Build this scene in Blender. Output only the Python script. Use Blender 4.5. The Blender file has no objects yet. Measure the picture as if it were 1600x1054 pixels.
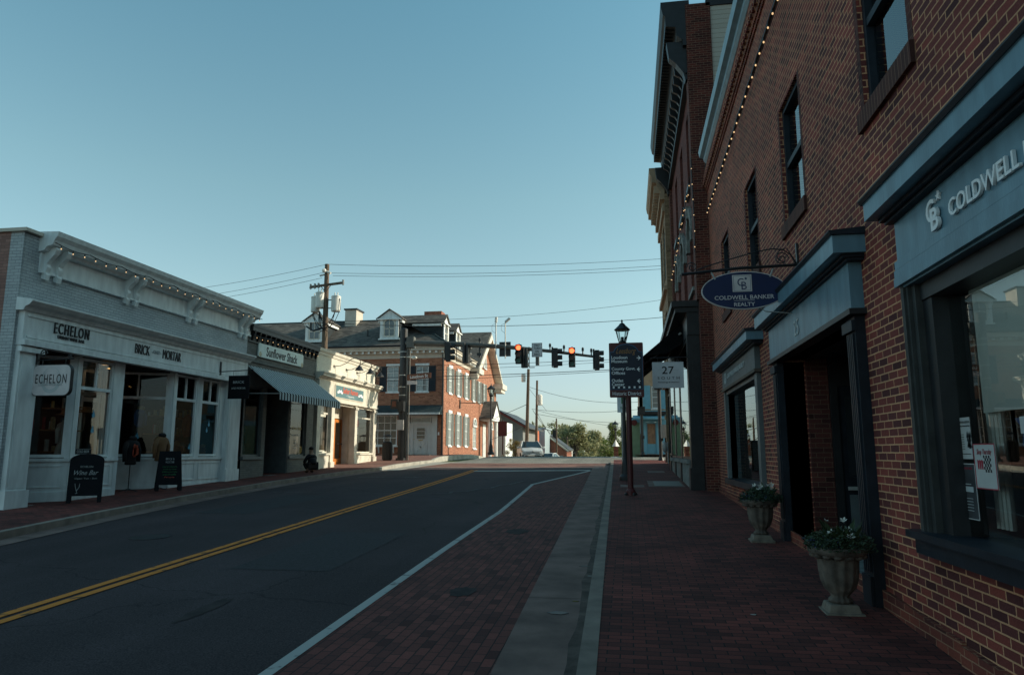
import bpy, math, random
from math import sin, cos, pi, radians as R, atan2, sqrt
from mathutils import Vector as V, Matrix
random.seed(11)
sc = bpy.context.scene
col = sc.collection

# ------------------------------------------------------------------ camera
cam_d = bpy.data.cameras.new('camera'); cam = bpy.data.objects.new('camera', cam_d); col.objects.link(cam)
cam_d.sensor_width = 36; cam_d.lens = 36*1120/1600; cam_d.clip_end = 3000; cam_d.clip_start = .05
cam.location = (0, 0, 0); cam.rotation_euler = (R(90+9.1), 0, R(9.16)); sc.camera = cam
# ------------------------------------------------------------------ sky, sun, exposure
SUN_EL, SUN_AZ = 25, 73           # azimuth clockwise from +Y
w = bpy.data.worlds.new('World'); sc.world = w; w.use_nodes = True
nt = w.node_tree; bg = nt.nodes['Background']
sky = nt.nodes.new('ShaderNodeTexSky'); sky.sky_type = 'NISHITA'; sky.sun_disc = False
sky.sun_elevation = R(SUN_EL); sky.sun_rotation = R(SUN_AZ); sky.air_density = 1.0; sky.dust_density = .8; sky.ozone_density = 1.0
tint = nt.nodes.new('ShaderNodeMix'); tint.data_type = 'RGBA'; tint.blend_type = 'MULTIPLY'
tint.inputs[0].default_value = 1
tcw = nt.nodes.new('ShaderNodeTexCoord'); spw = nt.nodes.new('ShaderNodeSeparateXYZ'); rmp = nt.nodes.new('ShaderNodeValToRGB')
nt.links.new(tcw.outputs['Generated'], spw.inputs[0]); nt.links.new(spw.outputs[2], rmp.inputs[0]); nt.links.new(rmp.outputs[0], tint.inputs[7])
els = rmp.color_ramp.elements; els[0].position = 0; els[0].color = (.46, .55, .70, 1); els[1].position = .6; els[1].color = (.60, .92, .76, 1)
for p_, c_ in ((.045, (.54, .61, .70)), (.10, (.63, .67, .67)), (.20, (.78, .84, .69)), (.34, (.76, .90, .70))):
    e_ = els.new(p_); e_.color = (*c_, 1)
nt.links.new(sky.outputs[0], tint.inputs[6]); nt.links.new(tint.outputs[2], bg.inputs[0]); bg.inputs[1].default_value = .15
sl = bpy.data.lights.new('sun', 'SUN'); so = bpy.data.objects.new('sun', sl); col.objects.link(so)
sl.energy = 3.4; sl.angle = R(.5); sl.color = (1, .90, .72)
sd = V((cos(R(SUN_EL))*sin(R(SUN_AZ)), cos(R(SUN_EL))*cos(R(SUN_AZ)), sin(R(SUN_EL))))
so.rotation_euler = sd.to_track_quat('Z', 'Y').to_euler(); so.location = (0, 0, 60)
sc.view_settings.view_transform = 'Standard'; sc.view_settings.look = 'None'; sc.view_settings.exposure = .58; sc.view_settings.gamma = 1
sc.render.engine = 'CYCLES'

# ------------------------------------------------------------------ materials
M = {}
def nm(name):
    m = bpy.data.materials.new(name); m.use_nodes = True; M[name] = m
    n = m.node_tree; b = n.nodes['Principled BSDF']; return m, n, b
def mat(name, c, rough=.6, var=.12, scale=6, bump=0, metal=0, spec=.4, emit=None, es=0, detail=4, c2=None, stretch=None):
    m, n, b = nm(name)
    b.inputs['Roughness'].default_value = rough; b.inputs['Metallic'].default_value = metal
    b.inputs['Specular IOR Level'].default_value = spec
    tc = n.nodes.new('ShaderNodeTexCoord'); nz = n.nodes.new('ShaderNodeTexNoise')
    mp = n.nodes.new('ShaderNodeMapping'); n.links.new(tc.outputs['Object'], mp.inputs[0]); n.links.new(mp.outputs[0], nz.inputs[0])
    if stretch: mp.inputs['Scale'].default_value = stretch
    nz.inputs['Scale'].default_value = scale; nz.inputs['Detail'].default_value = detail
    cr = n.nodes.new('ShaderNodeValToRGB'); e = cr.color_ramp.elements
    c2 = c2 or tuple(x*(1-2*var) for x in c)
    e[0].position = .3; e[1].position = .7
    e[0].color = (*c2, 1); e[1].color = (*[min(1, x*(1+var*.6)) for x in c], 1)
    n.links.new(nz.outputs[0], cr.inputs[0]); n.links.new(cr.outputs[0], b.inputs['Base Color'])
    if bump:
        nb = n.nodes.new('ShaderNodeTexNoise'); nb.inputs['Scale'].default_value = scale*7; nb.inputs['Detail'].default_value = 3
        n.links.new(mp.outputs[0], nb.inputs[0])
        bp = n.nodes.new('ShaderNodeBump'); bp.inputs['Strength'].default_value = bump; bp.inputs['Distance'].default_value = .01
        n.links.new(nb.outputs[0], bp.inputs['Height']); n.links.new(bp.outputs[0], b.inputs['Normal'])
    if emit:
        b.inputs['Emission Color'].default_value = (*emit, 1); b.inputs['Emission Strength'].default_value = es
    return m
def brick(name, c1, c2, mortar, bw=.215, bh=.0725, ms=.006, rough=.85, bump=.5, dirt=.5, dcol=None, rot=0, offset=.5, bias=0, spec=.25, dsc=1.2, vary=(.6, 1.15)):
    m, n, b = nm(name); b.inputs['Roughness'].default_value = rough; b.inputs['Specular IOR Level'].default_value = spec
    uv = n.nodes.new('ShaderNodeUVMap'); uv.uv_map = 'UVMap'
    mp = n.nodes.new('ShaderNodeMapping'); n.links.new(uv.outputs[0], mp.inputs[0]); mp.inputs['Rotation'].default_value[2] = rot
    # slightly wobbly courses
    wn = n.nodes.new('ShaderNodeTexNoise'); wn.inputs['Scale'].default_value = 9; n.links.new(mp.outputs[0], wn.inputs[0])
    ad = n.nodes.new('ShaderNodeVectorMath'); ad.operation = 'MULTIPLY_ADD'; ad.inputs[1].default_value = (.006, .006, 0)
    n.links.new(wn.outputs[1], ad.inputs[0]); n.links.new(mp.outputs[0], ad.inputs[2])
    br = n.nodes.new('ShaderNodeTexBrick'); n.links.new(ad.outputs[0], br.inputs[0])
    br.inputs['Scale'].default_value = 1; br.inputs['Brick Width'].default_value = bw; br.inputs['Row Height'].default_value = bh
    br.inputs['Mortar Size'].default_value = ms; br.inputs['Mortar Smooth'].default_value = .3; br.inputs['Bias'].default_value = bias
    br.offset = offset
    br.inputs['Color1'].default_value = (0, 0, 0, 1); br.inputs['Color2'].default_value = (1, 1, 1, 1); br.inputs['Mortar'].default_value = (.5, .5, .5, 1)
    tr_ = n.nodes.new('ShaderNodeValToRGB'); e = tr_.color_ramp.elements; n.links.new(br.outputs['Color'], tr_.inputs[0])
    e[0].position = 0; e[0].color = (*[x*vary[0] for x in c2], 1); e[1].position = 1; e[1].color = (*[min(1, x*vary[1]) for x in c1], 1)
    for p_, c_ in ((.14, c2), (.5, [(x+y)/2 for x, y in zip(c1, c2)]), (.82, c1)):
        q_ = e.new(p_); q_.color = (*c_, 1)
    mm = n.nodes.new('ShaderNodeMix'); mm.data_type = 'RGBA'; n.links.new(br.outputs['Fac'], mm.inputs[0]); n.links.new(tr_.outputs[0], mm.inputs[6]); mm.inputs[7].default_value = (*mortar, 1)
    nz = n.nodes.new('ShaderNodeTexNoise'); nz.inputs['Scale'].default_value = dsc; nz.inputs['Detail'].default_value = 6; n.links.new(mp.outputs[0], nz.inputs[0])
    cr = n.nodes.new('ShaderNodeValToRGB'); cr.color_ramp.elements[0].position = .35; cr.color_ramp.elements[1].position = .75
    dc = dcol or (.55, .55, .58); cr.color_ramp.elements[0].color = (*dc, 1); cr.color_ramp.elements[1].color = (1.1, 1.08, 1.05, 1)
    n.links.new(nz.outputs[0], cr.inputs[0])
    mx = n.nodes.new('ShaderNodeMix'); mx.data_type = 'RGBA'; mx.blend_type = 'MULTIPLY'; mx.inputs[0].default_value = dirt
    n.links.new(mm.outputs[2], mx.inputs[6]); n.links.new(cr.outputs[0], mx.inputs[7])
    n2 = n.nodes.new('ShaderNodeTexNoise'); n2.inputs['Scale'].default_value = 60; n2.inputs['Detail'].default_value = 3; n.links.new(mp.outputs[0], n2.inputs[0])
    c3 = n.nodes.new('ShaderNodeValToRGB'); c3.color_ramp.elements[0].position = .3; c3.color_ramp.elements[1].position = .7
    c3.color_ramp.elements[0].color = (.72, .72, .72, 1); c3.color_ramp.elements[1].color = (1.15, 1.15, 1.15, 1); n.links.new(n2.outputs[0], c3.inputs[0])
    m2 = n.nodes.new('ShaderNodeMix'); m2.data_type = 'RGBA'; m2.blend_type = 'MULTIPLY'; m2.inputs[0].default_value = .8
    n.links.new(mx.outputs[2], m2.inputs[6]); n.links.new(c3.outputs[0], m2.inputs[7])
    n.links.new(m2.outputs[2], b.inputs['Base Color'])
    iv = n.nodes.new('ShaderNodeMath'); iv.operation = 'SUBTRACT'; iv.inputs[0].default_value = 1; n.links.new(br.outputs['Fac'], iv.inputs[1])
    a2 = n.nodes.new('ShaderNodeMath'); a2.operation = 'MULTIPLY_ADD'; a2.inputs[1].default_value = .35; n.links.new(n2.outputs[0], a2.inputs[0]); n.links.new(iv.outputs[0], a2.inputs[2])
    bp = n.nodes.new('ShaderNodeBump'); bp.inputs['Strength'].default_value = bump; bp.inputs['Distance'].default_value = .008
    n.links.new(a2.outputs[0], bp.inputs['Height']); n.links.new(bp.outputs[0], b.inputs['Normal'])
    return m
def glass(name, ior=1.9, tintc=(.9, .95, .95), rough=.0, body=None):
    m = bpy.data.materials.new(name); m.use_nodes = True; M[name] = m; n = m.node_tree; n.nodes.clear()
    o = n.nodes.new('ShaderNodeOutputMaterial'); f = n.nodes.new('ShaderNodeFresnel'); f.inputs[0].default_value = ior
    g = n.nodes.new('ShaderNodeBsdfGlossy'); g.inputs['Roughness'].default_value = rough; g.inputs[0].default_value = (.92, .96, .97, 1)
    if body:
        t = n.nodes.new('ShaderNodeBsdfDiffuse'); t.inputs[0].default_value = (*body, 1)
    else:
        t = n.nodes.new('ShaderNodeBsdfTransparent'); t.inputs[0].default_value = (*tintc, 1)
    mx = n.nodes.new('ShaderNodeMixShader'); n.links.new(f.outputs[0], mx.inputs[0]); n.links.new(t.outputs[0], mx.inputs[1]); n.links.new(g.outputs[0], mx.inputs[2])
    nz = n.nodes.new('ShaderNodeTexNoise'); nz.inputs['Scale'].default_value = .9; tc = n.nodes.new('ShaderNodeTexCoord'); n.links.new(tc.outputs['Object'], nz.inputs[0])
    bp = n.nodes.new('ShaderNodeBump'); bp.inputs['Strength'].default_value = .04; bp.inputs['Distance'].default_value = .02
    n.links.new(nz.outputs[0], bp.inputs['Height']); n.links.new(bp.outputs[0], g.inputs['Normal'])
    n.links.new(mx.outputs[0], o.inputs[0]); return m
def stripes(name, a, b_, period, axis=0):
    m, n, b = nm(name); b.inputs['Roughness'].default_value = .85
    uv = n.nodes.new('ShaderNodeTexCoord'); sp = n.nodes.new('ShaderNodeSeparateXYZ'); n.links.new(uv.outputs['Object'], sp.inputs[0])
    d = n.nodes.new('ShaderNodeMath'); d.operation = 'DIVIDE'; d.inputs[1].default_value = period; n.links.new(sp.outputs[axis], d.inputs[0])
    fr = n.nodes.new('ShaderNodeMath'); fr.operation = 'FRACT'; n.links.new(d.outputs[0], fr.inputs[0])
    g = n.nodes.new('ShaderNodeMath'); g.operation = 'GREATER_THAN'; g.inputs[1].default_value = .5; n.links.new(fr.outputs[0], g.inputs[0])
    mx = n.nodes.new('ShaderNodeMix'); mx.data_type = 'RGBA'; mx.inputs[6].default_value = (*a, 1); mx.inputs[7].default_value = (*b_, 1)
    n.links.new(g.outputs[0], mx.inputs[0]); n.links.new(mx.outputs[2], b.inputs['Base Color']); return m

brick('near_brick', (.285, .062, .046), (.135, .038, .036), (.74, .37, .20), bw=.222, bh=.0735, ms=.0078, dirt=.65, bump=.8, vary=(.62, 1.2))
brick('base_brick', (.27, .065, .042), (.15, .04, .032), (.40, .20, .12), ms=.006, dirt=.7)
brick('soldier_brick', (.11, .040, .030), (.07, .028, .024), (.26, .14, .09), bw=.075, bh=.21, ms=.005, offset=0)
brick('quoin_brick', (.12, .035, .028), (.07, .022, .02), (.16, .09, .06), ms=.005)
brick('red_brick', (.17, .052, .040), (.13, .042, .034), (.15, .055, .042), ms=.003, dirt=.35)
brick('dark_brick', (.15, .038, .028), (.09, .026, .022), (.30, .19, .13), ms=.005)
brick('tan_brick', (.34, .23, .14), (.27, .175, .105), (.3, .2, .12), ms=.004, dirt=.4)
brick('georgian_brick', (.43, .185, .115), (.31, .115, .07), (.50, .34, .22), ms=.005, dirt=.35)
brick('far_brick', (.36, .13, .08), (.28, .09, .06), (.4, .25, .18), ms=.005)
brick('white_painted_brick', (.52, .55, .56), (.48, .51, .52), (.28, .30, .32), ms=.006, dirt=.35, bump=.7, vary=(.93, 1.04))
brick('grey_painted_brick', (.27, .29, .295), (.22, .24, .25), (.14, .15, .16), ms=.006, dirt=.4, bump=.8, vary=(.93, 1.04))
brick('side_brick', (.40, .22, .18), (.32, .17, .14), (.22, .14, .12), ms=.006, dirt=.5, vary=(.93, 1.04))
brick('dark_painted_brick', (.20, .20, .185), (.17, .17, .16), (.11, .11, .10), ms=.005, dirt=.35, vary=(.93, 1.04))
brick('cream_brick', (.74, .70, .60), (.70, .66, .57), (.60, .56, .47), ms=.005, dirt=.15, bump=.3, vary=(.93, 1.04))
brick('paver', (.25, .062, .048), (.145, .042, .035), (.026, .018, .018), bw=.205, bh=.10, ms=.0065, vary=(.7, 1.15), dirt=.8, dcol=(.42, .42, .45), bump=.5, dsc=.8)
brick('lane_paver', (.22, .066, .052), (.13, .042, .036), (.028, .020, .019), bw=.205, bh=.10, ms=.0065, dirt=.6, rot=pi/2, bump=.4, dsc=.6)
brick('cross_paver', (.27, .14, .11), (.22, .11, .09), (.2, .13, .1), bw=.205, bh=.10, ms=.004, dirt=.4)
brick('shingle', (.17, .155, .135), (.11, .10, .09), (.06, .058, .052), bw=.3, bh=.14, ms=.004, dirt=.6, bump=.3)
brick('siding', (.62, .60, .52), (.60, .58, .50), (.30, .24, .17), bw=8, bh=.15, ms=.006, dirt=.2, vary=(.93, 1.04))
brick('slate', (.04, .05, .055), (.03, .04, .045), (.015, .02, .02), bw=.25, bh=.12, ms=.004)
def asphalt(name, c):
    m, n, b = nm(name); b.inputs['Roughness'].default_value = .9; b.inputs['Specular IOR Level'].default_value = .25
    tc = n.nodes.new('ShaderNodeTexCoord'); L = n.links.new
    def noise(sc_, det, lo, hi, a, c_, st=None):
        q = n.nodes.new('ShaderNodeTexNoise'); q.inputs['Scale'].default_value = sc_; q.inputs['Detail'].default_value = det
        if st:
            mp = n.nodes.new('ShaderNodeMapping'); mp.inputs['Scale'].default_value = st; L(tc.outputs['Object'], mp.inputs[0]); L(mp.outputs[0], q.inputs[0])
        else: L(tc.outputs['Object'], q.inputs[0])
        r_ = n.nodes.new('ShaderNodeValToRGB'); e = r_.color_ramp.elements; e[0].position = lo; e[1].position = hi; e[0].color = (a, a, a, 1); e[1].color = (c_, c_, c_, 1); L(q.outputs[0], r_.inputs[0]); return q, r_
    q1, r1 = noise(.35, 5, .35, .7, .78, 1.15); q2, r2 = noise(70, 2, .35, .72, .55, 1.7); q3, r3 = noise(.8, 3, .4, .65, .9, 1.15, (1.6, .06, 1))
    v = n.nodes.new('ShaderNodeTexVoronoi'); v.feature = 'DISTANCE_TO_EDGE'; v.inputs['Scale'].default_value = .16
    wn = n.nodes.new('ShaderNodeTexNoise'); wn.inputs['Scale'].default_value = 1.3; wn.inputs['Detail'].default_value = 6; L(tc.outputs['Object'], wn.inputs[0])
    ad = n.nodes.new('ShaderNodeVectorMath'); ad.operation = 'MULTIPLY_ADD'; ad.inputs[1].default_value = (1.1, 1.1, 0); L(wn.outputs[1], ad.inputs[0]); L(tc.outputs['Object'], ad.inputs[2]); L(ad.outputs[0], v.inputs['Vector'])
    rc = n.nodes.new('ShaderNodeValToRGB'); e = rc.color_ramp.elements; e[0].position = .0008; e[1].position = .0032; e[0].color = (.45, .45, .45, 1); e[1].color = (1, 1, 1, 1); L(v.outputs['Distance'], rc.inputs[0])
    cur = None
    for r_ in (r1, r2, r3, rc):
        mx = n.nodes.new('ShaderNodeMix'); mx.data_type = 'RGBA'; mx.blend_type = 'MULTIPLY'; mx.inputs[0].default_value = 1
        if cur is None: mx.inputs[6].default_value = (*c, 1)
        else: L(cur, mx.inputs[6])
        L(r_.outputs[0], mx.inputs[7]); cur = mx.outputs[2]
    L(cur, b.inputs['Base Color'])
    bp = n.nodes.new('ShaderNodeBump'); bp.inputs['Strength'].default_value = .6; bp.inputs['Distance'].default_value = .006; L(q2.outputs[0], bp.inputs['Height']); L(bp.outputs[0], b.inputs['Normal'])
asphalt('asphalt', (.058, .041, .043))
def worn(name, c, under, lo, hi, sc_=6):
    mat(name, c, .85, .1, sc_, .2, detail=10, c2=under); e = [x for x in M[name].node_tree.nodes if x.type == 'VALTORGB'][0].color_ramp.elements; e[0].position = lo; e[1].position = hi
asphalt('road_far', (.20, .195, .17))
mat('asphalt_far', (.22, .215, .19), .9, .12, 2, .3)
mat('concrete', (.225, .143, .120), .9, .22, 2.2, .5, detail=8)
mat('kerb_stone', (.28, .22, .18), .9, .2, 3, .5, detail=8)
mat('gutter_dirt', (.125, .092, .076), .95, .3, 5, .6, detail=8)
mat('concrete_light', (.42, .40, .35), .9, .15, 2.2, .4, detail=8)
worn('white_line', (.42, .41, .38), (.16, .15, .14), .30, .40)
worn('yellow_line', (.66, .21, .025), (.14, .07, .03), .33, .43)
worn('worn_paint', (.15, .15, .14), (.05, .05, .05), .4, .6)
mat('grass', (.10, .13, .05), .95, .3, .3, .3)
mat('stone', (.135, .105, .085), .9, .3, 9, .6, detail=8)
mat('stone_light', (.20, .16, .125), .9, .22, 12, .5, detail=8)
mat('stone_grey', (.25, .25, .23), .9, .2, 6, .5)
mat('trim_white', (.77, .80, .79), .6, .10, 3, .15, detail=8, stretch=(2, 2, .5))
mat('trim_cream', (.66, .62, .53), .6, .10, 3, .15, detail=8)
mat('trim_beige', (.56, .50, .42), .6, .06, 3)
mat('trim_blue', (.135, .24, .30), .4, .16, 4, .2, detail=8, stretch=(1.5, 1.5, .4))
mat('trim_navy', (.016, .021, .030), .5, .2, 5, .1, spec=.25)
mat('trim_greyblue', (.11, .13, .135), .5, .12, 5, .1)
mat('trim_dark', (.020, .020, .022), .45, .2, 5, .1)
mat('trim_brown', (.10, .075, .055), .6, .2, 5)
mat('gutter_blue', (.24, .36, .42), .4, .1, 4)
mat('black_metal', (.018, .018, .020), .45, .2, 8, spec=.5)
mat('pole_grey', (.11, .105, .092), .5, .12, 4, spec=.5)
mat('steel', (.42, .42, .40), .45, .1, 6, metal=.3)
mat('white_metal', (.72, .70, .64), .45, .06, 4)
mat('shutter_black', (.022, .026, .034), .6, .1, 5)
mat('shutter_grey', (.17, .185, .17), .6, .1, 5)
mat('awning_black', (.008, .008, .009), .95, .2, 4, spec=.1)
mat('copper_dark', (.035, .055, .06), .6, .2, 4)
mat('wood_pole', (.17, .12, .085), .9, .3, 3, .5, stretch=(6, 6, .6))
mat('orange_wood', (.52, .17, .03), .5, .15, 3)
mat('navy_sign', (.004, .016, .075), .45, .08, 5)
mat('sign_cream', (.66, .60, .59), .6, .06, 5)
mat('sign_black', (.010, .011, .014), .7, .1, 5, spec=.12)
mat('letter_white', (.88, .88, .88), .6, .03, 5)
mat('letter_grey', (.48, .50, .50), .6, .03, 5)
mat('letter_black', (.012, .012, .014), .5, .03, 5)
mat('letter_blue', (.02, .04, .11), .5, .03, 5)
mat('maroon', (.10, .022, .022), .5, .1, 5)
mat('maroon_sign', (.17, .025, .02), .5, .1, 5)
mat('sign_navy', (.012, .017, .035), .5, .08, 5)
mat('sign_blue_edge', (.03, .14, .26), .5, .03, 5)
mat('letter_gold', (.36, .17, .05), .5, .03, 5)
mat('sign_grey', (.72, .72, .73), .6, .08, 2)
mat('teal_sign', (.10, .20, .22), .6, .06, 3)
mat('letter_red', (.62, .10, .05), .5, .03, 5)
mat('sign_mint', (.72, .80, .76), .6, .05, 3)
mat('gold', (.55, .38, .12), .5, .2, 12)
mat('aqua_paint', (.20, .44, .54), .6, .06, 3)
mat('green_paint', (.25, .36, .22), .6, .1, 3)
mat('tan_wall', (.42, .29, .19), .8, .12, 3)
mat('tan_door', (.36, .20, .12), .7, .2, 6)
mat('grey_siding', (.20, .205, .20), .8, .08, 3)
mat('metal_roof', (.05, .05, .055), .5, .15, 3)
mat('tin_blue', (.34, .42, .46), .5, .12, 1.5, stretch=(6, 6, .4))
mat('orange_wall', (.52, .13, .05), .8, .15, 3)
mat('door_white', (.60, .62, .61), .5, .05, 3)
mat('blind', (.74, .73, .68), .9, .05, 1.2)
mat('interior', (.03, .028, .027), .9, .3, 1.5)
mat('interior_warm', (.045, .032, .025), .9, .3, 1.5)
mat('leaf', (.055, .085, .025), .7, .35, 1.5, c2=(.03, .05, .015))
mat('leaf_light', (.13, .165, .045), .7, .3, 1.2, c2=(.06, .09, .025))
mat('leaf_dry', (.20, .16, .06), .8, .3, 1.2, c2=(.09, .07, .03))
mat('leaf_pot', (.032, .052, .020), .6, .3, 9)
mat('petal', (.55, .52, .46), .6, .05, 9)
mat('blue_flower', (.035, .04, .17), .7, .2, 9)
mat('soil', (.03, .022, .016), .95, .2, 9)
mat('bark', (.08, .06, .045), .9, .3, 5, .5)
mat('car_paint', (.55, .58, .58), .25, .03, 2, spec=.6)
mat('tyre', (.015, .015, .015), .85, .1, 5)
mat('skin', (.30, .17, .11), .6, .08, 9)
mat('hair', (.012, .010, .009), .7, .2, 9)
mat('jacket', (.012, .013, .017), .8, .2, 6)
mat('trousers', (.02, .016, .016), .85, .2, 6)
mat('shoe', (.03, .02, .015), .7, .2, 6)
mat('hoodie_black', (.012, .012, .014), .85, .2, 6)
mat('sweat_tan', (.20, .105, .05), .9, .15, 6, .3)
mat('cloth_red', (.28, .03, .035), .9, .2, 5)
mat('cloth_white', (.42, .42, .38), .9, .15, 5)
mat('cloth_blue', (.03, .08, .22), .9, .2, 5)
mat('cloth_teal', (.05, .16, .20), .9, .2, 5)
mat('straw', (.42, .30, .15), .9, .2, 15)
mat('box_wood', (.28, .14, .06), .7, .2, 5)
mat('chalk', (.42, .44, .44), .9, .2, 15)
mat('chalk_green', (.05, .26, .09), .9, .2, 15)
mat('drop_blue', (.10, .34, .48), .5, .05, 5)
mat('paper', (.50, .48, .46), .8, .06, 5)
mat('paper_dark', (.06, .06, .065), .7, .2, 5)
mat('paper_red', (.35, .03, .05), .7, .1, 5)
mat('flag_blue', (.02, .11, .30), .6, .1, 5)
mat('bulb', (1, .7, .4), .4, .02, 5, emit=(1, .62, .30), es=.6)
mat('lamp_glow', (1, .6, .3), .4, .02, 5, emit=(1, .50, .16), es=2.2)
mat('red_lit', (1, .2, .1), .4, .02, 5, emit=(1, .10, .03), es=3.0)
mat('lens_red', (.16, .04, .02), .3, .1, 5)
mat('lens_green', (.03, .14, .10), .3, .1, 5)
mat('brown_sign', (.20, .07, .035), .6, .1, 5)
mat('litter', (.4, .4, .38), .8, .1, 5)
glass('shop_glass', 1.5); glass('near_glass', 1.9); glass('upper_glass', 2.6); glass('lamp_glass', 1.3)
glass('dark_glass', 1.9, body=(.02, .024, .028)); glass('car_glass', 1.6, body=(.02, .035, .045))
glass('curtain_glass', 1.8, body=(.22, .25, .25)); glass('pale_glass', 1.8, body=(.42, .44, .42))
stripes('awning_stripe', (.006, .012, .020), (.50, .57, .58), .225, 1)
mat('casing_dark', (.050, .050, .048), .6, .2, 5, spec=.3)

for ln_, ac in (('leaf', (.22, .27, .07)), ('leaf_light', (.42, .41, .21)), ('leaf_dry', (.36, .28, .10))):
    n = M[ln_].node_tree; b_ = n.nodes['Principled BSDF']; b_.inputs['Base Color'].links[0].from_node.color_ramp.elements[1].color = (*[c*.9 for c in ac], 1)
    b_.inputs['Base Color'].links[0].from_node.color_ramp.elements[0].color = (*[c*.4 for c in ac], 1)
    tr = n.nodes.new('ShaderNodeBsdfTranslucent'); mx = n.nodes.new('ShaderNodeMixShader'); mx.inputs[0].default_value = .45
    n.links.new(b_.inputs['Base Color'].links[0].from_node.outputs[0], tr.inputs[0]); n.links.new(b_.outputs[0], mx.inputs[1]); n.links.new(tr.outputs[0], mx.inputs[2])
    n.links.new(mx.outputs[0], n.nodes['Material Output'].inputs[0])

# ------------------------------------------------------------------ mesh helpers
def worg(p):
    o = V((0, 0, 0))
    while p is not None:
        o += p.location; p = p.parent
    return o
class Fr:
    """wall frame: u along the wall, v up, n out of the wall"""
    def __init__(s, O, U, N): s.O = V(O); s.U = V(U).normalized(); s.N = V(N).normalized(); s.V = V((0, 0, 1))
    def p(s, u, v, n=0): return s.O+s.U*u+s.V*v+s.N*n
class MB:
    def __init__(s): s.v = []; s.f = []; s.mi = []; s.m = 0
    def face(s, pts, N=None):
        P = [V(p) for p in pts]
        if N is not None and (P[1]-P[0]).cross(P[2]-P[1]).dot(N) < 0: P = P[::-1]
        i = len(s.v); s.v += P; s.f.append(tuple(range(i, i+len(pts)))); s.mi.append(s.m)
    def hexa(s, a):
        i = len(s.v); s.v += [V(p) for p in a]
        d = (s.v[i+1]-s.v[i]).cross(s.v[i+3]-s.v[i]).dot(s.v[i+4]-s.v[i])
        fs = [(0, 3, 2, 1), (4, 5, 6, 7), (0, 1, 5, 4), (1, 2, 6, 5), (2, 3, 7, 6), (3, 0, 4, 7)]
        for q in fs:
            q = q if d > 0 else q[::-1]
            s.f.append(tuple(i+k for k in q)); s.mi.append(s.m)
    def box(s, x0, x1, y0, y1, z0, z1):
        s.hexa([(x0, y0, z0), (x1, y0, z0), (x1, y1, z0), (x0, y1, z0), (x0, y0, z1), (x1, y0, z1), (x1, y1, z1), (x0, y1, z1)])
    def fb(s, F, u0, u1, v0, v1, n0, n1):
        s.hexa([F.p(u0, v0, n0), F.p(u1, v0, n0), F.p(u1, v0, n1), F.p(u0, v0, n1), F.p(u0, v1, n0), F.p(u1, v1, n0), F.p(u1, v1, n1), F.p(u0, v1, n1)])
    def prism(s, poly, d):
        """poly: list of points in a plane, extruded by vector d"""
        d = V(d); n = len(poly); i = len(s.v); P = [V(p) for p in poly]
        nn = V((0, 0, 0))
        for k in range(n): nn += P[k].cross(P[(k+1) % n])
        if nn.dot(d) > 0: P = P[::-1]
        s.v += P+[p+d for p in P]
        s.f.append(tuple(range(i, i+n))); s.mi.append(s.m)
        s.f.append(tuple(range(i+2*n-1, i+n-1, -1))); s.mi.append(s.m)
        for k in range(n):
            k2 = (k+1) % n; s.f.append((i+k2, i+k, i+n+k, i+n+k2)); s.mi.append(s.m)
    def fprism(s, F, uv, n0, n1): s.prism([F.p(u, v, n0) for u, v in uv], F.N*(n1-n0))
    def fprofile(s, F, nv, u0, u1): s.prism([F.p(u0, v, n) for n, v in nv], F.U*(u1-u0))
    def tube(s, pts, r, n=8, cap=True):
        P = [V(p) for p in pts]; rr = r if isinstance(r, (list, tuple)) else [r]*len(P); i0 = len(s.v); up = None
        for k, p in enumerate(P):
            t = (P[min(k+1, len(P)-1)]-P[max(k-1, 0)]).normalized()
            if up is None: a = V((0, 0, 1)) if abs(t.z) < .9 else V((0, 1, 0))
            else: a = up
            b = t.cross(a)
            if b.length < 1e-4: b = t.cross(V((1, 0, 0)))
            b.normalize(); c = b.cross(t).normalized(); up = c
            for j in range(n):
                an = 2*pi*j/n; s.v.append(p+b*cos(an)*rr[k]+c*sin(an)*rr[k])
        for k in range(len(P)-1):
            for j in range(n):
                j2 = (j+1) % n; s.f.append((i0+k*n+j, i0+k*n+j2, i0+(k+1)*n+j2, i0+(k+1)*n+j)); s.mi.append(s.m)
        if cap:
            s.f.append(tuple(i0+j for j in range(n))[::-1]); s.mi.append(s.m)
            s.f.append(tuple(i0+(len(P)-1)*n+j for j in range(n))); s.mi.append(s.m)
    def lathe(s, c, prof, n=16, flute=0, nf=0):
        c = V(c); i0 = len(s.v)
        for r, z in prof:
            for j in range(n):
                a = 2*pi*j/n; q = r
                if flute and nf: q = r*(1-flute*abs(sin(a*nf/2)))
                s.v.append(c+V((q*cos(a), q*sin(a), z)))
        for k in range(len(prof)-1):
            for j in range(n):
                j2 = (j+1) % n; s.f.append((i0+k*n+j, i0+k*n+j2, i0+(k+1)*n+j2, i0+(k+1)*n+j)); s.mi.append(s.m)
        s.f.append(tuple(i0+j for j in range(n))[::-1]); s.mi.append(s.m)
        s.f.append(tuple(i0+(len(prof)-1)*n+j for j in range(n))); s.mi.append(s.m)
    def ball(s, c, r, n=8, m=6, sc=(1, 1, 1)):
        c = V(c); pr = [(max(1e-4, sin(pi*k/m)), -cos(pi*k/m)) for k in range(m+1)]; i0 = len(s.v)
        for q, z in pr:
            for j in range(n):
                a = 2*pi*j/n; s.v.append(c+V((q*cos(a)*r*sc[0], q*sin(a)*r*sc[1], z*r*sc[2])))
        for k in range(m):
            for j in range(n):
                j2 = (j+1) % n; s.f.append((i0+k*n+j, i0+k*n+j2, i0+(k+1)*n+j2, i0+(k+1)*n+j)); s.mi.append(s.m)
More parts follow.
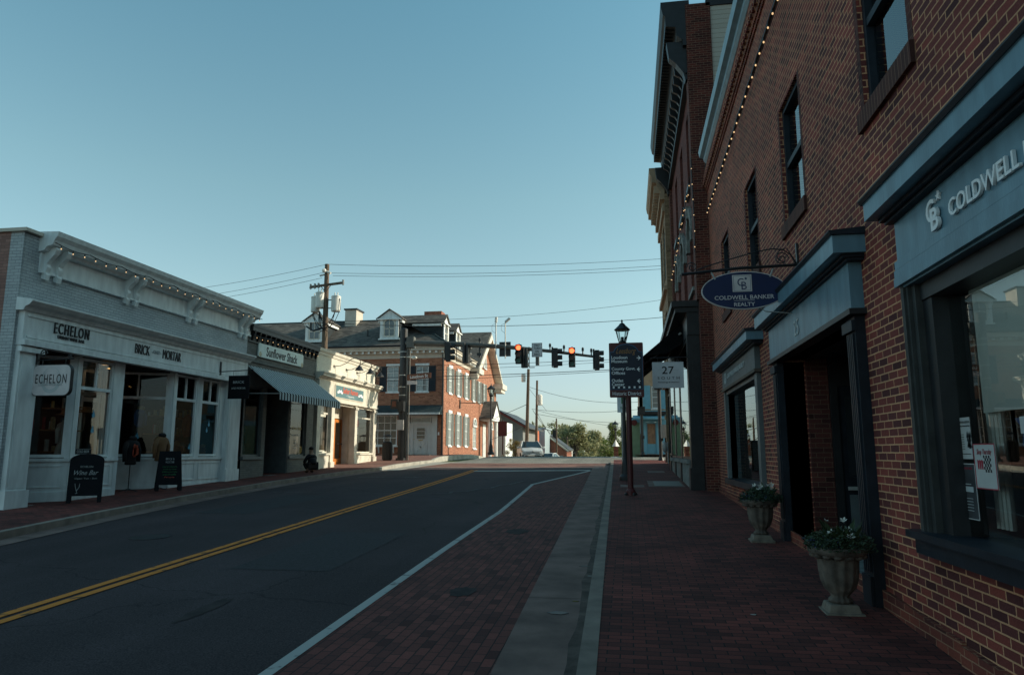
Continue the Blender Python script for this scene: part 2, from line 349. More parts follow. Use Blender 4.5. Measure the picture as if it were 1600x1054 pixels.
    def wall(s, F, u0, u1, v0, v1, holes=(), depth=.2):
        us = sorted({u0, u1, *[max(u0, min(u1, h[k])) for h in holes for k in (0, 1)]})
        vs = sorted({v0, v1, *[max(v0, min(v1, h[k])) for h in holes for k in (2, 3)]})
        for a, b in zip(us, us[1:]):
            for c, d in zip(vs, vs[1:]):
                mu, mv = (a+b)/2, (c+d)/2
                if any(h[0] < mu < h[1] and h[2] < mv < h[3] for h in holes): continue
                s.face([F.p(a, c), F.p(b, c), F.p(b, d), F.p(a, d)])
        for a, b, c, d in holes:
            for q in ([(a, c), (b, c)], [(b, c), (b, d)], [(b, d), (a, d)], [(a, d), (a, c)]):
                s.face([F.p(*q[0]), F.p(*q[1]), F.p(*q[1], -depth), F.p(*q[0], -depth)])
    def build(s, name, mats, parent=None, smooth=False, bevel=0, origin=None):
        me = bpy.data.meshes.new(name)
        og = worg(parent) if parent is not None else (V(origin) if origin is not None else V((0, 0, 0)))
        me.from_pydata([tuple(p-og) for p in s.v], [], s.f)
        mats = mats if isinstance(mats, (list, tuple)) else [mats]
        for m in mats: me.materials.append(M[m])
        uvl = me.uv_layers.new(name='UVMap'); Z = V((0, 0, 1))
        for p in me.polygons:
            p.material_index = min(s.mi[p.index], len(mats)-1); nrm = p.normal; p.use_smooth = smooth
            if abs(nrm.z) > .97: t, b = V((1, 0, 0)), V((0, 1, 0))
            else:
                t = Z.cross(nrm).normalized(); b = nrm.cross(t)
                if abs(t.y) > abs(t.x): t = t if t.y > 0 else -t
                else: t = t if t.x > 0 else -t
            for li in p.loop_indices:
                q = s.v[me.loops[li].vertex_index]; uvl.data[li].uv = (q.dot(t), q.dot(b))
        o = bpy.data.objects.new(name, me); col.objects.link(o); o.location = og if parent is None else (0, 0, 0)
        if parent is not None: o.parent = parent
        if bevel:
            bv = o.modifiers.new('bevel', 'BEVEL'); bv.width = bevel; bv.segments = 2; bv.limit_method = 'ANGLE'
        return o
def thing(name, label, cat, loc=(0, 0, 0), group=None):
    o = bpy.data.objects.new(name, None); col.objects.link(o); o.location = loc; o.empty_display_size = .2
    o['label'] = label; o['category'] = cat
    if group: o['group'] = group
    return o
def tag(o, label, cat, group=None):
    o['label'] = label; o['category'] = cat
    if group: o['group'] = group
    return o
def struct(o): o['kind'] = 'structure'; return o
def copy_tree(o, parent=None):
    c = o.copy(); col.objects.link(c); c.parent = parent
    for ch in list(o.children): copy_tree(ch, c)
    return c
def place(o, loc, label, rz=None):
    o.location = loc; o['label'] = label
    if rz is not None: o.rotation_euler = (0, 0, rz)
    return o
def B(x0, x1, y0, y1, z0, z1, name, m, parent=None, bevel=0):
    b = MB(); b.box(x0, x1, y0, y1, z0, z1); return b.build(name, m, parent, bevel=bevel)
def text(body, Ux, Nz, pos, width, height, m, parent, name='lettering', ext=.01, bold=0., align='c', shear=0, spacing=1.0):
    """mesh lettering; Ux = reading direction, Nz = outward normal, pos = centre (or left-middle)"""
    cu = bpy.data.curves.new(name, 'FONT'); cu.body = body; cu.extrude = ext/2; cu.offset = bold; cu.shear = shear; cu.space_character = spacing
    cu.align_x = 'CENTER'; cu.resolution_u = 3
    t = bpy.data.objects.new(name, cu); col.objects.link(t)
    dg = bpy.context.evaluated_depsgraph_get(); me = bpy.data.meshes.new_from_object(t.evaluated_get(dg))
    bpy.data.objects.remove(t)
    xs = [v.co.x for v in me.vertices]; ys = [v.co.y for v in me.vertices]
    sx = width/(max(xs)-min(xs)); sy = height/(max(ys)-min(ys)); cx, cy = (max(xs)+min(xs))/2, (max(ys)+min(ys))/2
    if align == 'l': cx = min(xs)
    U = V(Ux).normalized(); N = V(Nz).normalized(); W = N.cross(U); og = worg(parent); pos = V(pos)
    for v in me.vertices:
        c = v.co; q = pos+U*((c.x-cx)*sx)+W*((c.y-cy)*sy)+N*(c.z+ext/2); v.co = q-og
    me.materials.clear(); me.materials.append(M[m])
    o = bpy.data.objects.new(name, me); col.objects.link(o); o.parent = parent; return o

def window(parent, F, u0, u1, v0, v1, n=-.12, cols=2, rows=2, fm='trim_white', gm='dark_glass', fw=.06, bw=.025, name='window', sill=None, sillm=None, transom=None, d=.06):
    """frame ring + glazing bars as one part, pane as sub-part"""
    b = MB()
    b.fb(F, u0, u0+fw, v0, v1, n, n+d); b.fb(F, u1-fw, u1, v0, v1, n, n+d)
    b.fb(F, u0+fw, u1-fw, v0, v0+fw, n, n+d); b.fb(F, u0+fw, u1-fw, v1-fw, v1, n, n+d)
    e = .004
    for k in range(1, cols):
        c = u0+(u1-u0)*k/cols; b.fb(F, c-bw/2, c+bw/2, (transom or v0+fw)-e if transom else v0+fw, v1-fw, n+.01, n+d-.012)
    for k in range(1, rows):
        c = v0+(v1-v0)*k/rows; q = bw/2*(1.6 if (rows % 2 == 0 and k == rows//2) else 1)
        b.fb(F, u0+fw, u1-fw, c-q, c+q, n+.008, n+d-.008)
    if transom: b.fb(F, u0+fw, u1-fw, transom-fw*.6, transom+fw*.6, n+.002, n+d-.004)
    o = b.build(name, fm, parent)
    g = MB(); g.face([F.p(u0+fw*.5, v0+fw*.5, n+.02), F.p(u1-fw*.5, v0+fw*.5, n+.02), F.p(u1-fw*.5, v1-fw*.5, n+.02), F.p(u0+fw*.5, v1-fw*.5, n+.02)], F.N); g.build('pane', gm, o)
    if sill is not None:
        s_ = MB(); s_.fb(F, u0-.06, u1+.06, v0-.1, v0-.002, n, sill); s_.build('sill', sillm or fm, o)
    return o
def shutter(parent, F, u0, u1, v0, v1, m, n=.0):
    b = MB(); e = .05
    b.fb(F, u0, u0+e, v0, v1, n+.01, n+.05); b.fb(F, u1-e, u1, v0, v1, n+.01, n+.05)
    for a in (v0, (v0+v1)/2-e/2, v1-e): b.fb(F, u0+e, u1-e, a, a+e, n+.012, n+.048)
    k = v0+e
    while k < v1-e-.03:
        b.hexa([F.p(u0+e, k, n+.034), F.p(u1-e, k, n+.034), F.p(u1-e, k, n+.044), F.p(u0+e, k, n+.044), F.p(u0+e, k+.05, n+.014), F.p(u1-e, k+.05, n+.014), F.p(u1-e, k+.05, n+.024), F.p(u0+e, k+.05, n+.024)]); k += .06
    b.fb(F, u0+e, u1-e, v0+e, v1-e, n+.002, n+.012)
    return b.build('shutter', m, parent)
def arch_pts(u0, u1, v, rise, n=14):
    c = (u0+u1)/2; r = (u1-u0)/2
    return [(c+r*cos(pi*k/n), v+rise*sin(pi*k/n)) for k in range(n+1)]

# ------------------------------------------------------------------ terrain profile
GY = [-60, -5, 0, 4, 7, 10.7, 15, 22, 30, 38, 44, 47, 50, 54, 60, 80, 150, 400, 700]
GZ = [-3.9, -1.93, -1.75, -1.61, -1.49, -1.34, -1.2, -.99, -.73, -.42, -.20, -.13, -.14, -.38, -.9, -2.3, -7, -14, -16]
def g0(y):
    for i in range(len(GY)-1):
        if y <= GY[i+1]: return GZ[i]+(GZ[i+1]-GZ[i])*(y-GY[i])/(GY[i+1]-GY[i])
    return GZ[-1]
def g(y): return (g0(y-1.5)+g0(y-.75)+g0(y)+g0(y+.75)+g0(y+1.5))/5
def lerp_pts(pts, y):
    if y <= pts[0][0]: return pts[0][1]
    for (a, b), (c, d) in zip(pts, pts[1:]):
        if y <= c: return b+(d-b)*(y-a)/(c-a)
    return pts[-1][1]
def yrange(a, b, st=1.0):
    n = max(1, int(round((b-a)/st))); return [a+(b-a)*k/n for k in range(n+1)]
def strip(name, xl, xr, ya, yb, dz, m, label=None, st=1.0, parent=None):
    b = MB(); ys = yrange(ya, yb, st)
    f = lambda q, y: lerp_pts(q, y) if isinstance(q, list) else q
    for a, c in zip(ys, ys[1:]):
        b.face([(f(xl, a), a, g(a)+dz), (f(xr, a), a, g(a)+dz), (f(xr, c), c, g(c)+dz), (f(xl, c), c, g(c)+dz)])
    o = b.build(name, m, parent)
    return struct(o)
CURB = [(-8, -.08), (5.4, -.28), (38, -.80)]
def cr(d): return [(y, x+d) for y, x in CURB]
LC = [(-8, -9.2), (5, -10.0), (10.5, -10.6), (14, -11.15), (18, -11.65), (23, -11.9), (28, -11.75), (31.3, -11.2)]
def lc(d): return [(y, x+d) for y, x in LC]
# terrain far and wide
b = MB(); ys = [-60, -30, -8]+yrange(0, 60, 4)+[70, 80, 100, 150, 250, 400, 700]
for a, c in zip(ys, ys[1:]):
    xs = [-400, -120, -40, 0, 40, 120, 400]
    for p, q in zip(xs, xs[1:]): b.face([(p, a, g(a)-.32), (q, a, g(a)-.32), (q, c, g(c)-.32), (p, c, g(c)-.32)])
struct(b.build('ground', 'grass'))
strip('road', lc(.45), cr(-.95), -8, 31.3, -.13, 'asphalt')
b = MB()   # intersection, far road and cross street
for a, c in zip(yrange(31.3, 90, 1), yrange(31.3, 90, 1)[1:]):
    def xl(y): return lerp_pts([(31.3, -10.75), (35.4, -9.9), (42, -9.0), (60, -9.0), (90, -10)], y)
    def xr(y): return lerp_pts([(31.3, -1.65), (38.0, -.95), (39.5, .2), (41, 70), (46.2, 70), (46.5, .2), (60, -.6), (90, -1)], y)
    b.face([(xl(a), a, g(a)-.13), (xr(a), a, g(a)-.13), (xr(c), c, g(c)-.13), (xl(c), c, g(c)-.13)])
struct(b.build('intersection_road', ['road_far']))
strip('road_patch', [(31.3, -10.7), (33.8, -10.2)], -1.5, 31.3, 33.8, -.126, 'asphalt')
strip('brick_crosswalk', [(33.8, -10.3), (37.6, -9.4)], [(33.8, -1.35), (37.6, -.98)], 33.8, 37.6, -.122, 'cross_paver')
strip('brick_parking_lane', [(-8, -2.7), (16, -2.82), (24, -3.15), (24.01, -3.13), (31.6, -1.75)], cr(-.80), -8, 31.5, -.124, 'lane_paver')
strip('gutter_pan', [(-8, -.85), (5.4, -1.08), (11, -1.17), (34, -1.68)], cr(-.12), -8, 36, -.118, 'concrete')
strip('left_gutter_pan', lc(.15), lc(.62), -8, 31.3, -.122, 'concrete')
strip('gutter_dirt', [(y, x-.235-.02*math.sin(y*2.3)-.015*math.sin(y*7.1)) for y, x in [(yy_*.5-8, lerp_pts(CURB, yy_*.5-8)) for yy_ in range(88)]], cr(-.14), -8, 36, -.113, 'gutter_dirt', st=.5)
# kerbs (real steps)
def kerb(name, pts, wdt, ya, yb, side, m='kerb_stone'):
    b = MB(); ys = yrange(ya, yb, 1)
    for a, c in zip(ys, ys[1:]):
        c -= .006 if int(c) % 3 == 0 else 0
        xa, xc = lerp_pts(pts, a), lerp_pts(pts, c)
        b.hexa([(xa, a, g(a)-.3), (xa+wdt*side, a, g(a)-.3), (xc+wdt*side, c, g(c)-.3), (xc, c, g(c)-.3), (xa+.02*side, a, g(a)+.005), (xa+wdt*side, a, g(a)+.005), (xc+wdt*side, c, g(c)+.005), (xc+.02*side, c, g(c)+.005)])
    return struct(b.build(name, m))
kerb('kerb', cr(-.15), .16, -8, 37.8, 1)
kerb('left_kerb', lc(.16), .18, -8, 31.3, -1)
strip('sidewalk', cr(0), 3.2, -8, 38.9, 0, 'paver')
strip('left_sidewalk', -30, lc(0), -8, 31.3, 0, 'paver')
b = MB(); P_ = [(-11.2, 31.3), (-11.35, 34), (-10.9, 37.2), (-10.6, 38.2), (-10.9, 39.6), (-11.4, 42.5), (-11.0, 47), (-10.8, 64), (-30, 64), (-30, 31.3)]
ys = yrange(31.3, 64, .9)
CL = [(31.3, -11.2), (34, -11.35), (37.2, -10.9), (38.2, -10.6), (39.6, -10.9), (42.5, -11.35), (47, -10.9), (64, -10.8)]
for a, c in zip(ys, ys[1:]): b.face([(-30, a, g(a)), (lerp_pts(CL, a), a, g(a)), (lerp_pts(CL, c), c, g(c)), (-30, c, g(c))])
struct(b.build('corner_sidewalk', 'cross_paver'))
kerb('corner_kerb', [(y, x+.16) for y, x in CL], .18, 31.31, 64, -1, 'concrete_light')
strip('corner_apron', [(31.3, -11.0), (38.5, -10.4)], [(31.3, -10.2), (34.0, -10.0), (38.5, -9.2)], 31.3, 38.5, -.116, 'concrete_light')
strip('right_corner_sidewalk', .4, 40, 46.4, 80, 0, 'cross_paver')
# painted lines
strip('white_edge_line', [(-8, -2.76), (16, -2.90), (24, -3.24)], [(-8, -2.65), (16, -2.79), (24, -3.13)], -8, 24, -.119, 'white_line')
strip('white_taper_line', [(24, -3.26), (31.9, -1.75)], [(24, -3.12), (31.9, -1.58)], 24.0, 31.9, -.1185, 'white_line')
b = MB()
for dx in (-.13, .07):
    yl = [(-8, -6.15), (11, -6.27), (31.8, -6.85)]
    for a, c in zip(yrange(-8, 31.9, 1), yrange(-8, 31.9, 1)[1:]):
        b.face([(lerp_pts(yl, a)+dx, a, g(a)-.121), (lerp_pts(yl, a)+dx+.12, a, g(a)-.121), (lerp_pts(yl, c)+dx+.12, c, g(c)-.121), (lerp_pts(yl, c)+dx, c, g(c)-.121)])
struct(b.build('yellow_centre_line', 'yellow_line'))
def bar(name, x0, ya0, x1, ya1, wd, dz, m):
    b = MB(); b.face([(x0, ya0, g(ya0)+dz), (x1, ya1, g(ya1)+dz), (x1, ya1+wd, g(ya1+wd)+dz), (x0, ya0+wd, g(ya0+wd)+dz)]); return struct(b.build(name, m))
bar('stop_line', -6.7, 30.9, -1.7, 31.7, .55, -.1165, 'white_line')
bar('crosswalk_line', -10.2, 33.45, -1.4, 33.7, .18, -.1155, 'white_line')
bar('far_crosswalk_line', -9.3, 37.6, -1.0, 37.8, .2, -.112, 'white_line')
bar('worn_lane_mark', -10.4, 27.0, -7.9, 27.2, .18, -.119, 'worn_paint')
b = MB(); pth = [(-3.7, 25.5), (-3.95, 24.0), (-4.2, 23.6), (-4.3, 22.4), (-4.6, 22.0), (-4.75, 21.2), (-5.2, 21.0), (-5.1, 20.5), (-5.6, 20.3)]
for (x0, y0), (x1, y1) in zip(pth, pth[1:]):
    d = V((x1-x0, y1-y0, 0)).normalized(); n_ = V((-d.y, d.x, 0))*.05
    b.face([(x0-n_.x, y0-n_.y, g(y0)-.118), (x0+n_.x, y0+n_.y, g(y0)-.118), (x1+n_.x, y1+n_.y, g(y1)-.118), (x1-n_.x, y1-n_.y, g(y1)-.118)])
for x0, x1, y0 in ((-10.5, -5.6, 20.35),):
    b.face([(x0, y0-.02, g(y0)-.118), (x1, y0-.02, g(y0)-.118), (x1, y0+.02, g(y0)-.118), (x0, y0+.02, g(y0)-.118)])
struct(b.build('utility_paint_marks', 'worn_paint'))
b = MB(); b.face([(-1.15, 44.3, g(44.3)-.11), (-.75, 44.3, g(44.3)-.11), (-.6, 47, g(47)-.11), (-1.0, 47, g(47)-.11)]); struct(b.build('far_crossing_bar', 'white_line'))

# ================================================================== NEAR BRICK BUILDING (right)
RW = Fr((2.4, 0, 0), (0, 1, 0), (-1, 0, 0))
nb = thing('brick_office_building', 'dark red brick office building with blue grey storefront trim along the right sidewalk', 'building', (2.4, 8, g(8)))
UPW = [(6.0, 7.15, 3.35, 5.15), (9.65, 10.85, 3.35, 5.15), (13.0, 14.2, 3.35, 5.15), (16.7, 17.9, 3.35, 5.15), (2.4, 3.55, 3.35, 5.15)]
HOL = UPW+[(1.6, 6.2, -.7, 1.36), (7.95, 11.6, -1.7, 1.42), (13.75, 17.9, -.62, 1.5)]
b = MB(); b.wall(RW, -8, 20.3, -2.6, 7.35, HOL, .32); b.build('wall', 'near_brick', nb)
# stepped brick cornice below the gutter
b = MB()
for v0, v1, n1 in ((7.35, 7.42, .03), (7.42, 7.57, .06), (7.57, 7.64, .03), (7.64, 7.86, .09)):
    b.fb(RW, -8, 20.3, v0, v1, -.3, n1)
k = -8
while k < 20.2: b.fb(RW, k, k+.1, 7.5, 7.642, .055, .12); k += .2
b.build('brick_cornice', 'near_brick', nb)
b = MB(); b.fprofile(RW, [(-.2, 7.862), (.10, 7.862), (.16, 7.93), (.17, 8.0), (.27, 8.04), (.30, 8.2), (.26, 8.2), (.24, 8.09), (-.2, 8.09)], -8, 19.4); b.build('gutter', 'gutter_blue', nb)
b = MB(); b.prism([(2.35, -8, 8.09), (9, -8, 10.2), (9, -8, 10.0), (2.35, -8, 7.9)], (0, 28.2, 0)); b.build('roof', 'slate', nb)
b = MB(); b.box(8.8, 9, -8, 20.2, -2.6, 10); b.box(2.42, 9, -8.1, -7.9, -2.6, 8); b.build('back_wall', 'near_brick', nb)
b = MB(); b.box(2.9, 8.7, -7.9, 20.2, 2.6, 2.8); b.box(2.75, 8.7, -7.9, 20.2, -2.2, -1.72); b.build('floor_slab', 'interior', nb)
b = MB(); b.fprism(RW, [(5.98, -2.2), (20.28, -2.2), (20.28, g(20)+.12), (14, g(14)+.16), (8, g(8)+.17), (5.98, g(6)+.16)], .002, .035)
b.fprism(RW, [(-7.98, -2.6), (5.975, -2.6), (5.975, g(6)+.14), (3, g(3)+.15), (-7.98, -1.8)], .002, .05)
b.build('plinth', 'base_brick', nb)
for (u0, u1, v0, v1) in UPW:
    w_ = window(nb, RW, u0, u1, v0, v1, n=-.14, cols=1, rows=2, fm='trim_navy', gm='upper_glass', fw=.07, bw=.05, d=.09)
    s_ = MB(); s_.fb(RW, u0-.12, u1+.12, v0-.2, v0-.003, -.14, .045); s_.build('sill', 'soldier_brick', w_)
    for k in range(2):
        s_ = MB(); q = u0-.003 if k == 0 else u1+.003
        s_.fb(RW, q-(.1 if k == 0 else 0), q+(0 if k == 0 else .1), v0, v1, -.01, .003); s_.build('jamb_brick', 'quoin_brick', w_)

def cornice(F, u0, u1, v0, v1, n1, m, parent, name='cornice', ret=True, steps=None):
    """classical crown profile swept along the wall, closed ends"""
    h = v1-v0
    pr = [(-.02, v0), (n1*.25, v0), (n1*.25, v0+h*.12), (n1*.45, v0+h*.22), (n1*.5, v0+h*.42), (n1*.85, v0+h*.45), (n1*.85, v0+h*.68), (n1*.93, v0+h*.72), (n1, v0+h*.9), (n1, v1), (-.02, v1)]
    b = MB(); b.fprofile(F, pr, u0, u1); return b.build(name, m, parent)
def shop_cornice(F, u0, u1, v0, v1, n1, parent, m='trim_blue', top='trim_navy'):
    b = MB(); b.fprofile(F, [(-.02, v0), (n1*.92, v0), (n1*.92, v1-.05), (n1*.95, v1-.045), (-.02, v1-.045)], u0+.03, u1-.03); o = b.build('cornice', m, parent, bevel=.004)
    b = MB(); b.fprofile(F, [(-.02, v1-.044), (n1*.97, v1-.044), (n1*1.03, v1-.012), (n1*1.03, v1), (-.02, v1+.03)], u0, u1); b.build('crown', top, o)
    b = MB(); b.fb(F, u0+.08, u1-.08, v0-.035, v0-.001, 0, n1*.62); b.fb(F, u0+.1, u1-.1, v0-.06, v0-.036, 0, n1*.5); b.build('bed_moulding', top, o)
    return o
# --- near shop window with the agency sign
sf = MB(); sf.fb(RW, 1.4, 6.38, 1.36, 2.0, -.05, .10); sfo = sf.build('storefront', 'trim_blue', nb)
shop_cornice(RW, 1.2, 6.52, 2.0, 2.2, .33, sfo)
b = MB()
for i, (v, n) in enumerate(((1.60, .112), (1.52, .118), (1.45, .122))): b.fb(RW, 1.4, 6.40, v-.072, v, .102, n+.004*i+.006)
b.build('architrave', 'trim_blue', sfo)
b = MB()
b.fb(RW, 6.19, 6.44, -.66, 1.372, .001, .055); b.fb(RW, 6.26, 6.40, -.66, 1.372, .056, .085); b.fb(RW, 6.30, 6.36, -.66, 1.372, .0855, .105)
b.build('casing', 'casing_dark', sfo)
b = MB(); b.fb(RW, 6.02, 6.199, -.66, 1.3, -.34, .0025); b.fb(RW, 1.6, 6.2, 1.22, 1.358, -.34, .02); b.fb(RW, 5.94, 6.0, -.6, 1.22, -.34, -.2); b.build('jamb_lining', 'trim_dark', sfo)
b = MB(); b.fb(RW, 1.5, 6.46, -.80, -.68, -.02, .12); b.fb(RW, 1.5, 6.52, -.678, -.62, -.34, .17); b.build('sill', 'trim_navy', sfo)
b = MB(); b.face([RW.p(1.62, -.62, -.12), RW.p(6.02, -.62, -.12), RW.p(6.02, 1.24, -.12), RW.p(1.62, 1.24, -.12)], RW.N); b.build('pane', 'near_glass', sfo)
text('COLDWELL BANKER', (0, -1, 0), (-1, 0, 0), (2.295, 5.30, 1.70), 1.66, .125, 'letter_white', sfo, ext=.02, bold=.012, align='l')
text('C', (0, -1, 0), (-1, 0, 0), (2.295, 5.60, 1.785), .15, .17, 'letter_white', sfo, name='emblem', ext=.02, bold=.02)
text('B', (0, -1, 0), (-1, 0, 0), (2.290, 5.52, 1.705), .13, .17, 'letter_white', sfo, name='emblem', ext=.024, bold=.02)
def star(F_c, U, N, r, m, parent, t=.015):
    U = V(U); N = V(N); W = N.cross(U); b = MB(); P = []
    for k in range(10):
        a = pi/2+k*pi/5; q = r if k % 2 == 0 else r*.42; P.append(V(F_c)+U*q*cos(a)+W*q*sin(a))
    b.prism(P, N*t); return b.build('star', m, parent)
star((2.298, 5.47, 1.86), (0, -1, 0), (-1, 0, 0), .042, 'letter_white', sfo)
# roller blind and curtain behind the pane
b = MB(); b.box(2.62, 2.632, 2.0, 5.86, .29, 1.2); b.box(2.60, 2.66, 2.0, 5.86, 1.19, 1.25); b.build('roller_blind', 'blind', sfo)
b = MB()
for k in range(9): b.tube([(2.68+.02*(k % 2), 5.74+k*.03, -.55), (2.68+.02*(k % 2), 5.74+k*.03, 1.2)], .022, 6)
b.build('curtain', 'blind', sfo)
b = MB(); b.box(3.6, 3.65, -7, 7.2, -1.7, 2.6); b.box(2.75, 3.6, 6.6, 6.65, -1.7, 2.6); b.build('room_partition', 'interior', nb)
# --- entrance 25
en = MB(); en.fb(RW, 7.62, 11.92, 1.44, 1.96, -.05, .13); eno = en.build('entrance', 'trim_blue', nb)
shop_cornice(RW, 7.42, 12.12, 1.99, 2.22, .34, eno)
b = MB(); b.fb(RW, 7.55, 11.99, 1.38, 1.438, 0, .17); b.build('moulding', 'trim_dark', eno)
for u in (7.64, 11.6):
    b = MB()
    b.fb(RW, u, u+.30, g(u)-.1, 1.378, -.30, .10); b.fb(RW, u+.02, u+.28, g(u)-.1, g(u)+.28, .102, .13)
    for k in range(4): b.fb(RW, u+.05+k*.055, u+.08+k*.055, g(u)+.32, 1.2, .1015, .118)
    b.fb(RW, u-.02, u+.32, 1.22, 1.33, .1025, .14); b.build('pilaster', 'trim_navy', eno)
text('25', (0, -1, 0), (-1, 0, 0), (2.268, 10.0, 1.66), .26, .21, 'letter_grey', eno, name='house_number', ext=.008)
b = MB(); b.box(2.72, 3.03, 11.55, 11.7, -1.7, 1.45); b.build('porch_wall', 'quoin_brick', eno)
b = MB(); b.box(3.9, 4.0, 7.9, 11.7, -1.7, 1.45); b.box(2.72, 3.9, 7.85, 7.98, -1.7, 1.45); b.build('porch_side', 'trim_dark', eno)
b = MB(); b.box(2.41, 3.9, 7.99, 11.6, 1.42, 1.46); b.build('porch_ceiling', 'trim_dark', eno)
b = MB(); b.box(2.42, 3.9, 7.99, 11.54, -1.8, g(9.8)+.03); b.build('doorstep', 'stone_grey', eno)
b = MB(); b.box(3.035, 3.14, 11.5, 11.6, -1.35, 1.42); b.box(3.78, 3.9, 11.5, 11.6, -1.35, 1.42); b.box(3.14, 3.78, 11.5, 11.6, 1.0, 1.42); b.build('door_frame', 'trim_dark', eno)
b = MB(); b.box(3.14, 3.78, 11.54, 11.6, -1.35, 1.0); dd = b.build('door', 'trim_navy', eno)
b = MB(); b.face([(3.24, 11.535, -.35), (3.68, 11.535, -.35), (3.68, 11.535, .85), (3.24, 11.535, .85)], V((0, -1, 0))); b.build('pane', 'dark_glass', dd)
b = MB(); b.box(3.2, 3.6, 11.48, 11.52, -.55, -.5); b.build('push_bar', 'steel', dd); b = MB(); b.box(3.22, 3.55, 11.525, 11.539, -1.25, -.62); b.build('kick_panel', 'trim_greyblue', dd)
# --- further display window
sf2 = MB(); sf2.fb(RW, 13.5, 18.1, 1.5, 1.95, -.05, .10); s2 = sf2.build('display_window', 'trim_greyblue', nb)
shop_cornice(RW, 13.05, 18.35, 1.98, 2.18, .32, s2)
b = MB(); b.fb(RW, 13.4, 18.12, 1.44, 1.498, 0, .13); b.build('moulding', 'trim_brown', s2)
b = MB(); b.fb(RW, 13.5, 13.75, -.6, 1.438, -.3, .08); b.fb(RW, 17.9, 18.12, -.6, 1.438, -.3, .08); b.fb(RW, 13.752, 17.898, 1.36, 1.438, -.3, .05); b.build('casing', 'trim_greyblue', s2)
b = MB(); b.fb(RW, 13.45, 18.16, -.72, -.602, -.3, .14); b.build('sill', 'trim_navy', s2)
b = MB(); b.face([RW.p(13.75, -.6, -.07), RW.p(17.9, -.6, -.07), RW.p(17.9, 1.38, -.07), RW.p(13.75, 1.38, -.07)], RW.N); b.build('pane', 'near_glass', s2)
text('COLDWELL BANKER | REALTY', (0, -1, 0), (-1, 0, 0), (2.295, 17.2, 1.72), 2.6, .14, 'letter_grey', s2, ext=.01, bold=.01, align='l')
text('CB', (0, -1, 0), (-1, 0, 0), (2.295, 17.5, 1.72), .3, .26, 'letter_grey', s2, name='emblem', ext=.01, bold=.02)
b = MB(); b.box(3.3, 3.35, 13.7, 18, -1.7, 2.5); b.build('room_partition', 'interior', nb)
b = MB(); b.box(5.4, 9.4, 8.0, 26, 8.9, 18); b.build('unseen_sun_block', 'near_brick', nb)  # unseen mass added to keep low sun off the white shop's near end
# string of bulbs along the brick
def bulb_string(name, label, pts, n, sag=.05, group=None):
    t = thing(name, label, 'string lights', pts[0], group)
    P = []; L = []
    tot = [0]
    for a, c in zip(pts, pts[1:]): tot.append(tot[-1]+(V(c)-V(a)).length)
    def at(d):
        for i in range(len(pts)-1):
            if d <= tot[i+1]+1e-6: return V(pts[i]).lerp(V(pts[i+1]), (d-tot[i])/(tot[i+1]-tot[i]))
        return V(pts[-1])
    for k in range(n*3+1):
        q = at(tot[-1]*k/(n*3)); P.append(q-V((0, 0, sag*sin(pi*(k % 9)/9))))
    b = MB(); b.tube(P, .012, 5); b.build('cable', 'black_metal', t)
    for k in range(n):
        q = at(tot[-1]*(k+.5)/n)-V((0, 0, sag*sin(pi*(((k+.5)*3) % 9)/9)))
        s_ = MB(); s_.ball(q-V((0, 0, .075)), .015, 8, 6, (1, 1, 1.35)); bo = s_.build('bulb', 'bulb', t, smooth=True)
        s_ = MB(); s_.tube([q, q-V((0, 0, .06))], .014, 6); s_.build('socket', 'black_metal', bo)
    return t
bulb_string('string_lights', 'string of small warm bulbs running along the near dark brick wall under its eave', [(2.30, 5.0, 6.60), (2.31, 19.9, 6.66)], 40, .04)
b = MB(); b.tube([(2.37, 2, 6.75), (2.37, 20.1, 6.78)], .025, 6); b.build('conduit', 'black_metal', nb)

# oval hanging sign
hs = thing('hanging_sign', 'oval navy sign with square monogram hanging from a scrolled iron bracket over the right sidewalk', 'sign', (2.4, 10.2, 2.57))
b = MB(); Y = 10.2
b.tube([(2.38, Y, 2.575), (1.6, Y, 2.56), (.80, Y, 2.50)], .022, 6)
b.box(2.37, 2.399, Y-.03, Y+.03, 2.42, 2.88)
b.tube([(2.37, Y, 2.6)]+[(2.25-.13*sin(a*pi/10)*1.0-.001*a, Y, 2.72+.10*cos(a*pi/10)) for a in range(0, 10)], .008, 5)
P = [(2.36, Y, 2.62)]+[(2.36-.32*sin(k/8*pi/2)-.02*k/8, Y, 2.62+.15*sin(k/8*pi)) for k in range(9)]
P = [(2.36, Y, 2.58), (2.30, Y, 2.72), (2.20, Y, 2.80), (2.05, Y, 2.82), (1.85, Y, 2.79), (1.5, Y, 2.70), (1.2, Y, 2.62), (1.0, Y, 2.55)]
b.tube(P, .009, 5)
def spiral(cx, cz, r0, turns, Y, n=22, dirn=1): return [(cx+dirn*r0*(1-k/n*.8)*cos(2*pi*turns*k/n), Y, cz+r0*(1-k/n*.8)*sin(2*pi*turns*k/n)) for k in range(n+1)]
b.tube(spiral(2.17, 2.67, .10, 1.6, Y), .008, 5); b.tube(spiral(.95, 2.60, .075, 1.6, Y, dirn=-1), .008, 5)
b.build('bracket', 'black_metal', hs)
def ellipse(cx, cz, a, c, Y, n=40): return [(cx+a*cos(2*pi*k/n), Y, cz+c*sin(2*pi*k/n)) for k in range(n)]
b = MB(); b.prism(ellipse(1.64, 2.235, .575, .27, Y-.022), (0, .044, 0)); bd = b.build('rim', 'sign_cream', hs)
b = MB(); b.prism(ellipse(1.64, 2.235, .562, .258, Y-.027), (0, .054, 0)); b.build('board', 'navy_sign', hs)
b = MB(); b.box(1.49, 1.75, Y-.031, Y-.0275, 2.215, 2.455); pl = b.build('monogram_plate', 'sign_cream', hs)
b = MB()
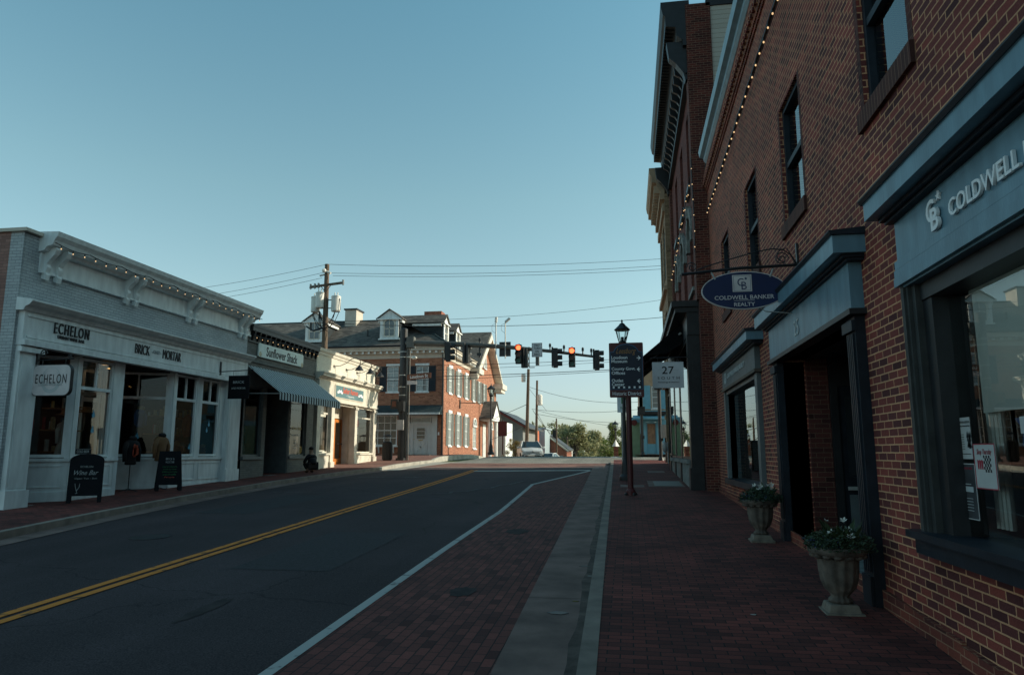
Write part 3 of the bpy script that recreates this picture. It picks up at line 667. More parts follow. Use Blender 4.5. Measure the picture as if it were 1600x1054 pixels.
for q in ((1.505, 1.735, 2.228, 2.232), (1.505, 1.735, 2.438, 2.442), (1.505, 1.509, 2.232, 2.438), (1.731, 1.735, 2.232, 2.438)): b.box(q[0], q[1], Y-.0325, Y-.0312, q[2], q[3])
b.build('plate_border', 'letter_blue', pl)
UX, NY = (1, 0, 0), (0, -1, 0)
text('C', UX, NY, (1.60, Y-.031, 2.35), .085, .11, 'letter_blue', pl, name='emblem', ext=.002)
text('B', UX, NY, (1.645, Y-.032, 2.30), .07, .11, 'letter_blue', pl, name='emblem', ext=.002)
star((1.672, Y-.031, 2.40), UX, NY, .024, 'letter_blue', pl, .003)
text('COLDWELL BANKER', UX, NY, (1.64, Y-.027, 2.135), .80, .058, 'sign_cream', hs, ext=.003, bold=.01)
text('REALTY', UX, NY, (1.64, Y-.027, 2.035), .28, .052, 'sign_cream', hs, ext=.003, bold=.01)
b = MB(); b.box(1.50, 1.78, Y-.030, Y-.0275, 2.087, 2.092); b.build('rule', 'sign_cream', hs)
for x, z, dx in ((1.26, 2.43, -.05), (2.0, 2.44, .05)):
    b = MB(); b.tube([(x, Y-.03, z-.03), (x+dx, Y-.0, z+.09)], .012, 6); b.tube([(x+dx, Y, z+.09), (x+dx*1.4, Y, 2.53)], .006, 5); b.build('chain', 'steel', hs)
b = MB(); b.tube([(1.84, Y, 1.99), (1.92, Y, 1.93), (2.38, Y, 1.88)], .008, 5); b.build('stay_cable', 'steel', hs)

# urn planters
def flower(mb, c, r, n=5):
    c = V(c); up = V((random.uniform(-.7, .7), random.uniform(-.9, .1), random.uniform(.2, 1))).normalized(); a = up.orthogonal().normalized(); q = up.cross(a)
    for k in range(n):
        t = 2*pi*k/n; d = a*cos(t)+q*sin(t); e = up.cross(d)
        mb.face([c, c+d*r*.6+e*r*.3+up*r*.35, c+d*r+up*r*.6, c+d*r*.6-e*r*.3+up*r*.35])
def urn(name, label, loc, seed, group):
    random.seed(seed)
    t = thing(name, label, 'planter', loc, group); x, y, z = loc
    b = MB(); b.hexa([(x-.17, y-.17, z-.05), (x+.17, y-.17, z-.05), (x+.17, y+.17, z-.05), (x-.17, y+.17, z-.05), (x-.125, y-.125, z+.10), (x+.125, y-.125, z+.10), (x+.125, y+.125, z+.10), (x-.125, y+.125, z+.10)])
    b.box(x-.17, x+.17, y-.17, y+.17, z-.06, z+.03)
    b.build('base', 'stone_light', t, bevel=.01)
    b = MB(); b.lathe((x, y, z), [(.10, .10), (.115, .125), (.10, .145), (.08, .16), (.10, .19), (.145, .24), (.172, .31), (.185, .40), (.19, .48), (.195, .53)], 60, .10, 12); b.build('bowl', 'stone', t, smooth=True)
    b = MB(); b.lathe((x, y, z), [(.19, .52), (.235, .535), (.262, .56), (.268, .60), (.25, .615), (.225, .60), (.2, .57)], 48)
    for k in range(14):
        a = 2*pi*k/14; b.ball((x+.215*cos(a), y+.215*sin(a), z+.53), .045, 8, 5, (1, .7, .55))
    b.build('rim', 'stone', t, smooth=True)
    b = MB(); b.lathe((x, y, z), [(.23, .575), (.22, .585), (.1, .61), (.01, .62)], 20); b.build('soil', 'soil', t)
    b = MB()
    for k in range(2600):
        a = random.uniform(0, 2*pi); rr = sqrt(random.random())*.31; hh = random.random()
        bx = x+.02; c = V((bx+rr*cos(a), y+rr*sin(a), z+.57+.20*sqrt(max(0, 1-(rr/.33)**2))*hh+random.uniform(-.01, .03)))
        d = V((random.uniform(-1, 1), random.uniform(-1, 1), random.uniform(-.1, 1))).normalized(); e = d.orthogonal().normalized(); L = random.uniform(.02, .045)
        b.face([c, c+d*L*.5+e*L*.22, c+d*L, c+d*L*.5-e*L*.22])
    for k in range(16):      # tall broad leaves
        a = random.uniform(0, 2*pi); c = V((x+.06+.09*cos(a), y+.09*sin(a), z+.6)); tip = c+V((.13*cos(a), .13*sin(a), random.uniform(.10, .27)))
        e = V((-sin(a), cos(a), 0))*.035; m_ = (c+tip)/2+V((0, 0, .05)); b.face([c, m_+e, tip, m_-e]); b.face([c, m_-e*.5+V((.02, 0, .02)), tip+V((0, 0, .02)), m_+e*.6])
    b.build('foliage', 'leaf_pot', t)
    b = MB()
    for k in range(7): flower(b, (x+random.uniform(-.10, .18), y+random.uniform(-.2, .05), z+random.uniform(.70, .86)), random.uniform(.03, .048))
    b.build('white_blooms', 'petal', t)
    b = MB()
    for k in range(70): flower(b, (x+random.uniform(-.3, .14), y+random.uniform(-.26, .1), z+random.uniform(.60, .70)), .011, 4)
    b.build('blue_blooms', 'blue_flower', t)
    return t
urn('urn_planter', 'near scalloped stone urn with white and blue flowers by the entrance numbered 25', (1.93, 7.45, g(7.45)-.02), 3, 'stone urns beside the entrance')
urn('urn_planter', 'farther scalloped stone urn with white flowers under the far display window', (1.93, 11.55, g(11.55)), 8, 'stone urns beside the entrance')

# posters in the near window (fixed to the glass)
def poster(name, label, y0, y1, z0, z1, draw, m='paper'):
    o = thing(name, label, 'poster', (2.655, (y0+y1)/2, z0), 'papers taped in the near shop window')
    b = MB(); b.box(2.652, 2.655, y0, y1, z0, z1); b.build('sheet', m, o); draw(o); o.location = (2.5185, (y0+y1)/2*.965, z0*.965); return o
RU, RN = (0, -1, 0), (-1, 0, 0)
def d1(o):
    text('FUNDRAISER', RU, RN, (2.651, 6.19, .225), .22, .018, 'letter_black', o, ext=.001)
    text('Community Festival and Fair', RU, RN, (2.651, 6.19, .195), .22, .018, 'letter_black', o, ext=.001)
    b = MB()
    for k in range(12):
        c = V((2.6515, 6.12+random.uniform(-.04, .03), .08+random.uniform(-.04, .05))); b.face([c+V((0, -.02, -.02)), c+V((0, .02, -.02)), c+V((0, .004, .03))])
    b.build('picture', 'paper_dark', o)
    b = MB()
    for k in range(7): b.box(2.650, 2.652, 6.19, 6.28, .13-k*.018, .134-k*.018)
    b.box(2.650, 2.652, 6.10, 6.28, -.015, -.010); b.build('text_lines', 'letter_black', o)
def d2(o):
    b = MB()
    for q in ((5.73, 6.05, -.27, -.262), (5.73, 6.05, .046, .054), (5.73, 5.738, -.262, .046), (6.042, 6.05, -.262, .046)): b.box(2.6500, 2.652, *q)
    b.build('border', 'paper_red', o)
    text('Shop Thursday', RU, RN, (2.651, 5.89, -.01), .22, .05, 'paper_red', o, ext=.001, shear=.3)
    b = MB()
    for i in range(6):
        for j in range(6):
            if (i+j) % 2 == 0: b.box(2.650, 2.652, 5.80+i*.018, 5.818+i*.018, -.15+j*.02, -.13+j*.02)
    b.build('pattern', 'letter_black', o)
    b = MB()
    for k in range(3): b.face([(2.651, 5.92+k*.03, -.13), (2.651, 5.94+k*.03, -.13), (2.651, 5.945+k*.03, -.06), (2.651, 5.915+k*.03, -.07)])
    b.build('red_shape', 'paper_red', o)
def d3(o):
    text('SPRING CONCERT SERIES', RU, RN, (2.651, 6.21, -.135), .2, .016, 'paper_red', o, ext=.001)
    b = MB(); b.box(2.650, 2.652, 6.12, 6.30, -.31, -.27); b.box(2.650, 2.652, 6.15, 6.27, -.255, -.25)
    for k in range(5): b.box(2.650, 2.652, 6.14, 6.29, -.36-k*.022, -.356-k*.022)
    b.build('text_lines', 'letter_grey', o)
    b = MB()
    for q in ((6.065, 6.355, -.51, -.504), (6.065, 6.355, -.106, -.1), (6.065, 6.071, -.504, -.106), (6.349, 6.355, -.504, -.106)): b.box(2.6500, 2.652, *q)
    b.build('border', 'paper', o)
poster('window_poster', 'white event poster with a dark tree picture, upper left on the near shop window', 6.08, 6.32, -.05, .26, d1)
poster('window_poster', 'white poster with red border and checked shape on the near shop window', 5.73, 6.05, -.27, .054, d2)
poster('window_poster', 'black poster with pale border, lowest on the near shop window', 6.06, 6.36, -.51, -.10, d3, 'paper_dark')
o = thing('window_card', 'white card over a blue rosette hanging in the near shop window at the picture edge', 'card', (2.655, 5.2, .2))
b = MB(); b.box(2.652, 2.655, 5.0, 5.34, .13, .24); b.build('sheet', 'paper', o)
star((2.66, 5.25, .18), RU, RN, .17, 'flag_blue', o, .003); o.location = (2.5185, 5.02, .19)
b = MB(); b.box(2.65, 2.652, 5.26, 5.31, .145, .215); b.build('portrait', 'paper_dark', o)


# ================================================================== THREE STOREY BRICK BUILDING + ITS SHOPFRONT
tb = thing('tall_brick_building', 'three storey red brick building with black bracketed cornice and arched second floor windows', 'building', (2.1, 25, g(25)))
TW = Fr((2.1, 0, 0), (0, 1, 0), (-1, 0, 0))
TH = []
for u in (21.6, 24.4, 27.2): TH += [(u, u+1.1, 8.1, 10.6), (u, u+1.25, 4.9, 7.25)]
b = MB(); b.wall(TW, 20.9, 30.7, 4.3, 12.0, TH, .25); b.build('wall', 'red_brick', tb)
b = MB(); b.box(2.0, 2.72, 20.3, 20.9, 4.25, 13.3); b.box(2.06, 2.66, 20.29, 20.88, -1.5, 4.25); b.build('corner_pier', 'dark_brick', tb)
B(2.0, 2.2, 30.1, 30.7, 4.3, 12, 'corner_pier', 'dark_brick', tb)
b = MB(); b.box(2.72, 9, 20.34, 20.5, 7.8, 13.2); b.build('clapboard_side', 'siding', tb)
b = MB(); b.box(2.6, 9, 20.3, 20.9, 13.2, 13.4); b.box(2.2, 9, 20.5, 30.6, 13.0, 13.2); b.build('roof', 'trim_dark', tb)
b = MB(); b.box(8.8, 9, 20.5, 30.6, -1.6, 13); b.box(2.2, 9, 30.5, 30.62, -1.6, 13); b.build('back_wall', 'dark_brick', tb)
cornice(TW, 20.32, 30.7, 12.0, 13.45, .82, 'trim_dark', tb)
b = MB(); b.fb(TW, 20.4, 30.65, 11.3, 11.999, 0, .10); b.fb(TW, 20.4, 30.65, 11.15, 11.299, 0, .16); b.build('frieze', 'trim_dark', tb)
for k in (20.45, 30.2):
    b = MB(); b.fprofile(TW, [(.1, 11.0), (.16, 10.95), (.22, 11.2), (.42, 11.5), (.62, 11.7), (.68, 12.2), (.1, 12.2)], k, k+.3); b.build('bracket', 'trim_dark', tb)
k = 21.2
while k < 30:
    b = MB(); b.fprofile(TW, [(.05, 11.65), (.12, 11.62), (.2, 11.75), (.36, 11.85), (.38, 12.1), (.05, 12.1)], k, k+.12); b.build('modillion', 'trim_dark', tb); k += .55
k = 20.5
b = MB()
while k < 30.6: b.fb(TW, k, k+.09, 12.6, 12.78, .45, .70); k += .2
b.build('dentils', 'trim_dark', tb)
for i, u in enumerate((21.6, 24.4, 27.2)):
    w_ = window(tb, TW, u, u+1.1, 8.1, 10.6, -.2, 1, 2, 'trim_navy', 'dark_glass')
    s_ = MB(); s_.fb(TW, u-.1, u+1.2, 7.95, 8.098, -.2, .12); s_.build('sill', 'trim_greyblue', w_)
    w_ = window(tb, TW, u, u+1.25, 4.9, 7.25, -.2, 1, 2, 'trim_navy', 'dark_glass')
    A = arch_pts(u, u+1.25, 6.62, .62); b = MB()
    b.fprism(TW, [(u, 7.251), (u, 6.62)]+A[::-1][1:8]+[(u+.625, 7.251)], -.02, .002); b.fprism(TW, [(u+1.25, 7.251), (u+.625, 7.251)]+A[:8][::-1], -.02, .002); b.build('spandrel', 'red_brick', w_)
    b = MB(); Ao = arch_pts(u-.24, u+1.49, 6.62, .90); Ai = arch_pts(u-.02, u+1.27, 6.62, .63)
    for k in range(14): b.fprism(TW, [Ao[k], Ao[k+1], Ai[k+1], Ai[k]], .003, .11)
    b.fb(TW, u-.3, u-.0, 6.3, 6.618, .003, .12); b.fb(TW, u+1.25, u+1.55, 6.3, 6.618, .003, .12)
    b.fb(TW, u+.52, u+.72, 7.2, 7.6, .003, .15); b.build('arch_surround', 'stone_grey', w_)
    b = MB(); b.fb(TW, u-.12, u+1.37, 4.78, 4.898, -.2, .1); b.build('sill', 'stone_grey', w_)
# black shopfront of the tall building
sp = MB(); sp.box(1.30, 2.2, 20.55, 30.6, 4.10, 4.27); sp.box(1.40, 2.2, 20.62, 30.55, 3.95, 4.098); sp.box(1.72, 2.2, 20.66, 30.5, 3.3, 3.948)
spo = sp.build('shopfront', 'trim_dark', tb)
def pier(y0, y1, x0=1.71):
    b = MB(); b.box(x0, 2.05, y0, y1, g(y0)-.1, 3.3); b.box(x0-.05, 2.04, y0-.04, y1+.04, g(y0)-.1, g(y0)+.6)
    b.box(x0+.12, 2.0, y0-.012, y0, .4, 2.5)
    return b.build('pier', 'trim_dark', spo)
for y0 in (20.7, 24.3, 27.2, 30.0): pier(y0, y0+.42)
b = MB()
for y0, y1 in ((21.14, 24.28), (24.74, 27.18), (27.64, 29.98)):
    b.box(1.70, 2.0, y0, y1, g(y0)-.1, -.32); b.box(1.62, 2.0, y0, y1, -.319, -.2)
b.build('stall_riser', 'stone_grey', spo)
for y0, y1 in ((21.14, 24.28), (24.74, 27.18), (27.64, 29.98)):
    window(spo, Fr((1.725, 0, 0), (0, 1, 0), (-1, 0, 0)), y0, y1, -.19, 3.25, -.022, 1, 1, 'trim_dark', 'near_glass', fw=.07, bw=.05, name='shop_window', d=.026)
b = MB(); b.box(2.6, 2.64, 21, 30, -1.4, 3.3); b.build('room_partition', 'interior', spo)
# canvas awning, half rolled out, with its folding arms
aw = MB(); A0 = (1.70, 3.92); A1 = (.52, 2.95)
aw.prism([(A0[0], 22.3, A0[1]), (A1[0], 22.3, A1[1]), (A1[0], 22.3, A1[1]-.03), (A0[0], 22.3, A0[1]-.03)], (0, 7.6, 0))
aw.box(A1[0]-.015, A1[0]+.015, 22.3, 29.9, A1[1]-.36, A1[1]-.012); aw.prism([(1.70, 22.3, 3.9), (.52, 22.3, 2.93), (1.2, 22.3, 3.0), (1.70, 22.3, 3.3)], (0, .03, 0))
awo = aw.build('awning', 'awning_black', tb)
b = MB(); b.tube([(1.65, 22.2, 3.6), (1.3, 23.4, 3.35), (.56, 24.0, 2.9)], .035, 8); b.tube([(1.65, 27.8, 3.6), (1.3, 26.9, 3.35), (.56, 26.4, 2.9)], .035, 8); b.build('folding_arm', 'steel', awo)
bulb_string('string_lights', 'string of warm bulbs over the arched windows of the tall brick building', [(1.98, 20.9, 8.1), (1.96, 24.0, 7.95), (1.96, 27, 7.6), (1.95, 30.5, 7.4)], 24, .25)
bulb_string('string_lights', 'short string of warm bulbs down the corner pier of the tall brick building', [(1.98, 20.25, 8.4), (2.0, 20.22, 6.3), (1.98, 20.25, 5.6)], 6, .02)
# 27 sign
s27 = thing('hanging_sign', 'square pale grey sign reading 27 SOUTH hanging under the black awning', 'sign', (1.3, 20.4, 2.5))
b = MB(); b.box(.70, 1.56, 20.38, 20.41, 1.77, 2.50); b.build('board', 'sign_grey', s27)
b = MB(); b.box(.71, 1.55, 20.377, 20.38, 1.78, 1.785); b.box(.71, 1.55, 20.377, 20.38, 2.485, 2.49); b.box(.86, .98, 20.377, 20.38, 2.27, 2.274); b.box(1.28, 1.42, 20.377, 20.38, 2.27, 2.274); b.build('rule', 'letter_grey', s27)
text('27', UX, NY, (1.13, 20.378, 2.27), .33, .21, 'letter_black', s27, ext=.004, bold=.006)
text('S O U T H', UX, NY, (1.14, 20.378, 2.05), .60, .075, 'casing_dark', s27, ext=.004)
text('Furnishings & Interiors', UX, NY, (1.14, 20.378, 1.93), .58, .055, 'casing_dark', s27, ext=.004, shear=.3)
b = MB(); b.tube([(.86, 20.4, 2.5), (.86, 20.4, 2.62)], .008, 5); b.tube([(1.4, 20.4, 2.5), (1.4, 20.4, 2.62)], .008, 5); b.tube([(.66, 20.4, 2.62), (1.72, 20.5, 2.64)], .018, 6); b.build('hanger', 'black_metal', s27)

# tan building beyond
tn = thing('tan_brick_building', 'tan brick corner building with heavy projecting stone cornice beyond the tall red one', 'building', (1.9, 34, g(34)))
NW = Fr((1.80, 0, 0), (0, 1, 0), (-1, 0, 0))
TH = [(31.4, 33.0, 7.6, 10.1), (33.7, 35.1, 7.6, 10.1), (31.4, 33.0, 3.7, 6.2), (33.7, 35.1, 3.7, 6.2)]
b = MB(); b.wall(NW, 30.72, 35.6, 3.0, 11.2, TH, .2)
b.wall(Fr((1.80, 35.6, 0), (1, 0, 0), (0, 1, 0)), 0, 7, -1.5, 11.2); b.box(8.8, 8.9, 30.7, 35.6, -1.5, 11); b.wall(Fr((1.80, 30.72, 0), (1, 0, 0), (0, -1, 0)), 0, .4, 3, 11.2); b.build('wall', 'tan_brick', tn)
cornice(NW, 30.72, 35.95, 11.2, 12.4, .62, 'tan_wall', tn)
b = MB(); b.fb(NW, 30.72, 35.7, 10.4, 10.75, 0, .1); b.fb(NW, 30.72, 35.7, 10.95, 11.198, 0, .2)
k = 30.8
while k < 35.5: b.fb(NW, k, k+.16, 11.25, 11.6, .0, .42); k += .4
b.build('cornice_band', 'tan_wall', tn)
for v0_, v1_ in ((6.9, 7.1), (3.0, 3.3)): b = MB(); b.fb(NW, 30.72, 35.65, v0_, v1_, 0, .14); b.build('string_course', 'tan_wall', tn)
b = MB(); b.box(1.80, 8.9, 30.7, 35.6, 11.9, 12.1); b.build('roof', 'trim_dark', tn)
for h in TH: window(tn, NW, h[0], h[1], h[2], h[3], -.12, 1, 2, 'trim_greyblue', 'pale_glass')
b = MB(); b.box(1.98, 8.9, 30.8, 35.5, -1.5, 3.0); b.build('ground_floor', 'trim_dark', tn)
window(tn, Fr((1.98, 0, 0), (0, 1, 0), (-1, 0, 0)), 31.2, 33.2, -.1, 2.7, .01, 2, 1, 'trim_dark', 'near_glass', name='shop_window'); window(tn, Fr((1.98, 0, 0), (0, 1, 0), (-1, 0, 0)), 33.5, 35.4, -.1, 2.7, .01, 2, 1, 'trim_dark', 'near_glass', name='shop_window')

# ================================================================== LEFT SIDE: white storefront building
LW = Fr((-13.6, 0, 0), (0, 1, 0), (1, 0, 0))
LU, LN = (0, 1, 0), (1, 0, 0)
eb = thing('white_shop_building', 'white painted single storey brick shop building with bracketed cornice, nearest on the left', 'building', (-13.6, 19, g(19)))
b = MB(); b.wall(LW, 13.95, 23.9, 2.4, 5.0, [], .2); b.wall(LW, 13.95, 14.02, -2, 2.4); b.build('wall', 'white_painted_brick', eb)
b = MB(); b.box(-26, -13.95, 13.92, 14.1, -2.2, 5.02); b.build('side_wall', 'side_brick', eb)
b = MB(); b.box(-13.949, -13.604, 13.92, 13.948, -2.2, 5.02); b.build('corner', 'white_painted_brick', eb)
b = MB(); b.box(-26, -13.5, 13.85, 24.0, 5.02, 5.10); b.build('roof', 'trim_beige', eb)
b = MB(); b.box(-26, -25.8, 14, 24, -2, 5); b.box(-26, -13.7, 23.75, 23.9, -2, 5); b.box(-17.5, -17.4, 14.1, 23.7, -1.6, 4); b.build('inner_wall', 'interior_warm', eb)
b = MB(); b.box(-17.4, -13.62, 14.1, 23.75, -1.9, -1.22+.02); b.build('floor_slab', 'stone_grey', eb)
b = MB(); b.box(-17.4, -13.62, 14.1, 23.75, 2.42, 2.5); b.build('ceiling', 'trim_dark', eb)
b = MB(); b.fprofile(LW, [(-.02, 4.66), (.16, 4.70), (.20, 4.78), (.36, 4.82), (.40, 4.93), (.47, 5.02), (.50, 5.13), (-.02, 5.15)], 14.35, 24.05); b.build('cornice', 'trim_white', eb)
b = MB(); b.fb(LW, 14.4, 24.0, 4.22, 4.659, .0, .05); b.fb(LW, 14.4, 24.0, 4.17, 4.219, 0, .08); b.build('frieze', 'trim_white', eb)
for u in (14.50, 14.86, 17.30, 17.66, 20.15, 20.5, 23.2, 23.55):
    b = MB(); pr = [(.0, 4.05), (.10, 4.02), (.13, 4.14), (.10, 4.2), (.14, 4.32), (.12, 4.4), (.18, 4.5), (.30, 4.62), (.35, 4.74), (.33, 4.79), (.0, 4.79)]
    b.fprofile(LW, pr, u, u+.13); b.build('bracket', 'trim_white', eb)
# entablature of the shopfront
b = MB()
b.fb(LW, 14.0, 23.75, 2.52, 3.18, .0, .16); b.fb(LW, 14.0, 23.75, 2.40, 2.519, .0, .24); b.fb(LW, 14.1, 23.65, 2.58, 2.62, .161, .18); b.fb(LW, 14.1, 23.65, 3.06, 3.1, .161, .18)
b.fprofile(LW, [(0, 3.181), (.2, 3.181), (.24, 3.26), (.34, 3.30), (.42, 3.38), (.42, 3.42), (0, 3.48)], 13.9, 23.85)
ent = b.build('entablature', 'trim_white', eb)
text('ECHELON', LU, LN, (-13.438, 15.42, 2.93), 1.12, .26, 'letter_black', ent, ext=.03, bold=.0, spacing=1.25)
text('URBAN WINE BAR', LU, LN, (-13.438, 15.42, 2.73), .86, .075, 'letter_black', ent, ext=.02, bold=.01)
text('BRICK', LU, LN, (-13.438, 18.05, 2.85), .62, .27, 'letter_black', ent, ext=.02)
text('-AND-', LU, LN, (-13.438, 18.66, 2.86), .42, .10, 'letter_grey', ent, ext=.02)
text('MORTAR', LU, LN, (-13.438, 19.38, 2.85), .86, .27, 'letter_black', ent, ext=.02)
for u0, u1 in ((14.02, 14.58), (22.75, 23.5)):
    z0 = g(u0)-.15
    b = MB(); b.fb(LW, u0, u1, z0, 2.399, -.3, .12); b.fb(LW, u0-.04, u1+.04, z0, z0+.55, -.3, .17); b.fb(LW, u0+.06, u1-.06, z0+.6, 2.2, .121, .135); b.fb(LW, u0-.05, u1+.05, 2.25, 2.36, .1, .2)
    b.build('pilaster', 'trim_white', eb)
def shopbay(F, u0, u1, v0, parent, frames, cols, tr=1.62, zb=-1.4, fm='trim_white', panels=2):
    """bulkhead with raised panels + a row of display windows with transoms, in frame F"""
    b = MB(); b.fb(F, u0, u1, zb, -.22, -.12, 0); b.fb(F, u0-.02, u1+.02, -.219, -.14, -.12, .05); b.fb(F, u0, u1, zb, -.95, .0, .03)
    n = panels; wd = (u1-u0)/n
    for k in range(n):
        a, c = u0+k*wd+.1, u0+(k+1)*wd-.1
        b.fb(F, a, c, -.34, -.31, 0, .018); b.fb(F, a, c, -.85, -.82, 0, .018); b.fb(F, a, a+.03, -.82, -.34, 0, .018); b.fb(F, c-.03, c, -.82, -.34, 0, .018)
    o = b.build('bulkhead', fm, parent)
    for a, c in frames:
        window(parent, F, a, c, -.12, 2.38, -.09, cols, 1, fm, 'shop_glass', fw=.07, bw=.05, transom=tr, name='display_window', d=.08)
    prev = u0
    for a, c in frames+[(u1, u1)]:
        if a-prev > .01: b = MB(); b.fb(F, prev, a, -.139, 2.40, -.12, .01); b.build('corner_post', fm, parent)
        prev = c
E1 = Fr((-13.66, 0, 0), (0, 1, 0), (1, 0, 0))
shopbay(E1, 16.0, 17.55, -.1, eb, [(16.1, 17.3)], 2, panels=1)
d = V((-13.66+15.0, 16.0-14.9, 0)); F2 = Fr((-15.0, 14.9, 0), d, (d.y, -d.x, 0)); shopbay(F2, 0, d.length-.02, -.1, eb, [(.08, d.length-.12)], 1, panels=1)
d = V((-15.3+13.66, 17.95-17.55, 0)); F3 = Fr((-13.66, 17.56, 0), d, (-d.y, d.x, 0)); shopbay(F3, 0, d.length, -.1, eb, [(.1, d.length-.1)], 1, panels=1)
E4 = Fr((-15.3, 0, 0), (0, 1, 0), (1, 0, 0))
window(eb, E4, 17.95, 18.9, -1.1, 2.38, -.05, 1, 1, 'trim_white', 'shop_glass', transom=1.5, fw=.1, name='shop_door')
d = V((-13.66+15.3, 19.92-18.95, 0)); F5 = Fr((-15.3, 18.95, 0), d, (d.y, -d.x, 0)); shopbay(F5, 0, d.length-.02, -.1, eb, [(.1, d.length-.14)], 2, panels=1)
shopbay(E1, 19.93, 22.75, -.1, eb, [(20.05, 21.15), (21.4, 22.45)], 2, panels=2)
# lamps inside (lit)
def lamp_bar(y, x, z, L=.3):
    b = MB(); b.box(x-.03, x+.03, y-L/2, y+L/2, z-.02, z+.02); return b.build('ceiling_light', 'lamp_glow', eb)
lamp_bar(15.25, -14.9, 2.33, .22); lamp_bar(15.7, -14.9, 2.33, .22); lamp_bar(18.2, -14.6, 2.38, .35)
# goods in the windows
def torso(name, label, c, m, cat='mannequin', h=.62, w_=.20, skirt=False, group=None, sleeves=True, stand=None, hoodm=None):
    t = thing(name, label, cat, c, group); x, y, z = c
    b = MB(); pr = [(w_*.55, 0), (w_*.75, .02), (w_*.72, h*.15), (w_*.70, h*.35), (w_*.82, h*.65), (w_*.95, h*.84), (w_*.75, h*.94), (w_*.32, h), (w_*.30, h+.04)]
    if skirt: pr = [(w_*1.15, -.30), (w_*1.0, -.1), (w_*.62, h*.25)]+pr[4:]
    i0 = len(b.v); b.lathe(c, pr, 14)
    for k in range(i0, len(b.v)): b.v[k].x = x+(b.v[k].x-x)*.6
    if sleeves:
        for s_ in (-1, 1): b.tube([(x, y+s_*w_*.75, z+h*.86), (x+.02, y+s_*w_*1.15, z+h*.6), (x+.03, y+s_*w_*1.12, z+h*.12)], [w_*.3, w_*.27, w_*.2], 8)
    b.build('garment', m, t, smooth=True)
    if hoodm:
        b = MB(); b.ball((x+.02, y, z+h+.02), .13, 12, 8, (.8, 1, .6)); b.build('cap', hoodm, t, smooth=True)
    if stand is not None:
        b = MB(); b.tube([(x, y, stand+.04), (x, y, z+.1)], .015, 6)
        for k in range(4): b.tube([(x, y, stand+.08), (x+.25*cos(k*pi/2+.4), y+.25*sin(k*pi/2+.4), stand+.01)], .013, 5)
        b.build('stand', 'black_metal', t)
    return t
torso('dress_display', 'red dress on a form behind the leftmost display window', (-15.1, 16.0, .35), 'cloth_red', 'dress form', .75, .23, True)
torso('dress_display', 'pale grey dress under hats in the second display window from the left', (-14.2, 16.35, .15), 'cloth_white', 'dress form', .62, .2, True)
torso('dress_display', 'blue top with straw hat in the angled window beside the shop door', (-14.6, 19.75, .75), 'cloth_blue', 'dress form', .55, .2, hoodm='straw')
torso('garment_stand', 'black printed hoodie and cap on a stand outside the shop door', (-14.05, 18.75, -.35), 'hoodie_black', 'clothing stand', .72, .26, stand=-1.1, hoodm='hoodie_black')
torso('garment_stand', 'tan sweatshirt and dark cap on a stand outside the shop door', (-13.55, 19.35, -.25), 'sweat_tan', 'clothing stand', .72, .26, stand=-1.08, hoodm='hoodie_black')
b = MB(); random.seed(4)
for k in range(14): b.box(-13.88, -13.872, 18.68+random.uniform(-.1, .12), 18.72+random.uniform(-.08, .14), .05+random.uniform(-.25, .15), .08+random.uniform(-.22, .18))
for t_ in bpy.data.objects:
    if t_.get('label', '').startswith('black printed hoodie'): b.build('print', 'letter_red', t_)
for (x, y, z, m, hh) in ((-14.1, 16.5, 1.15, 'straw', .0), (-14.1, 16.95, 1.05, 'straw', .0), (-14.15, 16.3, .95, 'box_wood', 0)):
    t = MB(); t.lathe((x, y, z), [(.02, .14), (.09, .13), (.11, .03), (.22, .0), (.22, -.012), (.02, -.01)], 16)
    tag(t.build('straw_hat', m, smooth=True, origin=(x, y, z)), {16.5: 'pale straw hat highest in the second window', 16.95: 'straw hat beside the window post in the second window', 16.3: 'brown hat at the left of the second window'}[y], 'hat')
for (y0, m, lab, z0, hh) in ((20.25, 'box_wood', 'wooden crate on the floor of the third display window', -.1, .3), (21.5, 'box_wood', 'wooden crate on the floor of the fourth display window', -.1, .25)):
    b = MB(); b.box(-14.15, -13.85, y0, y0+.6, z0, z0+hh); 
    for q in (.08, .2): b.box(-13.849, -13.835, y0, y0+.6, z0+q, z0+q+.06)
    tag(b.build('display_crate', m, origin=(-14, y0+.3, z0)), lab, 'crate')
torso('dress_display', 'orange shirt hanging in the rightmost white framed window', (-14.3, 21.7, .5), 'orange_wall', 'shirt', .7, .2)
torso('dress_display', 'dark green printed shirt in the third display window', (-14.5, 20.7, .35), 'leaf_pot', 'shirt', .7, .22)
random.seed(5)
for i in range(8):
    y = 20.2+i*.28; c = (-14.0, y, .26 if y < 21 else .2)
    b = MB(); b.ball(c, .09, 8, 6, (1, 1, random.uniform(.6, 1.2)))
    tag(b.build('soft_toy', ['cloth_red', 'cloth_blue', 'gold', 'cloth_white', 'cloth_teal'][i % 5], smooth=True, origin=c), ['red', 'blue', 'yellow', 'white', 'teal', 'second red', 'second blue', 'second yellow'][i]+' rounded toy on the crates in the right display windows', 'toy', 'toys on the window crates')
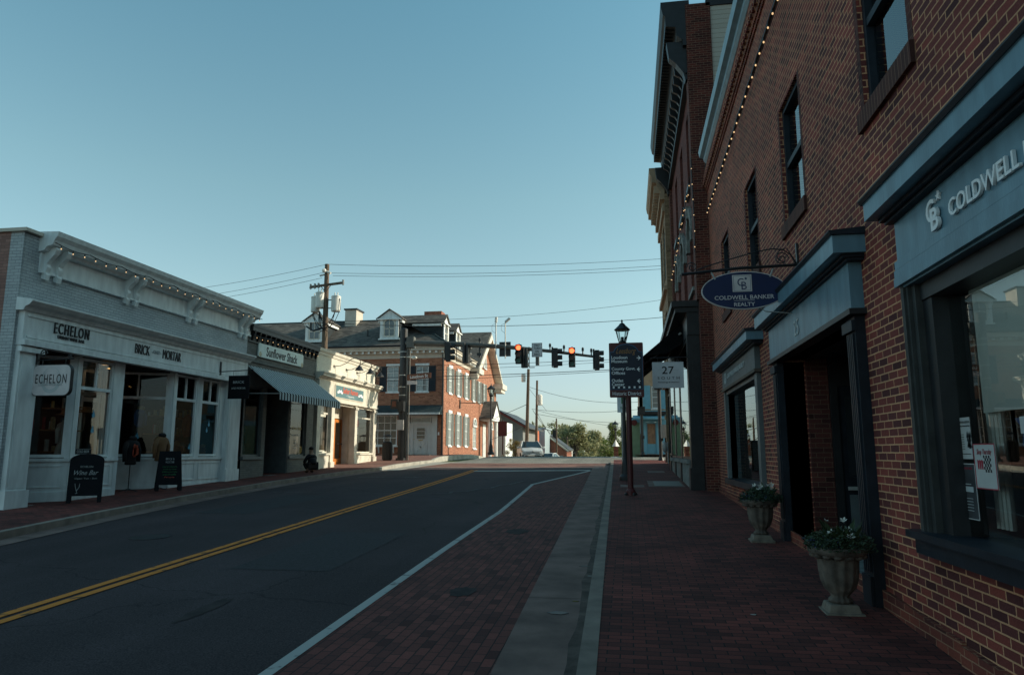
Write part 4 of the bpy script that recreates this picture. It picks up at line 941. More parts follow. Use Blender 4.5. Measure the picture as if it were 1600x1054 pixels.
for F_, u, v, lab in ((E1, 16.75, .95, 'upper blue paper raindrop on the second window'), (E1, 16.76, .55, 'lower blue paper raindrop on the second window'), (F5, .35, .85, 'upper blue raindrop on the angled window by the door'), (F5, 1.0, .45, 'lower blue raindrop on the angled window by the door'), (E1, 22.0, .9, 'upper pale raindrop on the rightmost white window'), (E1, 21.9, .7, 'lower pale raindrop on the rightmost white window'), (E1, 21.0, .15, 'small raindrop low on the third display window')):
    P = [(u+.055*sin(t), v-.055*cos(t)) for t in [k*2*pi*.78/10-pi*.78 for k in range(11)]]+[(u, v+.14)]
    b = MB(); b.fprism(F_, P, -.066, -.060); tag(b.build('paper_raindrop', 'drop_blue', origin=F_.p(u, v, -.06)), lab, 'window decoration', 'paper raindrops on the windows')
t = thing('window_sign', 'small black COLD BEER sign at the foot of the second window', 'sign', F_.p(16.6, 0, 0))
b = MB(); b.fb(E1, 16.2, 16.78, -.05, .10, -.067, -.055); b.build('board', 'sign_black', t)
b = MB()
for q in ((16.215, 16.765, -.035, -.03), (16.215, 16.765, .08, .085)): b.fb(E1, *q, -.0548, -.053)
b.build('border', 'letter_grey', t)
text('COLD BEER', LU, LN, E1.p(16.49, .025, -.054), .42, .06, 'letter_grey', t, ext=.002)
bulb_string('string_lights', 'string of warm bulbs under the white cornice of the left shop building', [(-13.12, 14.3, 4.84), (-13.12, 24.0, 4.84)], 26, .05)
# badge sign
t = thing('hanging_sign', 'round cornered grey sign reading ECHELON hanging by the left white pilaster', 'sign', (-13.4, 14.5, 2.4))
def rrect(cx, cz, a, c, r, Y): 
    P = []
    for (sx, sz, a0) in ((1, 1, 0), (-1, 1, pi/2), (-1, -1, pi), (1, -1, 3*pi/2)):
        for k in range(5): an = a0+k*pi/8; P.append((cx+sx*(a-r)+r*cos(an), Y, cz+sz*(c-r)+r*sin(an)))
    return P
b = MB(); b.prism(rrect(-13.0, 1.63, .50, .36, .15, 14.45), (0, .08, 0)); b.build('rim', 'letter_black', t)
b = MB(); b.prism(rrect(-13.0, 1.63, .485, .345, .14, 14.44), (0, .01, 0)); b.build('board', 'sign_cream', t)
b = MB()
for r0, r1 in ((.30, .275), (.25, .235)):
    for k in range(22):
        a0, a1 = pi*(.60+k*.082), pi*(.60+(k+1)*.082)
        b.face([(-13+r0*cos(a0)*.85, 14.437, 1.63+r0*sin(a0)), (-13+r0*cos(a1)*.85, 14.437, 1.63+r0*sin(a1)), (-13+r1*cos(a1)*.8, 14.437, 1.65+r1*sin(a1)), (-13+r1*cos(a0)*.8, 14.437, 1.65+r1*sin(a0))])
b.build('ring_emblem', 'letter_grey', t)
text('ECHELON', UX, NY, (-13.0, 14.436, 1.66), .80, .21, 'letter_black', t, ext=.003, spacing=1.2)
text('URBAN WINE BAR', UX, NY, (-13.0, 14.434, 1.53), .60, .06, 'letter_grey', t, ext=.003)
b = MB(); b.box(-13.47, -13.42, 14.46, 14.52, 2.0, 2.42); b.tube([(-13.45, 14.49, 2.10), (-12.5, 14.49, 2.12)], .016, 6)
b.tube([(x, y, z) for x, y, z in spiral(-13.3, 2.25, .10, 1.5, 14.49)], .012, 5); b.tube(spiral(-12.62, 2.18, .05, 1.5, 14.49), .009, 5)
b.tube([(-13.3, 14.49, 1.98), (-13.3, 14.49, 2.1)], .008, 5); b.tube([(-12.7, 14.49, 1.98), (-12.7, 14.49, 2.1)], .008, 5); b.build('bracket', 'black_metal', t)
# small dark sign
t = thing('hanging_sign', 'small square black board hanging under the right end of the white fascia', 'sign', (-13.4, 22.0, 2.6))
b = MB(); b.box(-13.1, -12.35, 21.98, 22.01, 1.75, 2.52); b.build('board', 'sign_black', t)
text('BRICK', UX, NY, (-12.73, 21.978, 2.3), .4, .08, 'letter_grey', t, ext=.002); text('AND MORTAR', UX, NY, (-12.73, 21.978, 2.1), .5, .06, 'letter_grey', t, ext=.002)
b = MB(); b.box(-13.44, -13.40, 21.97, 22.03, 2.55, 3.0); b.tube([(-13.42, 22, 2.66), (-12.3, 22, 2.70)], .016, 6); b.ball((-12.28, 22, 2.7), .04)
for x in (-12.95, -12.5): b.tube([(x, 22, 2.52), (x, 22, 2.67)], .006, 4)
b.build('bracket', 'black_metal', t)

# sandwich boards
def sandwich(label, loc, rz, w_, h, rounded, draw):
    """faces local -y; built about the origin then turned"""
    t = thing('sandwich_board', label, 'sandwich board', (0, 0, 0), 'sandwich boards on the left pavement')
    lean = .24
    for s_, nm_ in ((1, 'front_panel'), (-1, 'rear_panel')):
        def P(u, v, n=0): return V((u, -s_*(lean*(1-v/h)+.02)-s_*n, v))
        out = [(-w_/2, .16), (-w_/2+.0, .16), (w_/2, .16)]
        top = [(w_/2*cos(pi*k/10), h-.16+.16*sin(pi*k/10)) for k in range(11)] if rounded else [(w_/2-.06, h), (-w_/2+.06, h)]
        poly = [(-w_/2, .16), (w_/2, .16)]+top
        b = MB(); b.prism([P(u, v) for u, v in poly], V((0, s_*.02, 0)))
        for sx in (-1, 1): b.hexa([P(sx*w_/2, 0), P(sx*(w_/2-.09), 0), P(sx*(w_/2-.09), 0, -.03), P(sx*w_/2, 0, -.03), P(sx*w_/2, .17), P(sx*(w_/2-.09), .17), P(sx*(w_/2-.09), .17, -.03), P(sx*w_/2, .17, -.03)])
        b.build(nm_, 'sign_black', t)
    draw(t, lean, h)
    t.location = loc; t.rotation_euler = (0, 0, rz); return t
def dr1(t, lean, h):
    def at(v): return (0, -(lean*(1-v/h)+.03), v)
    N = V((0, -h, lean)).normalized()
    text('ECHELON', UX, N, at(.84), .26, .045, 'chalk', t, ext=.002)
    text('Wine Bar', UX, N, at(.70), .50, .11, 'chalk', t, ext=.002, shear=.4)
    text('Open Tue - Sun', UX, N, at(.56), .46, .045, 'chalk', t, ext=.002)
    p = at(.32); b = MB(); b.tube([(-.19, p[1]-.04, .22), (-.15, p[1]-.028, .22), (-.17, p[1]-.02, .28), (-.20, p[1]+.005, .38), (-.21, p[1]+.02, .45)], .006, 4); b.tube([(-.17, p[1]-.02, .28), (-.12, p[1]-.0, .36), (-.11, p[1]+.02, .45)], .006, 4); b.build('chalk_glass', 'chalk', t)
def dr2(t, lean, h):
    def at(v): return (0, -(lean*(1-v/h)+.03), v)
    N = V((0, -h, lean)).normalized()
    text('BRICK &', UX, N, at(.88), .22, .06, 'chalk', t, ext=.002); text('MORTAR', UX, N, at(.79), .22, .06, 'chalk', t, ext=.002)
    for k, s_ in enumerate(('local art and gifts', 'made by hand', 'clothing and hats', 'cards and candles')): text(s_, UX, N, at(.66-k*.07), .38-.04*(k % 2), .04, 'chalk_green', t, ext=.002, shear=.2)
    text('People', UX, N, at(.37), .26, .045, 'letter_red', t, ext=.002, shear=.2)
sandwich('arched black sandwich board with chalk lettering Wine Bar by the left shop', (-12.95, 15.75, g(15.75)), R(38), .72, 1.15, True, dr1)
sandwich('square topped black sandwich board with green chalk lines by the middle shop window', (-12.95, 18.95, g(18.95)+.02), R(38), .68, 1.1, False, dr2)

# ================================================================== grey brick shop with striped awning
gb = thing('grey_brick_shop', 'dark grey painted brick shop with striped awning between the white shop and the cream shop', 'building', (-13.6, 26.7, g(26.7)))
b = MB(); b.wall(LW, 23.9, 29.75, -1.4, 4.45, [(24.0, 25.3, -.15, 2.4), (25.55, 27.45, -1.2, 2.5), (27.6, 29.1, -.15, 2.4)], .35); b.build('wall', 'dark_painted_brick', gb)
b = MB(); b.box(-26, -13.4, 23.95, 29.75, 4.55, 4.65); b.box(-13.6, -13.42, 23.95, 29.75, 4.40, 4.549); b.build('roof', 'trim_dark', gb)
for k in range(15):
    u = 24.15+k*.39; b = MB(); b.fprofile(LW, [(0, 4.05), (.05, 4.05), (.16, 4.36), (.16, 4.41), (0, 4.41)], u, u+.07); b.build('corbel', 'trim_dark', gb)
for v_ in (4.0, 3.28): b = MB(); b.fb(LW, 23.95, 29.7, v_, v_+.05, 0, .05); b.build('string_course', 'dark_painted_brick', gb)
b = MB(); b.box(-17.5, -17.4, 23.95, 29.7, -1.4, 3.2); b.box(-17.4, -13.7, 23.95, 29.7, -1.4, -1.0); b.box(-17.4, -13.8, 23.95, 29.7, 2.8, 2.9); b.box(-26, -25.9, 23.9, 29.7, -1.4, 4.5); b.build('inner_wall', 'interior', gb)
G1 = Fr((-13.6, 0, 0), (0, 1, 0), (1, 0, 0))
window(gb, G1, 24.0, 25.3, -.15, 2.4, -.15, 1, 1, 'trim_greyblue', 'shop_glass', fw=.08, name='display_window', sill=.06)
w2 = window(gb, G1, 27.6, 29.1, -.15, 2.4, -.15, 1, 1, 'trim_greyblue', 'shop_glass', fw=.08, name='display_window', sill=.06)
text('Sunflower Shack', LU, LN, (-13.725, 28.35, 1.0), 1.1, .13, 'gold', w2, ext=.002, shear=.2)
text('Treasured Gifts', LU, LN, (-13.725, 28.35, .72), .9, .09, 'letter_grey', w2, ext=.002)
for k, s_ in enumerate(('Art', 'Home', 'Furnishings', 'Jewelry')): text(s_, LU, LN, (-13.725, 28.35, .5-k*.11), .25+.3*(k == 2), .07, 'letter_grey', w2, ext=.002)
b = MB()
for u in (27.8, 28.9):
    for k in range(9): a = k*.7; b.face([(-13.725, u, .1), (-13.725, u+.12*cos(a), .1+.16*sin(a)), (-13.725, u+.12*cos(a+.4), .1+.16*sin(a+.4))])
b.build('painted_sunflowers', 'gold', w2)
window(gb, Fr((-14.6, 0, 0), (0, 1, 0), (1, 0, 0)), 25.9, 27.0, -1.0, 2.4, -.05, 1, 1, 'trim_navy', 'shop_glass', fw=.12, name='shop_door')
b = MB(); b.box(-14.6, -13.62, 25.5, 25.6, -1.1, 2.6); b.box(-14.6, -13.62, 27.4, 27.5, -1.1, 2.6); b.box(-13.64, -13.4, 25.6, 27.4, -1.4, -.85); b.build('entry_side', 'trim_greyblue', gb)
for y, z in ((26.0, 2.1), (26.3, 2.05)):
    b = MB(); b.ball((-14.9, y, z), .035); b.build('entry_bulb', 'lamp_glow', gb)
torso('dress_display', 'teal patterned dress in the grey shop window under the awning', (-14.2, 24.9, .25), 'cloth_teal', 'dress form', .75, .22, True)
torso('dress_display', 'brown jacket in the grey shop window under the awning', (-14.25, 24.3, .2), 'trim_brown', 'dress form', .7, .2)
t = thing('shop_sign', 'long white board reading Sunflower Shack on the grey brick shop', 'sign', (-13.5, 26.5, 3.6))
b = MB(); b.fprism(LW, [(24.62, 3.56), (24.7, 3.53), (28.3, 3.55), (28.36, 3.6), (28.36, 4.02), (28.3, 4.08), (24.7, 4.04), (24.62, 4.0)], .02, .07); b.build('board', 'sign_mint', t)
text('Sunflower Shack', LU, LN, (-13.528, 26.5, 3.79), 2.6, .36, 'letter_black', t, ext=.004, bold=.02)
b = MB()
for u, s_ in ((24.75, 1), (28.25, -1)):
    for k in range(7): a = k*.9; b.face([(-13.526, u, 3.63), (-13.526, u+.1*cos(a), 3.63+.1*sin(a)), (-13.526, u+.1*cos(a+.5), 3.63+.1*sin(a+.5))])
b.build('painted_sunflower', 'gold', t)
b = MB(); X0, X1 = -13.55, -12.25
b.prism([(X0, 23.95, 3.12), (X1, 23.95, 2.14), (X1, 23.95, 2.11), (X0, 23.95, 3.09)], (0, 5.45, 0)); b.box(X1-.01, X1+.012, 23.95, 29.4, 1.86, 2.112)
aw = b.build('awning', 'awning_stripe', gb)
b = MB(); b.tube([(X1, 23.97, 2.08), (X0, 23.97, 2.10)], .018, 6); b.tube([(X1, 29.38, 2.08), (X0, 29.38, 2.10)], .018, 6); b.build('frame', 'steel', aw)
bulb_string('string_lights', 'string of warm bulbs under the roof edge of the grey brick shop', [(-13.4, 24.0, 4.25), (-13.4, 29.7, 4.3)], 14, .04)

# ================================================================== cream shop
cb = thing('cream_shop', 'cream corner shop with plain parapet, three gooseneck lamps and an orange door', 'building', (-13.6, 33.5, g(33.5)))
SW_ = Fr((-13.55, 0, 0), (0, 1, 0), (1, 0, 0))
b = MB(); b.wall(SW_, 29.8, 37.4, 2.2, 4.5); b.box(-26, -13.55, 37.2, 37.4, -1, 4.5); b.box(-26, -13.56, 29.75, 29.9, 3, 4.5); b.box(-26, -25.9, 29.8, 37.4, -1, 4.4); b.build('wall', 'cream_brick', cb)
b = MB(); b.fprofile(SW_, [(0, 4.35), (.04, 4.35), (.06, 4.45), (.12, 4.5), (.14, 4.62), (-.4, 4.62), (-.4, 4.5), (0, 4.5)], 29.75, 37.45); b.build('coping', 'trim_cream', cb)
b = MB(); b.box(-26, -13.9, 29.8, 37.3, 4.0, 4.1); b.build('roof', 'trim_dark', cb)
cornice(SW_, 29.75, 37.6, 3.22, 3.55, .38, 'trim_cream', cb)
b = MB(); b.fb(SW_, 29.85, 37.4, 2.38, 3.218, 0, .12); b.fb(SW_, 29.85, 37.42, 2.3, 2.379, 0, .16); b.build('fascia', 'trim_cream', cb)
for u0, u1 in ((29.85, 30.2), (31.4, 31.75), (34.3, 34.62), (36.95, 37.38)):
    b = MB(); b.fb(SW_, u0, u1, g(u0)-.1, 2.299, -.2, .08); b.fb(SW_, u0-.04, u1+.04, 2.1, 2.22, 0, .13); b.fb(SW_, u0-.04, u1+.04, g(u0)-.1, g(u0)+.25, 0, .13); b.build('pilaster', 'trim_cream', cb)
for u0, u1 in ((30.2, 31.4), (34.62, 36.95)):
    b = MB(); b.fb(SW_, u0, u1, -1, -.12, -.16, .02); b.fb(SW_, u0, u1, -.119, -.03, -.16, .09); b.build('bulkhead', 'trim_cream', cb)
    window(cb, SW_, u0, u1, -.02, 2.29, -.14, 1, 1, 'trim_cream', 'shop_glass', fw=.06, transom=1.75, name='display_window')
b = MB(); b.box(-16.5, -16.4, 29.9, 37.2, -1, 3); b.box(-16.4, -13.7, 29.9, 37.2, -1, -.72); b.build('inner_wall', 'interior_warm', cb)
b = MB(); b.box(-16.4, -13.7, 29.9, 37.2, 2.4, 2.45); b.build('ceiling', 'trim_cream', cb)
b = MB(); b.box(-14.25, -13.58, 34.52, 34.6, -.7, 2.4); b.box(-14.2, -13.9, 34.505, 34.519, -.5, .3); b.box(-14.2, -13.9, 34.505, 34.519, .4, 1.9); b.build('entry_side', 'trim_cream', cb)
b = MB(); b.box(-14.3, -14.22, 31.75, 33.5, -.7, .1); b.box(-14.3, -14.22, 31.75, 34.52, 1.66, 2.4); b.box(-14.3, -14.22, 33.42, 33.5, .1, 1.66); b.build('entry_back', 'trim_cream', cb)
d = MB(); d.box(-14.28, -14.22, 33.52, 33.66, -.66, 1.62); d.box(-14.28, -14.22, 34.36, 34.5, -.66, 1.62); d.box(-14.28, -14.22, 33.66, 34.36, -.66, -.3); d.box(-14.28, -14.22, 33.66, 34.36, 1.46, 1.62)
do = d.build('door', 'orange_wood', cb)
b = MB(); b.face([(-14.25, 33.66, -.3), (-14.25, 34.36, -.3), (-14.25, 34.36, 1.46), (-14.25, 33.66, 1.46)]); b.build('pane', 'shop_glass', do)
b = MB(); b.tube([(-14.18, 33.8, .42), (-14.18, 34.45, .42)], .025, 6); b.build('handle', 'black_metal', do)
for i, u in enumerate((31.6, 33.1, 34.5)):
    b = MB(); P = [(-13.55, u, 3.98), (-13.3, u+.12, 4.0), (-13.05, u+.3, 4.15), (-12.85, u+.42, 4.36), (-12.65, u+.5, 4.42), (-12.5, u+.55, 4.36), (-12.44, u+.55, 4.18), (-12.5, u+.55, 4.06)]
    b.tube(P, .018, 6); b.ball((-13.54, u, 3.98), .06); lo = b.build('gooseneck_lamp', 'trim_brown', cb)
    b = MB(); b.lathe((-12.5, u+.55, 3.82), [(.21, 0), (.20, .03), (.07, .2), (.03, .25)], 14); b.build('shade', 'trim_dark', lo)
t = thing('shop_sign', 'teal board with red lettering and white moustaches on the cream shop', 'sign', (-13.4, 33.5, 2.6))
b = MB(); b.fb(SW_, 31.55, 35.2, 2.52, 3.14, .122, .15); b.build('rim', 'trim_cream', t)
b = MB(); b.fb(SW_, 31.62, 35.13, 2.56, 3.1, .13, .158); b.build('board', 'teal_sign', t)
text('Señor Ramon', LU, LN, (-13.39, 33.4, 2.92), 1.9, .28, 'letter_red', t, ext=.004, bold=.02)
text('- Taqueria -', LU, LN, (-13.39, 33.4, 2.67), 1.1, .12, 'letter_white', t, ext=.004)
b = MB()
for c in (32.1, 34.75):
    for s_ in (-1, 1):
        P = [(c, 2.86), (c+s_*.12, 2.92), (c+s_*.26, 2.80), (c+s_*.36, 2.86), (c+s_*.30, 2.73), (c+s_*.15, 2.74), (c, 2.80)]
        b.fprism(SW_, P, .1585, .162)
b.build('moustache', 'letter_white', t)
for i, (u, v, m) in enumerate(((30.5, 1.15, 'paper'), (35.0, 1.3, 'paper_red'), (35.0, .9, 'paper'))):
    b = MB(); b.fb(SW_, u, u+.25, v, v+.35, -.115, -.11); b.build('body', m, None)
    o = bpy.data.objects[-1] if False else None
for i, o in enumerate([o for o in bpy.data.objects if o.name.startswith('body') and o.parent is None]):
    o.name = 'window_notice'; tag(o, ['pale notice in the left window of the cream shop', 'red notice in the right window of the cream shop', 'pale notice below the red one in the cream shop window'][i], 'notice')

# crouching person by the grey shop
def skin_mesh(name, pts, edges, m, parent, sub=2):
    me = bpy.data.meshes.new(name); og = worg(parent)
    me.from_pydata([tuple(V(p[:3])) for p in pts], edges, []); o = bpy.data.objects.new(name, me); col.objects.link(o)
    sk = o.modifiers.new('skin', 'SKIN'); ss = o.modifiers.new('sub', 'SUBSURF'); ss.levels = sub; ss.render_levels = sub
    for i, p in enumerate(pts):
        r = p[3]; r = r if isinstance(r, tuple) else (r, r); me.skin_vertices[0].data[i].radius = r
    me.skin_vertices[0].data[0].use_root = True
    dg = bpy.context.evaluated_depsgraph_get(); m2 = bpy.data.meshes.new_from_object(o.evaluated_get(dg)); bpy.data.objects.remove(o)
    m2.materials.clear(); m2.materials.append(M[m])
    for p in m2.polygons: p.use_smooth = True
    q = bpy.data.objects.new(name, m2); col.objects.link(q); q.parent = parent; return q
pe = thing('person', 'person in dark jacket and cap crouching on the pavement before the grey shop', 'person', (0, 0, 0))
# local: x right, y forward, z up ; crouch
body = [(0, -.10, .26, .15), (0, -.06, .42, .15), (0, .0, .58, .16), (0, .03, .68, .10), (0, .05, .76, .06), (0, .07, .86, (.075, .09)), (0, .07, .94, .08),
        (.10, -.04, .24, .10), (.17, .26, .40, .075), (.15, .10, .06, .05), (.15, .24, .035, .04),
        (-.10, -.04, .24, .10), (-.17, .26, .34, .075), (-.15, .02, .08, .05), (-.15, .18, .035, .04),
        (.19, .03, .62, .06), (.24, .12, .42, .05), (.12, .34, .40, .035), (.08, .40, .42, .025),
        (-.19, .03, .62, .06), (-.24, .14, .42, .05), (-.10, .36, .42, .035), (-.05, .42, .44, .025)]
ed = [(0, 1), (1, 2), (2, 3), (3, 4), (4, 5), (5, 6), (0, 7), (7, 8), (8, 9), (9, 10), (0, 11), (11, 12), (12, 13), (13, 14), (3, 15), (15, 16), (16, 17), (17, 18), (3, 19), (19, 20), (20, 21), (21, 22)]
skin_mesh('body', body, ed, 'skin', pe)
jk = [(0, -.10, .28, .175), (0, -.06, .42, .18), (0, .0, .58, .185), (0, .03, .69, .11), (.19, .03, .62, .08), (.24, .12, .42, .068), (.13, .32, .40, .05), (-.19, .03, .62, .08), (-.24, .14, .42, .068), (-.11, .34, .42, .05)]
skin_mesh('jacket', jk, [(0, 1), (1, 2), (2, 3), (3, 4), (4, 5), (5, 6), (3, 7), (7, 8), (8, 9)], 'jacket', pe)
tr_ = [(0, -.11, .24, .165), (.10, -.04, .25, .12), (.17, .26, .41, .092), (.15, .11, .12, .065), (-.10, -.04, .25, .12), (-.17, .26, .35, .092), (-.15, .04, .12, .065)]
skin_mesh('trousers', tr_, [(0, 1), (1, 2), (2, 3), (0, 4), (4, 5), (5, 6)], 'trousers', pe)
b = MB(); b.ball((0, .055, .96), .098, 12, 8, (1, 1.05, .72)); b.box(-.06, .06, .13, .21, .93, .945); b.build('cap', 'hair', pe, smooth=True)
for s_, y in ((1, .17), (-1, .10)):
    b = MB(); b.ball((s_*.15, y, .04), .06, 10, 6, (.75, 2.0, .7)); b.build('shoe', 'shoe', pe, smooth=True)
pe.location = (-12.75, 27.9, g(27.9)); pe.rotation_euler = (0, 0, R(60))

# ================================================================== GEORGIAN CORNER BUILDING
ge = thing('georgian_brick_building', 'red brick corner building with dormers, black shutters on its front and a white door', 'building', (-11.85, 45.5, g(45.5)))
GF = Fr((0, 45.5, 0), (1, 0, 0), (0, -1, 0)); GS = Fr((-11.85, 0, 0), (0, 1, 0), (1, 0, 0))
FH = [(-15.75, -14.95, 3.95, 5.65), (-13.75, -12.9, 3.95, 5.65), (-19.0, -18.15, 3.95, 5.65), (-14.1, -12.55, -.2, 2.45), (-18.6, -14.95, .45, 2.4)]
b = MB(); b.wall(GF, -34, -11.85, -1.2, 6.15, FH, .15)
SH = [(u, u+.95, 3.95, 5.65) for u in (46.7, 49.15, 51.65)]+[(u, u+.95, .45, 2.6) for u in (46.7, 49.15, 51.65)]
b.wall(GS, 45.5, 53.6, -1.2, 6.15, SH, .12); b.build('wall', 'georgian_brick', ge)
b = MB(); b.box(-34, -33.8, 45.5, 53, -1, 6); b.box(-34, -12, 53, 53.2, -1, 6); b.box(-33.9, -11.95, 46.2, 53, 2.9, 3.0); b.build('back_wall', 'far_brick', ge)
# cornice round the eaves
b = MB()
for F_, a, c in ((GF, -34, -11.6), (GS, 45.26, 53.6)):
    b.fb(F_, a, c, 6.15, 6.75, 0, .05); b.fb(F_, a, c, 6.45, 6.62, .051, .22 if F_ is GF else .215); b.fb(F_, a, c, 6.62, 6.8, .0, .45 if F_ is GF else .445); b.fb(F_, a, c, 6.80, 6.92, .0, .52 if F_ is GF else .515)
b.build('cornice', 'trim_beige', ge)
k = -33.8; b = MB()
while k < -11.7: b.fb(GF, k, k+.13, 6.46, 6.615, .221, .36); k += .42
k = 45.5
while k < 53.5: b.fb(GS, k, k+.13, 6.46, 6.615, .221, .36); k += .42
b.build('modillions', 'trim_white', ge)
# roof: hip at the corner
ey, ex, ez, rz_ = 45.0, -11.35, 6.93, 9.45; ry = 49.1; rx = -15.4
b = MB()
b.face([(-34, ey, ez), (ex, ey, ez), (rx, ry, rz_), (-34, ry, rz_)])
b.face([(ex, ey, ez), (ex, 53.6, ez), (rx, 53.6, rz_), (rx, ry, rz_)])
b.face([(-34, ry, rz_), (rx, ry, rz_), (rx, 53.6, rz_), (-34, 53.6, rz_)])
b.build('roof', 'shingle', ge)
b = MB(); b.tube([(ex, ey, ez+.03), (rx, ry, rz_+.03)], .07, 6); b.tube([(rx, ry, rz_+.02), (-34, ry, rz_+.02)], .05, 6); b.build('hip_flashing', 'copper_dark', ge)
b = MB(); b.tube([(-34, ey-.02, ez), (ex, ey-.02, ez)], .07, 6); b.tube([(ex+.02, ey, ez), (ex+.02, 53.5, ez)], .07, 6); b.tube([(-11.9, 45.4, 6.4), (-11.9, 45.38, -.3)], .06, 8); b.build('gutter', 'trim_dark', ge)
def dormer(cx, cy, z0, ang, parent, fm='trim_white'):
    """front gable dormer; ang 0 faces -y, 90 faces +x"""
    c, s_ = cos(R(ang)), sin(R(ang)); U = V((c, s_, 0)); N = V((s_, -c, 0)); F_ = Fr((cx, cy, z0), U, N); w_, h, dp = 1.3, 1.35, 2.6
    b = MB(); b.wall(F_, -w_/2, w_/2, 0, h, [(-.38, .38, .15, 1.05)], .12)
    A = arch_pts(-.38, .38, 1.05, .0001)
    b.fprism(F_, [(-w_/2-.22, h), (w_/2+.22, h), (0, h+.62)], -.05, .02)
    b.fb(F_, -w_/2-.2, w_/2+.2, h-.06, h+.02, -.1, .16)
    b.fb(F_, -w_/2, -w_/2+.2, 0, h-.06, .0, .06); b.fb(F_, w_/2-.2, w_/2, 0, h-.06, .0, .06); b.fb(F_, -w_/2-.1, w_/2+.1, -.08, .02, 0, .12)
    o = b.build('dormer', fm, parent)
    for sx in (-1, 1):
        b = MB(); b.prism([F_.p(sx*(w_/2), h+.0, -.051), F_.p(sx*(w_/2), -.05, -.051), F_.p(sx*(w_/2), h, -dp)], U*sx*.04); b.build('cheek', 'slate', o)
    b = MB()
    for sx in (-1, 1):
        b.fb(F_, sx*(w_/2+.041) if sx > 0 else -w_/2-.2, w_/2+.2 if sx > 0 else -(w_/2+.041), h-.22, h-.0605, -dp*.82, -.1)
    b.build('dormer_cornice', fm, o)
    b = MB()
    for sx in (-1, 1):
        b.hexa([F_.p(sx*(w_/2+.28), h-.02, .14), F_.p(0, h+.64, .14), F_.p(0, h+.64, -dp-.6), F_.p(sx*(w_/2+.28), h-.02, -dp), F_.p(sx*(w_/2+.28), h+.04, .14), F_.p(0, h+.70, .14), F_.p(0, h+.70, -dp-.6), F_.p(sx*(w_/2+.28), h+.04, -dp)])
    b.build('dormer_roof', 'shingle', o)
    b = MB(); 
    for q in ((-.38, -.33, .15, 1.05), (.33, .38, .15, 1.05), (-.33, .33, .15, .2), (-.02, .02, .2, 1.3), (-.33, .33, .66, .71)): b.fb(F_, *q, .0, .045)
    Ao, Ai = arch_pts(-.45, .45, .95, .45), arch_pts(-.36, .36, .95, .36)
    for k in range(14): b.fprism(F_, [Ao[k], Ao[k+1], Ai[k+1], Ai[k]], .024, .07)
    wi = b.build('window', 'trim_cream', o)
    b = MB(); b.fprism(F_, [(-.36, .17), (.36, .17), (.36, .95)]+arch_pts(-.36, .36, .95, .36)[1:-1]+[(-.36, .95)], .004, .023); b.build('pane', 'dark_glass', wi)
    return o
dormer(-15.75, 45.75, 7.55, 0, ge); dormer(-21.1, 45.75, 7.5, 0, ge); dormer(-12.25, 47.3, 7.35, 90, ge); dormer(-12.25, 50.8, 7.35, 90, ge)
def chimney(x0, x1, y0, y1, z0, z1, m, cap, parent):
    b = MB(); b.box(x0, x1, y0, y1, z0, z1); o = b.build('chimney', m, parent)
    b = MB(); b.box(x0-.08, x1+.08, y0-.08, y1+.08, z1-.28 if cap == m else z1, z1+.02 if cap == m else z1+.1); b.build('cap', cap, o)
chimney(-20.0, -19.15, 48.3, 49.6, 8.3, 10.15, 'trim_beige', 'trim_dark', ge)
chimney(-14.6, -13.45, 50.4, 51.3, 8.3, 10.25, 'far_brick', 'far_brick', ge)
b = MB(); b.tube([(-17.6, 46.6, 7.6), (-17.6, 46.6, 8.35)], .05, 6); b.build('vent_pipe', 'trim_dark', ge)
for u in (-15.75, -13.75, -19.0):
    window(ge, GF, u, u+.85, 3.95, 5.65, -.1, 2, 4, 'trim_white', 'curtain_glass', fw=.06, bw=.03, sill=.06)
    shutter(ge, GF, u-.50, u-.02, 3.95, 5.62, 'shutter_black'); shutter(ge, GF, u+.87, u+1.35, 3.95, 5.62, 'shutter_black')
    b = MB(); b.fb(GF, u-.05, u+.9, 5.66, 5.8, 0, .05); b.build('lintel', 'trim_white', ge)
for i, u in enumerate((46.7, 49.15, 51.65)):
    for v0, v1 in ((3.95, 5.65), (.45, 2.6)):
        window(ge, GS, u, u+.95, v0, v1, -.06, 2, 4, 'trim_white', 'pale_glass', fw=.06, bw=.03, sill=.06)
        shutter(ge, GS, u-.55, u-.02, v0, v1, 'shutter_grey'); shutter(ge, GS, u+.97, u+1.5, v0, v1, 'shutter_grey')
        b = MB(); b.fb(GS, u-.05, u+1.0, v1+.003, v1+.2, 0, .06); b.build('lintel', 'trim_white', ge)
# ground floor shop window and door on the front
b = MB(); b.fb(GF, -18.75, -14.9, 2.41, 2.5, 0, .1); b.fb(GF, -14.9, -11.9, 2.41, 2.5, 0, .1); b.prism([(-19, 45.42, 3.05), (-19, 44.6, 2.5), (-19, 44.6, 2.42), (-19, 45.42, 2.42)], (7.1, 0, 0)); ho = b.build('pent_roof', 'copper_dark', ge)
b = MB(); b.box(-19.02, -11.88, 44.55, 44.6, 2.40, 2.52); b.build('fascia', 'trim_white', ho)
sw = window(ge, GF, -18.6, -16.95, .45, 2.4, -.02, 4, 4, 'trim_white', 'dark_glass', bw=.035, name='shop_window', sill=.18); window(ge, GF, -16.7, -14.95, .45, 2.4, -.02, 4, 4, 'trim_white', 'dark_glass', bw=.035, name='shop_window', sill=.18)
b = MB()
for x in (-18.3, -16.8, -16.2, -15.2): b.prism([(x, 45.48, .34), (x, 45.3, .34), (x, 45.42, .1), (x, 45.48, -.05)], (.08, 0, 0))
b.build('sill_bracket', 'trim_white', sw)
